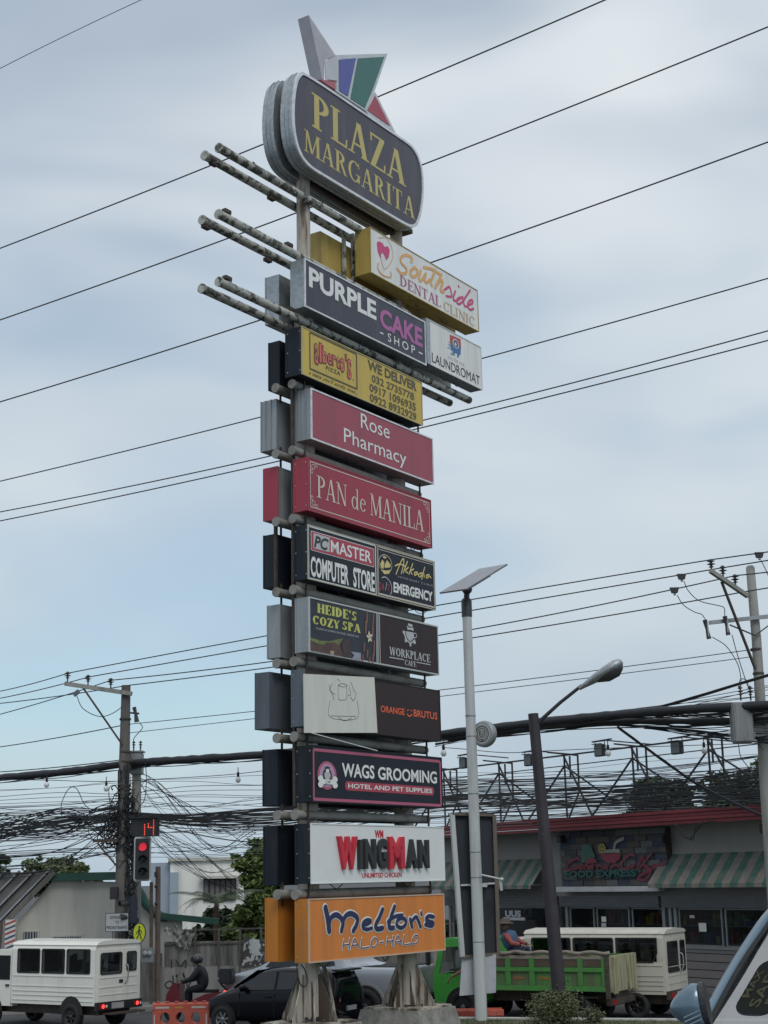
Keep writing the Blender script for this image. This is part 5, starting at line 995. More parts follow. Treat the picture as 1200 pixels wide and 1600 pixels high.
for k, (x0, x1, y0, y1) in enumerate(((37, 58, 1456, 1478), (83, 126, 1464, 1476))):
    p, q = LP(x0, y0, -.03), LP(x1, y1, -.03); f = MB().box(p[0]-.05, q[0]+.05, -.04, .02, q[1]-.05, p[1]+.05).build('window_frame', wallw, wb); MB().box(p[0], q[0], -.05, -.041, q[1], p[1]).build('pane', dark, f)
    nb = 5 if k == 0 else 11
    for i in range(nb): x = p[0]+(q[0]-p[0])*(i+.5)/nb; MB().box(x-.02, x+.02, -.075, -.055, q[1], p[1]).build('window_bar', galvp, f)
p = LP(20, 1440, -.4); stp = MB()
for nm, m_, off in (('white_stripe', whitep, 0),): pass
pw = (LP(26, 1440, -.4)[0]-LP(10, 1440, -.4)[0])/2; cx = LP(18, 1440, -.4)[0]
MB().box(cx-pw, cx+pw, -.55, -.25, 0, LP(18, 1437, -.4)[1]).build('striped_post', mat('post_white', (.55, .55, .53), .6), wb)
ztop = LP(18, 1437, -.4)[1]
for k in range(16):
    z = ztop-.12-k*.14; col = (mat('stripe_red', (.35, .05, .05), .6), mat('stripe_navy', (.05, .08, .12), .6))[k % 2]
    if z > .1: MB().add([(cx-pw, -.555, z-.05), (cx+pw, -.555, z+.07), (cx+pw, -.555, z+.13), (cx-pw, -.555, z+.01)], [(0, 1, 2, 3)]).build('stripe', col, wb)
# part right of the poles
q0 = LP(186, 1372); q1_ = LP(216, 1388); q2_ = LP(250, 1432); 
MB().prism([(q0[0], 0), (LP(284, 1440)[0], 0), LP(284, 1438), LP(250, 1436), LP(216, 1392), LP(186, 1380)], .05, .25).build('side_wall', wallw, wb)
def lpv(px, py, c): x, z = LP(px, py, c); return (x, c, z)
MB().tube(spline([lpv(186, 1378, -.1), lpv(214, 1390, -.1), lpv(228, 1412, -.1), lpv(248, 1430, -.1), lpv(262, 1434, -.1)]), .14, 8).build('green_gutter', green, wb)
MB().beam(lpv(250, 1431, -.1), lpv(342, 1440, -.1), .25, .18).build('green_beam', green, wb)
# far white house
HF = Frame((at(300, 1400, 66).x, 66, 0), R(8)); H = lambda px, py, c=0: HF.loc(px, py, c)
wh = empty('white_house', HF.o, HF.a, 'pale two tone house with flat roof behind the dark shrub', 'house')
hw = mat('house_white', (.74, .74, .70), .8, 0, .05, 1, (.4, .4, .37), .4, True); hb = mat('house_pale_blue', (.30, .36, .42), .8, 0, .05)
x0 = H(266, 1350)[0]; x1 = H(381, 1350)[0]; zt = H(320, 1345)[1]
MB().box(x0, x1, 0, 5, 0, zt).build('front_wall', hw, wh); MB().box(x0-.1, x1+.1, -.15, 5.1, zt+.002, zt+.14).build('roof_slab', wallw, wh)
xb = H(236, 1350, .3)[0]; MB().box(xb, x0-.001, .3, 4.5, 0, H(250, 1348, .3)[1]).build('side_wall', hb, wh)
MB().box(x0-.001, H(279, 1360, -.2)[0], -.2, -.001, 0, H(270, 1363, -.2)[1]).build('blue_pier', hb, wh)
p, q = H(318, 1373, -.05), H(369, 1406, -.05); f = MB().box(p[0], q[0], -.12, .01, q[1], p[1]).build('window', dark, wh)
for i in range(6): x = p[0]+(q[0]-p[0])*(i+.1+U(0, .2))/6; MB().box(x, x+.16, -.128, -.121, q[1]+.1, p[1]-.05).build('curtain', mat('dull_curtain', (.13, .12, .115), .8), f)
MB().box(p[0]-.15, q[0]+.15, -.5, -.13, p[1]+.02, p[1]+.10).build('window_hood', wallw, wh)

# ================================================================== CONCRETE WALL
WF = Frame((at(330, 1500, 46).x, 46, 0), R(-3)); Wl = lambda px, py, c=0: WF.loc(px, py, c)
cw = empty('boundary_wall', WF.o, WF.a, 'stained grey concrete boundary wall with thin posts and graffiti, behind the rider', 'wall')
zt = Wl(330, 1472)[1]; zm = Wl(330, 1510)[1]; xs = [Wl(x, 1500)[0] for x in (256, 305, 342, 375, 408, 450, 500, 560, 640, 710)]
for a, b in zip(xs, xs[1:]): MB().box(a+.008, b-.008, .02, .14, zm+.01, zt+U(-.03, .03)).build('upper_panel', concrete, cw)
MB().box(xs[0]-.1, xs[-1], -.03, .2, 0, zm).build('lower_wall', mat('lower_wall_render', (.30, .29, .27), .9, 0, .15, 1.4, (.12, .115, .10), .7, True, bump=.4), cw)
MB().box(xs[0]-.7, xs[0]-.1, -.15, .25, 0, Wl(248, 1490)[1]).build('corner_pier', concrete, cw)
zf = Wl(330, 1450)[1]
for i, x in enumerate(xs[1:]): MB().box(x-.03, x+.03, -.04, .018, zm-.3, zf).build('post', mat('rusty_post', (.11, .10, .09), .85, .1, .2), cw)
for zz in (zf-.05, zf-.45): MB().beam((xs[0], .0, zz), (xs[-1], .0, zz+.04), .04).build('rail', MC['rusty_post'], cw)
gf = []
for pts in (((262, 1545), (258, 1538), (266, 1533), (270, 1540), (262, 1545)), ((270, 1525), (272, 1548)), ((276, 1540), (284, 1532), (288, 1545), (280, 1548)), ((292, 1548), (300, 1530), (310, 1525)), ((268, 1500), (268, 1512)), ((275, 1500), (282, 1510), (290, 1500), (290, 1512)), ((288, 1525), (295, 1548))):
    gf.append(([Wl(x, y, -.031) for x, y in pts], 1))
V, F = brush_polys(gf, .045); MB().add([(a, -.033-.0004*l, b) for a, b, l in V], F).build('graffiti', mat('faded_black_paint', (.06, .06, .058), .9), cw, fix=False)
def cloth(name, label, fr, quad, c, m, amp=.08, n=12, cat='tarpaulin'):
    T = [fr.loc(*p, c) for p in quad]; vs = []
    for j in range(n+1):
        for i in range(n+1):
            a, b = i/n, j/n; x = (T[0][0]*(1-a)+T[1][0]*a)*(1-b)+(T[3][0]*(1-a)+T[2][0]*a)*b; z = (T[0][1]*(1-a)+T[1][1]*a)*(1-b)+(T[3][1]*(1-a)+T[2][1]*a)*b
            vs.append(fr.w(x, c+amp*math.sin(i*1.7+j*.9)*math.cos(j*1.3+i*.5), z+amp*.4*math.sin(i*2.3+j)))
    mb = MB(); mb.add(vs, [(j*(n+1)+i, j*(n+1)+i+1, (j+1)*(n+1)+i+1, (j+1)*(n+1)+i) for j in range(n) for i in range(n)], True); return tag(mb.build(name, m, fix=False), label, cat)
tarp = mat('torn_tarp', (.34, .33, .31), .8, 0, .2, 3, (.12, .12, .12), .7, thresh=(.5, .58))
cloth('torn_tarpaulin', 'torn grey tarpaulin draped over the fence above the wall', WF, ((257, 1450), (304, 1458), (296, 1484), (278, 1478)), -.12, tarp, .10)
cloth('torn_tarpaulin', 'pointed scrap of tarpaulin standing up behind the draped one', WF, ((272, 1442), (276, 1446), (286, 1466), (278, 1470)), -.05, tarp, .05)
cloth('torn_poster', 'torn black and white poster sheet hanging on the wall beside the pylon', WF, ((383, 1463), (425, 1474), (425, 1506), (377, 1512)), -.08, mat('poster_print', (.50, .50, .49), .7, 0, .05, 2.2, (.03, .03, .035), .95, thresh=(.49, .52)), .02)
tag(MB().box(-18, -1.0, 43.9, 45.8, -.02, .12).build('pavement', paving), kind='structure')

# ================================================================== STORE
SF = Frame((6.85, 46, 0), R(-57.4)); S = lambda px, py, c=0: SF.loc(px, py, c)
sto = empty('corner_store', SF.o, SF.a, 'single storey store with red fascia, striped awnings and stone clad sign panel', 'store')
xL = S(650, 1300)[0]; xR = S(1330, 1260)[0]; zT = S(900, 1276)[1]; zB = S(900, 1297)[1]
redf = mat('dark_red_fascia', (.20, .028, .035), .55, .1, .1, 1.5, (.12, .02, .025), .5, True); offw = mat('store_off_white', (.27, .26, .245), .8, 0, .06, 1, (.3, .29, .27), .5, True)
n = 4
for k in range(n):
    z0 = zB+(zT-zB)*k/n; z1 = zB+(zT-zB)*(k+1)/n-.012; MB().prism([(z0, -.02), (z1, -.05), (z1, .08), (z0, .05)][::1] and [(.0, z0), (-.05, z0+.03), (-.02, z1), (.08, z1), (.08, z0)], xL, xR, 'zx' if False else 'xz') if False else None
    MB().box(xL, xR, -.02-.035*(k % 2), .1, z0, z1, .008).build('fascia_strip', redf, sto)
MB().box(xL, xR, .0, 9, zT-.05, zT-.0-.005).build('roof_slab', dkst, sto)
MB().box(xL, xR, .101, 1.3, zB+.0, zB+.05).build('soffit', offw, sto)
cW = 1.0; zA = S(1100, 1333, cW)[1]
zSh = S(960, 1400, cW)[1]; zSb = S(960, 1417, cW)[1]; zSill = S(1120, 1480, cW)[1]
MB().box(xL, xR, cW+.001, cW+.25, zSh, zB).build('upper_wall', offw, sto)
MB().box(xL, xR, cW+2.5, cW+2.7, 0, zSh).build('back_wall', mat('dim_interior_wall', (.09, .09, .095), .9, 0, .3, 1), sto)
MB().box(xL, xR, cW+.01, cW+2.5, .0, .1).build('floor_slab', paving, sto)
# stone clad panel
pxa, pxb = 877, 1043; xa = S(pxa, 1340, .8)[0]; xb = S(pxb, 1340, .8)[0]; za = S(960, 1384, .8)[1]; zc = zB-.02
MB().box(xa, xb, .81, .995, za, zc).build('cladding_back', dkst, sto)
cl = [mat('stone_%s' % n_, c_, .8, 0, .25, 6, bump=.5) for n_, c_ in (('slate', (.07, .075, .085)), ('brown', (.11, .095, .085)), ('grey', (.14, .135, .135)), ('blue', (.06, .07, .10)))]
bm_ = [MB().box(0, 1, 0, 1, 0, 1).mesh('stone_tile', c_, True) for c_ in cl]
rows_, cols = 9, 9; tw, th = (xb-xa)/cols, (zc-za)/rows_
for j in range(rows_):
    for i in range(cols+1):
        X0 = xa+(i-(.5 if j % 2 else 0))*tw; X1 = min(X0+tw-.02, xb); X0 = max(X0, xa)
        if X1-X0 < .08: continue
        o = bpy.data.objects.new('stone_tile', random.choice(bm_)); C.objects.link(o); o.parent = sto; pr_ = U(.02, .07); o.location = (X0, .805-pr_, za+j*th+.006); o.scale = (X1-X0, pr_, th-.014)
MB().box(S(868, 1388, .6)[0], S(1031, 1388, .6)[0], .55, .80, S(950, 1393, .6)[1], S(950, 1385, .6)[1]).build('white_ledge', mat('ledge_white', (.5, .5, .49), .7), sto)
# store sign letters (its own thing)
r8 = cr(860, 1280, 6)
ss = Sign(SF, 'store_sign', 'red script and green lettering with a drink bowl on the stone clad panel', 'sign', xa, xb, za, zc, .70)
redS = mat('sign_deep_red', (.20, .02, .04), .5); grS = mat('sign_teal', (.02, .10, .085), .5)
ss.brush([([r8(*p) for p in st_], 1) for st_ in ([(275, 385), (255, 365), (190, 400), (155, 440), (165, 480), (205, 465)], [(235, 430), (215, 455), (235, 468), (252, 445), (235, 430)], [(290, 432), (265, 450), (290, 465)], [(305, 430), (305, 462)], [(325, 465), (330, 435), (350, 435), (355, 462)], [(385, 432), (368, 455), (395, 460), (400, 430)], [(440, 470), (450, 430), (480, 440), (485, 465)], [(520, 430), (505, 455), (530, 460), (540, 432)], [(560, 465), (600, 430), (640, 440)],
    [(790, 340), (740, 335), (690, 380), (670, 430), (690, 470), (740, 450)], [(765, 425), (748, 450), (775, 452), (785, 425)], [(820, 450), (860, 350), (875, 380)], [(845, 450), (950, 320)], [(880, 440), (920, 440), (900, 470), (950, 470), (900, 560), (850, 570), (830, 540), (930, 480)], [(985, 425), (965, 445), (1000, 448), (1010, 420)], [(1030, 440), (1085, 400)])], .075, redS, 2)
ss.text('FOOD EXPRESS', r8(150, 548), r8(815, 545), r8(150, 485), grS, .03, lv=3, depth=.04, name='teal_lettering')
ss.poly([r8(470, 325), r8(665, 318), r8(655, 370), r8(610, 410), r8(540, 412), r8(490, 375)], mat('bowl_red', (.24, .025, .045), .5), 3, 'bowl'); ss.poly([r8(475, 318), r8(530, 285), r8(645, 280), r8(660, 312)], mat('bowl_cream', (.28, .28, .23), .5), 3.4, 'bowl_top')
ss.brush([([r8(600, 275), r8(615, 220), r8(685, 182)], 1)], .10, MC['bowl_cream'], 3.8, 'straw'); cx, cz = ss.p(*r8(485, 275)); ss.poly(circ(cx, cz, .19, .15), mat('lemon_print', (.30, .24, .05), .5), 4.2, 'lemon_slice', True)
ss.polys([circ(cx+.09*math.cos(a), cz+.075*math.sin(a), .03, .028, 8) for a in (.5, 1.5, 2.6, 3.7, 5.2)], inkb, 5, 'lemon_segments', True)
ss.polys([[r8(305, 235), r8(370, 235), r8(400, 300), r8(425, 350), r8(330, 400), r8(290, 415), r8(285, 330)]], mat('bottle_green', (.03, .11, .08), .5), 1, 'bottle'); ss.polys([[r8(330, 370), r8(420, 365), r8(440, 410), r8(330, 420)]], redS, 1.6, 'tomato')
# awnings
def awning(px0, px1, lab):
    x0 = S(px0, 1340, cW)[0]; x1 = S(px1, 1340, cW)[0]; zt_ = zA; zb_ = S(1100, 1380, .25)[1]; o = Sign(SF, 'awning', lab, 'awning', x0, x1, 0, 1, 0, 'striped awnings over the shop front').o
    wS = .30; k = 0; X = 0
    ms_ = (mat('awning_cream', (.22, .19, .165), .8, 0, .08, 3, (.14, .13, .12), .7, thresh=(.42, .62)), mat('awning_green', (.035, .12, .09), .8, 0, .08, 3, (.14, .13, .12), .7, thresh=(.42, .62)))
    while X < x1-x0:
        Xe = min(X+wS, x1-x0)
        mb = MB(); mb.quad((X, cW-.01, zt_), (Xe, cW-.01, zt_), (Xe, .25, zb_), (X, .25, zb_)); mb.quad((X, .25, zb_), (Xe, .25, zb_), (Xe, .245, zb_-.12), (X, .245, zb_-.12)); mb.build('awning_stripe', ms_[k % 2], o, fix=False); X += wS; k += 1
    for x in (0, x1-x0): MB().tube([(x, .27, zb_), (x, cW, zt_), (x, cW, zb_), (x, .27, zb_)], .02, 6).build('awning_frame', galvp, o)
awning(690, 856, 'green and cream striped awning left of the stone clad panel'); awning(1040, 1300, 'green and cream striped awning right of the stone clad panel')
# roller shutter boxes, columns, glazing
shm = mat('shutter_steel', (.13, .135, .14), .5, .5, .15, 3); alu = mat('window_aluminium', (.26, .27, .27), .45, .5, .1)
for a, b in ((700, 868), (882, 1038), (1042, 1290)):
    x0, x1 = S(a, 1410, cW)[0], S(b, 1410, cW)[0]; k = 6
    for i in range(k):
        z0 = zSb+(zSh-zSb)*i/k; MB().box(x0, x1, cW-.22-.02*(i % 2), cW, z0+.006, zSb+(zSh-zSb)*(i+1)/k, .004).build('shutter_slat', shm, sto)
for px in (705, 768, 873, 888, 1040, 1050, 1058, 1240):
    x = S(px, 1450, cW)[0]; MB().box(x-.06, x+.06, cW-.05, cW+.1, .1, zSb).build('column', alu, sto)
gl = glass_mat('shop_glass', (.42, .46, .48))
for a, b, zb_ in ((707, 866, .9), (890, 930, zSill), (932, 985, zSill), (987, 1038, zSill), (1060, 1130, zSill), (1132, 1238, zSill), (1242, 1300, zSill)):
    x0, x1 = S(a, 1450, cW)[0]+.04, S(b, 1450, cW)[0]-.02; f = MB()
    f.box(x0, x1, cW+.0, cW+.05, zb_, zb_+.05).box(x0, x1, cW+.0, cW+.05, zSb-.06, zSb-.01).box(x0, x0+.05, cW+.0, cW+.05, zb_+.05, zSb-.06).box(x1-.05, x1, cW, cW+.05, zb_+.05, zSb-.06); fo = f.build('window_frame', alu, sto); MB().flat([(x0+.05, zb_+.05), (x1-.05, zb_+.05), (x1-.05, zSb-.06), (x0+.05, zSb-.06)], cW+.025).build('pane', gl, fo)
zp = zSill/6
for a, b in ((888, 1040), (1058, 1300)):
    x0, x1 = S(a, 1450, cW)[0], S(b, 1450, cW)[0]
    for i in range(6): MB().box(x0, x1, cW-.03, cW+.06, .08+zp*i*.98, .08+zp*(i+1)*.98-.02, .006).build('siding_board', mat('siding_taupe', (.20, .18, .175), .7, 0, .05, 1, (.18, .16, .15), .4), sto)
    MB().box(x0, x1, cW-.06, cW+.08, zSill-.06, zSill-.002).build('window_sill', alu, sto)
# goods inside, papers on the glass
for k, (px, py, w_, h_, m_) in enumerate(((1092, 1442, .30, .24, whitep), (940, 1432, .22, .16, whitep), (940, 1442, .22, .12, MC['ledge_white']), (1078, 1430, .2, .08, MC['ledge_white']))):
    x, z = S(px, py, cW+.0); o = Sign(SF, 'paper_notice', ('white paper notice taped to the large right window', 'upper white paper notice on the middle window', 'lower pale paper notice on the middle window', 'small pale slip beside the paper on the right window')[k], 'notice', x, x+w_, z-h_, z, cW-.012).o; MB().box(0, w_, 0, .006, 0, h_).build('sheet', m_, o)
cols_ = [mat('goods_%d' % i, c_, .5) for i, c_ in enumerate(((.35, .08, .06), (.4, .38, .3), (.08, .2, .12), (.1, .15, .3), (.45, .35, .08)))]
for r_ in range(3):
    zz = zSill+.05+r_*.5; sh = MB().box(S(890, 1450, cW)[0], xR, cW+.8, cW+1.2, zz-.03, zz).build('shelf', alu, sto)
    x = S(892, 1450, cW)[0]
    while x < xR-.5:
        w_ = U(.08, .22); h_ = U(.1, .34)
        if U(0, 1) < .75: MB().box(x, x+w_-.02, cW+.85, cW+1.1, zz+.001, zz+h_, .01).build('goods_package', random.choice(cols_), sh)
        x += w_
# small menu sign seen left
x, z = S(797, 1422, cW); o = Sign(SF, 'hanging_menu_sign', 'small pale hanging shop sign with dark lettering left of the lamp post', 'sign', x, x+1.15, z-.32, z, cW-.3); MB().box(0, 1.15, 0, .05, 0, .1, .01).build('ledge', MC['ledge_white'], o.o); o.textm('UUS', .15, 1.0, .11, .32, greyl, .04, name='lettering', depth=.02)
# ---- roof truss frame with floodlights
rt = empty('billboard_truss', SF.w(0, .5, zT), SF.a, 'row of black welded steel trusses standing along the store roof', 'steel frame')
r7 = cr(660, 1140, 4)
def tp_(px, py, c=.5): x, z = SF.loc(*r7(px, py), c); return Vector((x, c-.5, z-zT))
base = tp_(885, 165); steel = mat('black_painted_steel', (.025, .025, .028), .6, .2, .2)
bars = [((885, 160, .5), (905, 548, .5)), ((880, 160, .5), (1062, 540, .5)), ((920, 165, 1.1), (926, 300, 1.1)), ((970, 162, 1.1), (980, 390, 1.1)), ((980, 390, 1.1), (918, 548, .5)), ((780, 142, .1), (975, 162, 1.1)), ((885, 225, .5), (1190, 440, .8)), ((885, 230, .5), (775, 400, .5)), ((775, 400, .5), (665, 560, .5)), ((885, 225, .5), (700, 150, .2))][:9]
node = [tp_(*b) for b in [(x, y, c) for x, y, c in [p for bb_ in bars for p in bb_]]]
node = [n_-base for n_ in node]; ztop = base.z
stations = [tp_(x, 165)[0] for x in (130, 475, 885)]+[tp_(x, 165)[0] for x in (1312, 1790, 2300)]
for sx in stations:
    t_root = sx
    for i in range(0, len(node), 2):
        a, b = node[i], node[i+1]; a = a+Vector((sx, 0, ztop)); b = b+Vector((sx, 0, ztop)); a.z = max(a.z, -.0); b.z = max(b.z, -.0)
        MB().beam(a, b, .045).build('truss_bar', steel, rt)
MB().beam((stations[0]-1.5, 0, ztop+.02), (stations[-1]+2, 0, ztop+.02), .05).build('top_rail', steel, rt); MB().beam((stations[0]-1.5, .6, ztop-.25), (stations[-1]+2, .6, ztop-.25), .03).build('rear_rail', steel, rt)
MB().beam((stations[0]-1.5, .3, ztop*.35), (stations[-1]+2, .3, ztop*.35), .035).build('lower_rail', steel, rt); MB().beam((stations[0]-1.5, .0, ztop*.17), (stations[-1]+2, .0, ztop*.17), .05).build('lower_rail', steel, rt)
labs = ('floodlight left of the white solar pole above the store roof', 'floodlight just left of the dark lamp post, above the store roof', 'floodlight halfway between the dark lamp post and right utility pole', 'rightmost floodlight, nearest the right utility pole')
for k, (px, py) in enumerate((r7(260, 208), r7(668, 190), r7(1110, 128), cr(900, 1140, 4)(632, 112))):
    x, z = SF.loc(px, py, -.5); P = SF.w(x, -.5, z); o = empty('floodlight', P, SF.a, labs[k], 'floodlight', 'floodlights on arms over the store roof')
    MB().box(-.20, .20, -.08, .08, -.19, .17, .02).build('housing', blackp, o); MB().box(-.17, .17, -.09, -.081, -.16, .14).build('lens', mat('floodlight_lens', (.09, .10, .10), .2), o); MB().box(-.2, .2, -.16, -.08, .17, .19).build('visor', blackp, o)
    MB().tube([(-.22, 0, 0), (-.22, 0, .26), (.22, 0, .26), (.22, 0, 0)], .018, 6).build('yoke', blackp, o); MB().beam((-.35, .0, .27), (.55, .0, .29), .04).build('arm', steel, o); MB().beam((.2, 0, .28), (1.2, 1.0, .10), .035).build('arm', steel, o)
x, z = S(1185, 1288, .3); o = Sign(SF, 'wall_lamp', 'small dark box lamp under the soffit at right', 'lamp', x, x+.2, z-.24, z, .3).o; MB().box(0, .2, 0, .2, 0, .24, .02).build('housing', blackp, o)
for k, px in enumerate((876, 1035)):
    x, z = S(px, 1305, .6); o = Sign(SF, 'panel_lamp', ('small dark lamp at the left top corner of the stone panel', 'small dark lamp at the right top corner of the stone panel')[k], 'lamp', x-.1, x+.12, z-.24, z, .5).o; MB().box(0, .22, 0, .2, 0, .24, .02).build('housing', blackp, o)
mb = MB()
for k in range(4): P = [SF.w(*((lambda q: (q[0], -.12, q[1]))(S(x, y, -.12)))) for x, y in ((1055, 1285+k*2), (1060+k*4, 1302), (1075+k*3, 1310+k), (1088, 1300-k*3), (1100+k*6, 1282))]; mb.tube(spline(P), .012, 4)
tag(mb.build('cable_loops', wire, fix=False), 'loose cable loops hanging from the red fascia at right', 'cables')
# ================================================================== TRAFFIC LIGHTS AND SIGNS ON THE LEFT
c = at(222.5, 1342, 43.6); o = empty('traffic_light', c, R(6), 'three lens traffic light with a pale rounded backing, top lens lit red', 'traffic light')
k_ = 43.6/2350; W2, H2 = 13*k_, 33*k_
MB().prism(rrect(-W2, W2, -H2, H2, .06), .02, .06).build('backing_plate', whp, o); MB().prism(rrect(-W2+.045, W2-.045, -H2+.05, H2-.05, .04), -.08, .019).build('housing', blackp, o)
redlit = glow('red_lens_lit', (.85, .04, .07), .6); darklens = mat('dark_lens', (.02, .03, .035), .2)
for i, m_ in enumerate((redlit, darklens, darklens)):
    z = H2*.55*(1-i); MB().lathe([(0, -.105), (.10, -.10), (.118, -.085)], (0.0, 0, z), 20, 'y').build('lens', m_, o)
    v = MB(); n = 14; vs = []
    for k in range(n+1):
        a = R(-15+210*k/n); vs += [(.125*math.cos(a), -.08, z+.125*math.sin(a)), (.125*math.cos(a)+.03, -.33+.1*abs(math.cos(a)), z+.12*math.sin(a)-.02)]
    v.add(vs, [(2*i_, 2*i_+2, 2*i_+3, 2*i_+1) for i_ in range(n)], True); v.build('visor', blackp, o, fix=False)
c = at(227, 1293, 43.6); o = empty('countdown_timer', c, R(-14), 'black countdown timer box showing a red dotted 14 above the traffic light', 'traffic timer')
MB().box(-.40, .38, -.04, .14, -.25, .26, .015).build('housing', blackp, o); MB().box(-.42, .40, -.16, .0, .26, .285).build('hood', blackp, o)
led = glow('red_led_lit', (1.0, .08, .05), 1.0); dots = MB()
def ledline(x0, z0, x1, z1, n):
    for i in range(n+1): t = i/n; x, z = x0+(x1-x0)*t, z0+(z1-z0)*t; dots.box(x-.010, x+.010, -.046, -.041, z-.016, z+.016)
ledline(.0, .08, .0, -.20, 6); ledline(.11, .10, .11, .01, 2); ledline(.11, .0, .27, -.01, 3); ledline(.27, .20, .27, -.20, 8)
tag(dots.build('digits', led, o, fix=False), kind='stuff')
for k, (px, py, ang) in enumerate(((196, 1423, 70),)):
    c = at(205, 1424, 43.5); o = empty('pedestrian_signal', c, R(-62), 'dark unlit signal head with two hooded lenses facing left below the traffic light', 'traffic light')
    MB().box(-.2, .2, -.12, .12, -.34, .40, .03).build('housing', mat('navy_housing', (.025, .03, .045), .5), o)
    for z in (.20, -.16):
        MB().lathe([(0, -.13), (.10, -.13), (.115, -.12)], (0, 0, z), 16, 'y').build('lens', darklens, o); vs = []
        for q in range(13): a = R(-20+220*q/12); vs += [(.12*math.cos(a), -.12, z+.12*math.sin(a)), (.13*math.cos(a), -.34, z+.12*math.sin(a)-.02)]
        MB().add(vs, [(2*i_, 2*i_+2, 2*i_+3, 2*i_+1) for i_ in range(12)], True).build('visor', blackp, o, fix=False)
c = at(178, 1395, 43.6); o = empty('junction_box', c, 0, 'small dark box strapped to the left utility pole at roof height', 'junction box'); MB().box(-.10, .12, -.1, .1, -.18, .16, .01).build('housing', blackp, o)
p0 = at(164.5, 1456, 43.3); p1 = at(201, 1426, 43.3); s = Sign(Frame((p0.x, 43.3, 0), R(3)), 'give_way_sign', 'white rectangular give way to pedestrians sign in front of the left pole', 'traffic sign', 0, p1.x-p0.x, p0.z, p1.z, 0)
MB().box(0, s.W, 0, .02, 0, s.H).build('plate', mat('sign_plate_white', (.42, .43, .44), .5), s.o); t = .014
s.polys([[(0, 0), (s.W, 0), (s.W, t), (0, t)], [(0, s.H-t), (s.W, s.H-t), (s.W, s.H), (0, s.H)], [(0, t), (t, t), (t, s.H-t), (0, s.H-t)], [(s.W-t, t), (s.W, t), (s.W, s.H-t), (s.W-t, s.H-t)]], inkb, 1, 'border', True)
W_ = s.W
for tx, a, b, z0 in (('GIVEWAY', .18, .82, .68), ('TO', .42, .58, .42), ('PEDESTRIANS', .06, .94, .14)): s.textm(tx, W_*a, W_*b, s.H*z0, s.H*(z0+.16), inkb, .01)
MB().box(W_*.3, W_*.33, .03, .06, -1.9, s.H-.05).build('post', dkst, s.o); MB().box(W_*.8, W_*.83, .03, .06, -1.9, s.H-.05).build('post', dkst, s.o)
c = at(217.5, 1457.5, 43.2); s = Sign(Frame(c, R(0)), 'pedestrian_sign', 'round fluorescent yellow green sign with a walking figure behind the white van', 'traffic sign', 0, 1, 0, 1, 0)
MB().lathe([(0, .0), (.175, .0), (.19, .012), (0, .012)], (0, 0, 0), 28, 'y').build('rim', inkb, s.o)
MB().flat(circ(0, 0, .16, .245), -.004).build('disc_face', mat('fluo_yellow_green', (.55, .62, .02), .5, 0, .03), s.o); s.o.scale = (1, 1, 1)
bpy.data.objects.remove([c_ for c_ in s.o.children if c_.name.startswith('rim')][0]); MB().prism(circ(0, 0, .185, .275), -.0, .02).build('rim', inkb, s.o)
V, F = brush_polys([([(.0, .10), (-.005, .0)], 1.5), ([(.0, .08), (.06, .03), (.05, -.03)], .7), ([(0, .08), (-.06, .02), (-.075, -.03)], .7), ([(0, -.01), (.035, -.08), (.06, -.17)], .9), ([(-.005, -.01), (-.03, -.09), (-.07, -.16)], .9)], .032); MB().add([(a, -.007-.0004*l, b) for a, b, l in V], F).build('walking_figure', inkb, s.o, fix=False); MB().flat(circ(.003, .155, .026, .03, 12), -.008).build('figure_head', inkb, s.o); MB().box(-.03, .03, .025, .07, -2.2, .1).build('post', galvp, s.o)

# ================================================================== VEHICLES
def vframe(px, py, D, head):     # ground point below a reference corner; local x = heading
    p = at(px, py, D); return Vector((p.x, p.y, 0)), math.atan2(math.cos(R(head)), math.sin(R(head)))
rimm = mat('wheel_alloy', (.30, .31, .32), .35, .7, .1); rimd = mat('wheel_dark', (.05, .05, .055), .4, .4, .1); redlens = mat('red_tail_lens', (.30, .02, .02), .2); tail_lit = glow('tail_lamp_lit', (1, .06, .05), 1.6)
def wheel(root, x, y, r, w_=.2, spokes=6, m=None, side=1):
    t = MB(); t.lathe([(r*.62, -w_/2), (r*.92, -w_/2), (r, -w_*.34), (r, w_*.34), (r*.92, w_/2), (r*.62, w_/2), (r*.62, -w_/2)], (x, y, r), 28, 'y'); o = t.build('wheel', rubber, root)
    m = m or rimm; rr = MB(); yy = y+side*w_*.40
    rr.lathe([(r*.53, yy-side*.03-y), (r*.62, yy-y), (r*.66, yy-y), (r*.62, yy-side*.05-y)], (x, y, r), 28, 'y')
    for k in range(spokes):
        a = 2*PI*k/spokes+.3; d = Vector((math.cos(a), 0, math.sin(a))); sd = Vector((-d.z, 0, d.x)); C0 = Vector((x, yy-side*.02, r)); rr.obox(C0+d*r*.32, d*r*.28, sd*r*.065, Vector((0, .012, 0)))
    rr.lathe([(0, side*.0+yy-y), (r*.14, yy-y), (r*.15, yy-side*.04-y)], (x, y, r), 14, 'y'); tag(rr.build('rim', m, o), kind=None); MB().lathe([(0, w_*.05*side), (r*.63, w_*.05*side)], (x, y, r), 20, 'y').build('brake_disc', blackp, o)
    return o
def glass_panel(root, poly, y, nm='side_window', m=None, plane='xz', fr=.03):
    return MB().prism(poly, y, y+.012 if y > 0 else y-.012, plane).build(nm, m or glass, root)
vglass = glass_mat('tinted_bus_glass', (.34, .37, .38))
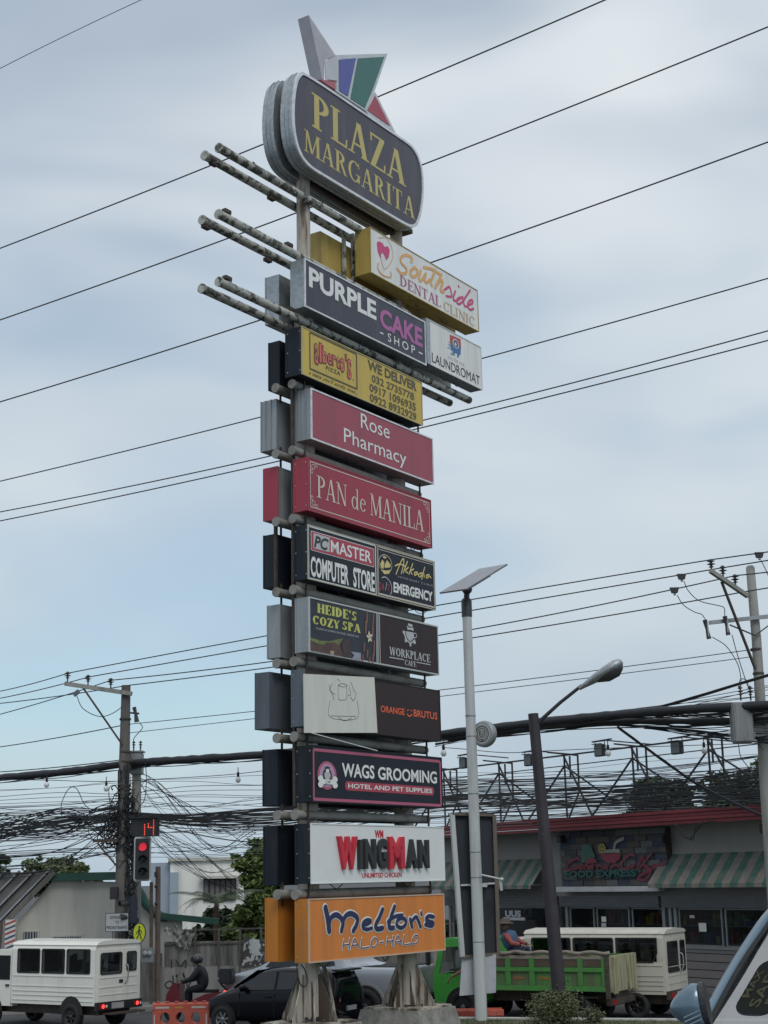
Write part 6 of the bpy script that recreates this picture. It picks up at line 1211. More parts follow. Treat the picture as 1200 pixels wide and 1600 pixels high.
def rim_loop(poly, y0, y1, plane, root, w=.022, m=None):
    cx = sum(p[0] for p in poly)/len(poly); cz = sum(p[1] for p in poly)/len(poly); hx = max(abs(p[0]-cx) for p in poly); hz = max(abs(p[1]-cz) for p in poly)
    n = len(poly); A = [(cx+(x-cx)*(1+w/hx), cz+(z-cz)*(1+w/hz)) for x, z in poly]; B = [(cx+(x-cx)*(1-w*.5/hx), cz+(z-cz)*(1-w*.5/hz)) for x, z in poly]
    P = (lambda a, b, y: (a, y, b)) if plane == 'xz' else (lambda a, b, y: (y, a, b)); mb = MB()
    vs = [P(a, b, y) for L_ in (A, B) for y in (y0, y1) for a, b in L_]
    F = []
    for i in range(n):
        j = (i+1) % n; F += [(i, j, n+j, n+i), (2*n+i, 2*n+j, 3*n+j, 3*n+i), (n+i, n+j, 3*n+j, 3*n+i), (i, j, 2*n+j, 2*n+i)]
    mb.add(vs, F); return mb.build('window_rubber', m or rubber, root)
def minibus(label, org, ang, L=2.95, cab=True, cut=False, rusty=False, lit=False, group=None, paint=None):
    paint = paint or whitep; o = empty('minibus', org, ang, label, 'minibus', group); W2 = .80; Z0, Z1 = .58, 2.10
    # body shell: rounded box section extruded along x
    sec = [(-W2, Z0), (-W2, 1.30), (-W2+.02, Z1-.16), (-W2+.07, Z1-.04), (-W2+.2, Z1), (0, Z1+.035), (W2-.2, Z1), (W2-.07, Z1-.04), (W2-.02, Z1-.16), (W2, 1.30), (W2, Z0)]
    zlo, zhi = 1.34, Z1-.20
    MB().prism([(-W2, Z0), (-W2, zlo), (W2, zlo), (W2, Z0)], .0, L, 'yz').build('lower_body', paint, o)
    MB().prism([(-W2+.005, zhi)]+[q for q in sec if q[1] > zhi]+[(W2-.005, zhi)], .0, L, 'yz').build('roof', paint, o)
    gx = [0.0]+[v for k in range(3) for v in (.18+k*(L-.3)/3+.012, .18+(k+1)*(L-.3)/3-.112)]+[L]
    for sgn in (1, -1):
        for a, b in zip(gx[::2], gx[1::2]): MB().box(a, b, min(sgn*(W2-.06), sgn*W2), max(sgn*(W2-.06), sgn*W2), zlo, zhi).build('window_pillar', paint, o)
    if cut: MB().box(0, .05, -W2+.06, W2-.06, zlo, zhi).build('rear_wall', paint, o)
    else:
        for a, b in ((-W2+.06, -.61), (-.31, -.11), (.63, W2-.06)): MB().box(0, .05, a, b, zlo, zhi-.10).build('rear_post', paint, o)
        MB().box(0, .05, -W2+.06, W2-.06, zhi-.10, zhi).build('rear_header', paint, o)
    MB().box(L-.04, L, -W2+.06, W2-.06, zlo, zhi).build('bulkhead', trimd, o)
    for k in range(4):
        xx = .45+k*(L-.7)/3
        for y in (-.42, .42): MB().box(xx-.05, xx+.05, y-.28, y+.28, 1.2, 1.58, .03).build('seat_back', mat('seat_vinyl', (.05, .055, .06), .6), o); MB().box(xx-.04, xx+.04, y-.10, y+.10, 1.58, 1.74, .03).build('headrest', MC['seat_vinyl'], o)
    MB().prism([(y*1.012, z) for y, z in sec if z > Z1-.1]+[(W2*.98, Z1-.09), (-W2*.98, Z1-.09)][::1], -.035, L+.02, 'yz').build('roof_skin', paint, o)
    ys = W2+.001
    for sgn in (1, -1):
        for k in range(3):
            x0 = .18+k*(L-.3)/3; x1 = x0+(L-.3)/3-.10; zb, zt = 1.34, Z1-.20; 
            poly = rrect(x0, x1, zb, zt, .05) if not (cut and k == 0) else [(x0, zb+.22), (x0+.12, zb), (x1, zb), (x1, zt), (x0, zt)]
            f = MB().prism([( (x-(x0+x1)/2)*1.035+(x0+x1)/2, (z-(zb+zt)/2)*1.05+(zb+zt)/2) for x, z in poly], sgn*(ys-.002), sgn*(ys+.006)).build('window_rubber', rubber, o) if False else rim_loop(poly, sgn*(ys-.004), sgn*(ys+.008), 'xz', o); MB().flat(poly, sgn*ys).build('pane', vglass, f)
        for z in (1.26, 1.02, .90, .80, .68): MB().box(.05, L-.05, min(sgn*ys, sgn*(ys+.014)), max(sgn*ys, sgn*(ys+.014)), z-.016, z+.016, .006).build('side_rib', paint, o)
        a = [( .78+.40*math.cos(t), .36+.44*math.sin(t)) for t in [R(q) for q in range(0, 181, 15)]]
        if not rusty: MB().prism(a, sgn*(ys+.0), sgn*(ys+.018)).build('wheel_arch', rubber, o)
    # rear: two doors
    for y0, y1, nm in ((-.62, .08, 1), (.10, .70, 0)): pass
    zr0 = 1.10 if cut else 1.33
    for ya, yb, wa, wb in ((-.70, -.205, -.61, -.31), (-.195, .70, -.09, .61)):
        d1 = MB().box(-.022, -.0, ya, yb, .66, zr0).build('rear_door', paint, o)
        for a, b, c_, e_ in ((ya, wa, zr0, 1.79), (wb, yb, zr0, 1.79), (ya, yb, 1.79, 1.90)): MB().box(-.022, 0, a, b, c_, e_).build('door_frame', paint, d1)
    def rw(y0, y1, z0, z1, c_=False):
        poly = rrect(y0, y1, z0, z1, .06) if not c_ else [(y0, z0), (y1-.14, z0), (y1, z0+.28), (y1, z1), (y0, z1)]
        ym, zm_ = (y0+y1)/2, (z0+z1)/2; f = rim_loop(poly, -.036, -.024, 'yz', o); MB().flat(poly, -.030, 'yz').build('pane', glass if cut else vglass, f)
    rw(-.10, .62, 1.32 if not cut else 1.10, 1.80); rw(-.62, -.30, 1.36 if not cut else 1.10, 1.80)
    for z in (1.22, 1.0, .82): MB().box(-.034, -.022, -.17, .66, z-.012, z+.012, .004).build('door_rib', paint, o); MB().box(-.034, -.022, -.66, -.23, z-.012, z+.012, .004).build('door_rib', paint, o)
    MB().box(-.045, -.022, -.16, -.02, 1.08, 1.16, .008).build('door_handle', blackp, o); MB().tube(spline([(-.03, -.25, 1.52), (-.10, -.26, 1.46), (-.10, -.26, 1.2), (-.04, -.22, 1.05)]), .014, 6).build('grab_rail', galv, o)
    MB().box(-.10, -.0, -.80, .80, .46, .66, .01).build('rear_bumper', blackp if not rusty else dkst, o)
    for y in (.60, -.60):
        MB().box(-.115, -.10, y-.14, y+.14, .50, .62, .01).build('tail_light', redlens, o)
        if lit: MB().lathe([(0, -.122), (.042, -.120), (.052, -.115)], (0, y, .56), 14, 'x').build('tail_lamp_lit', tail_lit, o); MB().lathe([(0, -.123), (.035, -.12)], (0, y-.11, .56), 12, 'x').build('reverse_lamp', wl, o)
    pl = MB().box(-.115, -.10, -.12, .30, .49, .63).build('number_plate', mat('plate_grey', (.35, .36, .36), .5), o); V, F = text_polys('GAB 482' if False else 'NBC 1234' if False else 'III', .0); 
    MB().box(-.30, .02, -.7, .5, .36, .40).build('rear_step', dkst, o)
    MB().box(.1, L+1.0, -.55, .55, .34, .56).build('chassis', dkst, o)
    for y, sd in ((.745, 1), (-.745, -1)): wheel(o, .78, y, .31, .2, 6, rimd, sd); wheel(o, L+.75, y, .31, .2, 6, rimd, sd)
    if cab:
        prof = [(L+.01, .50), (L+1.40, .50), (L+1.42, .95), (L+1.30, 1.15), (L+.92, 1.80), (L+.75, 1.88), (L+.01, 1.88)]
        MB().prism(prof, -.74, .74).build('cab', paint, o)
        for sgn in (1, -1):
            w_ = [(L+.12, 1.14), (L+1.12, 1.14), (L+.80, 1.74), (L+.12, 1.74)]; MB().prism(w_, sgn*.742, sgn*.752).build('cab_window', glass, o); MB().box(L+.14, L+.26, min(sgn*.742, sgn*.77), max(sgn*.742, sgn*.77), .98, 1.03).build('door_handle', blackp, o)
            MB().box(L+.05, L+.065, min(sgn*.742, sgn*.747), max(sgn*.742, sgn*.747), .52, 1.85).build('door_gap', rubber, o)
            a = [(L+.75+.38*math.cos(t), .36+.42*math.sin(t)) for t in [R(q) for q in range(0, 181, 15)]]; MB().prism(a, sgn*.741, sgn*.756).build('wheel_arch', rubber, o); MB().box(L+1.0, L+1.06, min(sgn*.78, sgn*.95), max(sgn*.78, sgn*.95), 1.2, 1.42, .02).build('wing_mirror', blackp, o)
        MB().add([(L+1.315, -.66, 1.16), (L+1.315, .66, 1.16), (L+.95, .62, 1.78), (L+.95, -.62, 1.78)], [(0, 1, 2, 3)]).build('windscreen', glass, o)
        for y in (.55, -.55): MB().box(L+1.405, L+1.43, y-.12, y+.12, .78, .92, .01).build('headlight', galv, o)
    return o
org, a_ = vframe(146, 1611, 38.5, -56); lv = Vector((math.cos(a_+PI/2), math.sin(a_+PI/2), 0))
mb1 = minibus('white minibus at left with glowing red tail lights and three side windows', org-lv*.80, a_, L=2.95, lit=True)
rustp = mat('tired_white_paint', (.50, .48, .42), .5, 0, .06, 2, (.20, .15, .10), .55, True, thresh=(.55, .72))
org, a_ = vframe(1044, 1597, 38.3, -60); lv = Vector((math.cos(a_+PI/2), math.sin(a_+PI/2), 0))
mb2 = minibus('older rust flecked white minibus behind the green truck, with angular windows', org-lv*.80, a_, L=3.75, cut=True, rusty=True, paint=rustp)
# --- lofted car body
def loftcar(root, st, paint, name='body', sub=2):
    vs = []; fs = []; np_ = 13
    for x, wl_, zs, w_, zb, wr, zr in st:
        half = [(wl_*.90, zs), (wl_, zs+.14), (w_, zs+(zb-zs)*.55), (w_*.985, zb-.05), (w_*.93, zb), (wr, zr-.06 if zr > zb+.1 else zb+(zr-zb)*.6), (wr*.80, zr-.005 if zr > zb+.1 else zr)]
        ring = [(x, y, z) for y, z in half]+[(x, 0, zr+.02)][:0]; ring = [(x, y, z) for y, z in half]+[(x, 0, zr+.015)]+[(x, -y, z) for y, z in half[::-1]]; vs += ring
    n = 15; m = len(st)
    for i in range(m-1):
        for k in range(n): fs.append((i*n+k, i*n+(k+1) % n, (i+1)*n+(k+1) % n, (i+1)*n+k))
    fs.append(tuple(range(n))); fs.append(tuple(range((m-1)*n, m*n)))
    mb = MB(); mb.add(vs, fs, True); o = mb.build(name, paint, root); md = o.modifiers.new('Subdivision', 'SUBSURF'); md.levels = sub; md.render_levels = sub; return o
def hatch(name, label, org, ang, L, hw, H_, paint, group=None, windows=True, mirror=True, gm=None, nose_h=.84):
    o = empty(name, org, ang, label, 'car', group); gm = gm or glass; zs = .22; B = H_*.645; s_ = L/3.65
    st = [(0.0, hw*.86, zs+.16, hw*.90, B*.98, hw*.62, B+.10), (.06*s_, hw*.95, zs+.05, hw*.98, B, hw*.70, H_-.20), (.30*s_, hw, zs, hw, B, hw*.72, H_-.03), (.95*s_, hw, zs, hw, B, hw*.74, H_), (1.65*s_, hw, zs, hw, B-.01, hw*.74, H_), (2.15*s_, hw, zs, hw, B-.02, hw*.72, H_-.07), (2.85*s_, hw, zs, hw, B-.04, hw*.80, B+.02), (3.25*s_, hw*.99, zs, hw*.98, B*.86, hw*.72, B*.93), (3.52*s_, hw*.93, zs+.02, hw*.93, B*.74, hw*.66, B*.80), (3.65*s_, hw*.78, zs+.08, hw*.80, B*.56, hw*.55, B*.60)]
    loftcar(o, st, paint)
    def yside(z): t = max(0, min(1, (z-B)/(H_-.08-B))); return hw*.935+(hw*.725-hw*.935)*t+.004
    for sgn in (1, -1):
        for nm, P in (('front_side_window', [(1.62*s_, B+.03), (2.58*s_, B+.01), (2.08*s_, H_-.13), (1.95*s_, H_-.11), (1.62*s_, H_-.10)]), ('rear_side_window', [(.62*s_, B+.07), (1.55*s_, B+.03), (1.55*s_, H_-.10), (.85*s_, H_-.11)]), ('quarter_window', [(.34*s_, B+.12), (.56*s_, B+.08), (.78*s_, H_-.12), (.5*s_, H_-.15)])):
            mb = MB(); a = [(x, sgn*(yside(z)+.012), z) for x, z in P]; b = [(x, sgn*(yside(z)-.03), z) for x, z in P]; n = len(P); mb.add(a+b, [tuple(range(n))]+[(i, (i+1) % n, n+(i+1) % n, n+i) for i in range(n)]); mb.build(nm, gm, o)
        for x in (1.60*s_, 2.55*s_, .72*s_): MB().box(x-.006, x+.006, min(sgn*hw*.93, sgn*(hw*1.001)), max(sgn*hw*.93, sgn*(hw*1.001)), zs+.14, B-.06).build('door_gap', rubber, o)
        for x in (1.75*s_, .95*s_): MB().box(x-.09, x+.09, min(sgn*(hw*.985), sgn*(hw*1.02)), max(sgn*(hw*.985), sgn*(hw*1.02)), B-.155, B-.125, .008).build('door_handle', paint, o)
        if mirror: MB().sphere((2.42*s_, sgn*(hw*1.07), B+.07), .10, 12, 8, (.7, 1.1, .75)).build('wing_mirror', paint, o)
        for x in (.62*s_, 2.98*s_):
            a = [(x+.34*math.cos(t), .30+.36*math.sin(t)) for t in [R(q) for q in range(-20, 201, 15)]]; MB().prism(a, sgn*hw*.93, sgn*(hw*1.006)).build('wheel_arch', rubber, o); wheel(o, x, sgn*(hw-.045), .295, .2, 7, rimm, sgn)
        MB().add([(3.30*s_, sgn*hw*.93, B*.80), (3.53*s_, sgn*hw*.72, B*.74), (3.585*s_, sgn*hw*.66, B*.62), (3.44*s_, sgn*hw*.925, B*.66)], [(0, 1, 2, 3)]).build('headlight', galv, o)
        MB().add([(.035, sgn*hw*.60, B*.98), (.30*s_, sgn*hw*.985, B*.98), (.16*s_, sgn*hw*.99, B*.78), (-.012, sgn*hw*.66, B*.76)], [(0, 1, 2, 3)]).build('tail_light', redlens, o)
    MB().add([(.012, -hw*.62, B+.06), (.012, hw*.62, B+.06), (.13*s_, hw*.56, H_-.12), (.13*s_, -hw*.56, H_-.12)], [(0, 1, 2, 3)]).build('rear_window', gm, o)
    MB().box(-.05, .24, -hw*.62, hw*.62, H_-.09, H_-.045, .015).build('spoiler', blackp, o)
    MB().box(-.035, .1, -.22, .22, .50, .60).build('number_plate', mat('plate_grey', (.35, .36, .36)), o); MB().box(-.04, .3, -hw*.84, hw*.84, .27, .42, .03).build('rear_bumper', paint, o)
    wp_ = [(2.80*s_, hw*.80, B+.035), (2.80*s_, -hw*.80, B+.035), (2.19*s_, -hw*.66, H_-.09), (2.19*s_, hw*.66, H_-.09)]
    n_ = Vector((.5, 0, .75))*.03; MB().add([Vector(p)+n_ for p in wp_], [(0, 1, 2, 3)]).build('windscreen', gm, o)
    return o
blackcar = mat('black_car_paint', (.006, .007, .011), .12, 0, .05, 2, spec=.25)
org, a_ = vframe(524, 1620, 36.3, -64); lv = Vector((math.cos(a_+PI/2), math.sin(a_+PI/2), 0))
hb_ = hatch('hatchback', 'black hatchback waiting left of the pylon with tinted windows', org-lv*.80, a_, 3.70, .81, 1.47, blackcar)
# --- silver pickup
silver = mat('silver_car_paint', (.36, .38, .41), .35, .35, .04, 2, coat=.5)
org, a_ = vframe(640, 1602, 38.6, -66); lv = Vector((math.cos(a_+PI/2), math.sin(a_+PI/2), 0))
o = empty('pickup_truck', org-lv*.92, a_, 'silver pickup truck seen from its rear side between the two pylon feet', 'pickup truck')
hw = .92
st = [(0, hw*.9, .45, hw*.94, 1.18, hw*.80, 1.20), (.08, hw*.98, .40, hw, 1.22, hw*.84, 1.23), (.7, hw, .38, hw*1.01, 1.22, hw*.84, 1.23), (1.60, hw, .38, hw, 1.22, hw*.84, 1.23), (1.66, hw, .38, hw, 1.22, hw*.80, 1.62), (1.95, hw, .36, hw, 1.20, hw*.74, 1.78), (2.8, hw, .36, hw, 1.18, hw*.74, 1.80), (3.25, hw, .36, hw, 1.16, hw*.70, 1.72), (3.95, hw, .36, hw, 1.12, hw*.8, 1.16), (4.7, hw*.97, .38, hw*.97, 1.02, hw*.78, 1.08), (5.1, hw*.86, .42, hw*.88, .80, hw*.7, .86)]
loftcar(o, st, silver)
MB().box(.10, 1.56, -hw*.80, hw*.80, 1.22, 1.245).build('bed_opening', rubber, o)
for sgn in (1, -1):
    for nm, P in (('rear_side_window', [(1.86, 1.27), (2.62, 1.25), (2.62, 1.70), (2.05, 1.69)]), ('front_side_window', [(2.70, 1.25), (3.70, 1.22), (3.25, 1.66), (2.70, 1.70)])):
        def ys2(z): return hw*.94+(hw*.745-hw*.94)*max(0, (z-1.2)/.56)+.012
        MB().add([(x, sgn*ys2(z), z) for x, z in P]+[(x, sgn*(ys2(z)-.04), z) for x, z in P], [(0, 1, 2, 3)]+[(i, (i+1) % 4, 4+(i+1) % 4, 4+i) for i in range(4)]).build(nm, glass, o)
    for x in (1.62, 2.66, 3.72): MB().box(x-.008, x+.008, min(sgn*hw*.95, sgn*(hw*1.003)), max(sgn*hw*.95, sgn*(hw*1.003)), .55, 1.16).build('door_gap', rubber, o)
    for x in (1.95, 2.85): MB().box(x-.10, x+.10, min(sgn*hw*.99, sgn*hw*1.03), max(sgn*hw*.99, sgn*hw*1.03), 1.03, 1.07, .01).build('door_handle', trimd, o)
    for x in (1.05, 4.25):
        a = [(x+.50*math.cos(t), .40+.50*math.sin(t)) for t in [R(q) for q in range(-10, 191, 12)]]; MB().prism(a, sgn*hw*.9, sgn*(hw*1.015)).build('wheel_arch_flare', silver, o)
        a = [(x+.44*math.cos(t), .40+.44*math.sin(t)) for t in [R(q) for q in range(-10, 191, 12)]]; MB().prism(a, sgn*hw*.9, sgn*(hw*1.022)).build('wheel_arch', rubber, o); wheel(o, x, sgn*(hw-.06), .38, .26, 6, rimd, sgn)
MB().add([(-.02, -hw*.99, 1.15), (.0, -hw*.78, 1.15), (.0, -hw*.78, .85), (-.02, -hw*.99, .85)], [(0, 1, 2, 3)]).build('tail_light', redlens, o); MB().box(-.03, .2, hw*.80, hw*1.0, .80, 1.16, .03).build('tail_light', redlens, o)
MB().box(-.16, .05, -hw*.9, hw*.9, .45, .62, .03).build('rear_bumper', trimd, o)
MB().box(-.17, .0, hw*.2, hw*.9, .47, .6).build('bumper_step', galv, o); o.scale = (1.08, 1.08, 1.08)
# --- green dump truck
gp = mat('bright_green_paint', (.055, .235, .045), .5, .0, .10, 3, (.09, .12, .06), .75, True, coat=.1, thresh=(.45, .68)); gd = mat('worn_green_paint', (.06, .18, .045), .6, 0, .15, 3, (.10, .085, .06), .8, True, thresh=(.42, .6))
org, a_ = vframe(953, 1606, 36.9, -62); lv = Vector((math.cos(a_+PI/2), math.sin(a_+PI/2), 0))
o = empty('dump_truck', org-lv*.93, a_, 'bright green small dump truck with a ribbed open bed', 'truck'); hw = .93; BLn = 3.05; z0 = .78; z1 = 1.56
gb = MB(); gb.box(0, BLn, hw-.05, hw, z0, z1).build('bed_side', gd, o); MB().box(0, BLn, -hw, -hw+.05, z0, z1).build('bed_side', gd, o); MB().box(BLn-.05, BLn, -hw+.05, hw-.05, z0, z1+.05).build('bed_front', gd, o); MB().box(0, BLn, -hw+.05, hw-.05, z0, z0+.06).build('bed_floor', dkst, o)
MB().box(.05, BLn-.06, -hw+.06, hw-.06, z0+.07, z1-.12).build('load', mat('sand_load', (.16, .13, .10), .95, 0, .2, 5, bump=.6), o)
brn = mat('rusty_brown_inset', (.085, .06, .045), .8, 0, .2, 4); 
for sgn in (1,):
    ya, yb = hw, hw+.05
    MB().box(0, BLn, ya, yb+.01, z0, z0+.12, .01).build('lower_rail', gp, o); MB().box(0, BLn, ya, yb, z0+.44, z0+.54, .01).build('middle_rail', gp, o)
    for x in (.06, .66, 1.28, 1.90, 2.52, 3.0): MB().box(x-.07, x+.07, ya, yb-.006, z0+.12, z1-.02, .01).build('side_post', gp, o)
    for a, b in ((.13, .59), (.73, 1.21), (1.35, 1.83), (1.97, 2.45), (2.59, 2.93)): MB().box(a, b, ya-.0, ya+.012, z0+.56, z1-.06).build('rusty_inset', brn, o)
T_w = Sign(Frame((0, 0, 0), 0), 'tmp', 'x', 'x', 0, 1, 0, 1)
mb = MB()
for x in (1.45, 2.1): 
    V, F = text_polys('STAR', .02); P = fit(V, 0, .28, 0, .06); mb.add([(x+.28-p[0], hw+.0135, z0+.26+p[1]) for p in P], F)
mb.build('side_lettering', mat('faded_orange_letters', (.45, .12, .03), .6), o, fix=False); bpy.data.objects.remove(T_w.o)
vs = []; n = 24
for j in range(2):
    for i in range(n+1): t = i/n; vs.append((-.1+t*(BLn+.1), hw+.02+.04*math.sin(i*1.9)+j*.035, z1+.10*(1-j)-.02*math.sin(i*1.3)-j*.03))
MB().tube(spline([(v[0], v[1]-.01, v[2]) for v in vs[:n+1]], 2), .045, 7).build('rolled_cover', mat('dirty_canvas', (.23, .20, .165), .9, 0, .2, 5, bump=.5), o); MB().box(0, BLn, hw-.04, hw+.03, z1-.06, z1+.04, .02).build('top_rail', MC['dirty_canvas'], o)
# beige tail panel hanging at the rear
tpm = mat('scuffed_beige_panel', (.33, .32, .20), .8, 0, .15, 4, (.10, .08, .05), .85, True, thresh=(.48, .62), bump=.4)
MB().box(-.10, -.0, -hw*.98, hw*1.0, z0-.02, z1+.02, .01).build('tail_panel', tpm, o)
for y in (.80, .62, -.2, -.7): MB().box(-.15, -.10, y-.04, y+.04, z0-.06, z1, .01).build('tail_rib', tpm, o)
MB().beam((-.02, hw+.03, z1+.05), (-.02, hw+.03, z0-.15), .09).build('tail_post', dkst, o)
MB().box(.0, BLn+.9, -.42, .42, .50, .84).build('chassis', dkst, o); MB().box(-.05, .1, -.85, .85, .45, .62, .02).build('rear_bumper', dkst, o); MB().box(-.07, -.051, .5, .78, .48, .58).build('tail_light', redlens, o)
for y, sd in ((.70, 1), (-.70, -1)): wheel(o, .85, y, .38, .34, 5, dkst, sd); wheel(o, BLn+.75, y+sd*.09, .38, .24, 5, galvp, sd)
MB().box(.25, 1.5, .55, .90, .62, .66, .02).build('mudguard', dkst, o); MB().prism([(1.35, .8), (1.45, .8), (1.42, .45), (1.36, .45)], .55, .88).build('mud_flap', rubber, o)
MB().lathe([(0, .0), (.16, .0), (.18, .03), (.18, .06), (0, .06)], (1.28, .86, .62), 16, 'y').build('red_cap', mat('red_fuel_cap', (.45, .02, .04), .4), o)
cx0 = BLn+.12; H0 = .46; CZ = lambda z: .46+(z-.52)*.93; cabp = [(cx0, H0), (cx0+1.36, H0), (cx0+1.44, .80), (cx0+1.42, 1.12), (cx0+1.22, 1.82), (cx0+1.05, 1.96), (cx0+.08, 1.98), (cx0, 1.9)]
gcab = mat('bright_cab_green', (.06, .38, .05), .4, 0, .05, 2, (.05, .22, .05), .4, True, coat=.2)
# cab shell with an open window
win = [(cx0+.42, 1.16), (cx0+1.26, 1.14), (cx0+1.10, 1.78), (cx0+.42, 1.80)]
for sgn in (1, -1):
    y0, y1 = sgn*.84, sgn*.88
    for P in ([(cx0, H0), (cx0+1.36, H0), (cx0+1.44, .80), (cx0+1.42, 1.12), win[1], win[0], (cx0, 1.16)], [(cx0, 1.16), win[0], win[3], (cx0, 1.80)], [(cx0, 1.80), win[3], win[2], (cx0+1.23, 1.80), (cx0+1.05, 1.96), (cx0+.08, 1.98), (cx0, 1.9)], [win[1], (cx0+1.42, 1.12), (cx0+1.23, 1.80), win[2]]): MB().prism(P, y0, y1).build('cab_side', gcab, o)
    MB().prism([(cx0+.35, H0+.02), (cx0+.36, H0+.02), (cx0+.36, 1.9), (cx0+.35, 1.9)], y1, y1+sgn*.003).build('door_gap', rubber, o)
    MB().box(cx0+.44, cx0+.56, min(y1, y1+sgn*.02), max(y1, y1+sgn*.02), 1.02, 1.06, .005).build('door_handle', blackp, o)
    a = [(cx0+.63+.46*math.cos(t), .38+.46*math.sin(t)) for t in [R(q) for q in range(0, 181, 12)]]; MB().prism(a, y1, y1+sgn*.006).build('wheel_arch', rubber, o)
    MB().box(cx0+1.42, cx0+1.5, min(sgn*.98, sgn*1.14), max(sgn*.98, sgn*1.14), 1.35, 1.72, .02).build('wing_mirror', blackp, o); MB().tube([(cx0+1.3, sgn*.88, 1.75), (cx0+1.45, sgn*1.05, 1.72)], .012, 5).build('mirror_arm', blackp, o)
MB().box(cx0+.0, cx0+1.10, -.84, .84, 1.93, 1.99, .02).build('cab_roof', gcab, o); MB().box(cx0, cx0+.05, -.84, .84, H0, 1.9).build('cab_back', gcab, o); MB().box(cx0, cx0+1.4, -.84, .84, H0, H0+.08).build('cab_floor', rubber, o)
MB().add([(cx0+1.38, -.84, H0), (cx0+1.38, .84, H0), (cx0+1.44, .84, 1.12), (cx0+1.44, -.84, 1.12)], [(0, 1, 2, 3)]).build('cab_front', gcab, o)
MB().add([(cx0+1.43, -.80, 1.13), (cx0+1.43, .80, 1.13), (cx0+1.21, .78, 1.84), (cx0+1.21, -.78, 1.84)], [(0, 1, 2, 3)]).build('windscreen', gl, o)
MB().box(cx0+.15, cx0+.6, -.7, .7, .75, 1.0, .04).build('seat', rubber, o); MB().box(cx0+.10, cx0+.24, .2, .7, .98, 1.5, .04).build('seat_back', rubber, o); MB().lathe([(.18, 0), (.195, .015), (.18, .03), (.165, .015), (.18, 0)], (cx0+.98, .42, 1.2), 18, 'z').build('steering_wheel', blackp, o)
truck = o; TX = cx0

# ================================================================== NEAR CAR AT LOWER RIGHT
bluep = mat('slate_blue_car_paint', (.10, .155, .20), .28, .35, .04, 2, coat=.7)
cg = glass_mat('car_glass', (.66, .74, .78), .9, .30)
A0 = at(1092, 1612, 8.5); A1 = at(1206, 1424, 9.25)       # lower and upper end of the visible windscreen pillar
gz = zg(A0.x+.8, A0.y+.8); o = empty('parked_car', (A0.x+.9, A0.y+1.2, gz), 0, 'slate blue car cut off at the lower right corner, with a mirror and windscreen stickers', 'car')
hd = Vector((-.50, -.86, 0)).normalized(); rt_ = Vector((-.86, .50, 0)).normalized()       # heading, and the car's right (left in the picture)
O_ = o.location; 
def Cc(f, r, z): return A0-O_+hd*f+rt_*r+Vector((0, 0, z))    # relative to the pillar foot, z relative to it
bk = (A1-A0); bkf, bkr, bkz = bk.dot(hd), bk.dot(rt_), bk.z
WB = 1.30; PW = .10
def P0(f, r, z): return Cc(f, r, z)
base = -(A0.z-gz)
# windscreen between both pillars
w = [P0(0, -.03, 0), P0(.16, -WB/2, .0), P0(0, -WB+.03, 0), P0(bkf, -WB-bkr*1.0, bkz), P0(bkf+.08, -WB/2, bkz+.03), P0(bkf, bkr-.03, bkz)]
MB().add(w, [(0, 1, 4, 5), (1, 2, 3, 4)], True).build('windscreen', cg, o, fix=False)
for r0, r1, nm in ((0, bkr, 'a'), (-WB, -WB-bkr, 'b')):
    MB().tube(spline([P0(.10, r0, -.10), P0(0, r0, 0), P0(bkf*.5, r0+(r1-r0)*.45, bkz*.54), P0(bkf, r1, bkz), P0(bkf-.5, r1, bkz+.05)]), .027, 10).build('roof_pillar', bluep, o)
    MB().tube(spline([P0(.0, r0-.036 if r0 == 0 else r0+.036, -.0), P0(bkf*.5, r0+(r1-r0)*.45+(-.036 if r0 == 0 else .036), bkz*.54), P0(bkf, r1+(-.036 if r0 == 0 else .036), bkz)]), .012, 8).build('black_seal', rubber, o)
xr_ = -WB/2
def grid(pts, nm, m): 
    nr_ = len(pts); nc = len(pts[0]); mb = MB(); mb.add([p for r_ in pts for p in r_], [(i*nc+j, i*nc+j+1, (i+1)*nc+j+1, (i+1)*nc+j) for i in range(nr_-1) for j in range(nc-1)], True); return mb.build(nm, m, o, fix=False)
def row(f, W_, z, crown=.04, drop=.0): return [P0(f, xr_+W_*s, z-drop*abs(s)**3+crown*(1-s*s)) for s in (1, .9, .6, .3, 0, -.3, -.6, -.9, -1)]
ww = WB/2
grid([row(bkf, ww-abs(bkr), bkz+.0), row(bkf-.35, ww-abs(bkr)+.02, bkz+.06), row(bkf-1.1, ww-abs(bkr)+.02, bkz+.07), row(bkf-1.9, ww-abs(bkr)+.0, bkz+.0), row(bkf-2.3, ww-.08, bkz-.22), row(bkf-2.7, ww-.02, -.02), row(bkf-2.8, ww+.05, base+.45)], 'roof', bluep)
grid([row(.14, ww+.08, -.02, .05), row(.45, ww+.14, -.08, .07, .02), row(.9, ww+.13, -.14, .06, .05), row(1.1, ww+.08, -.24, .05, .06), row(1.18, ww+.04, -.45, .02), row(1.18, ww+.02, base+.25, .0)], 'bonnet', bluep)
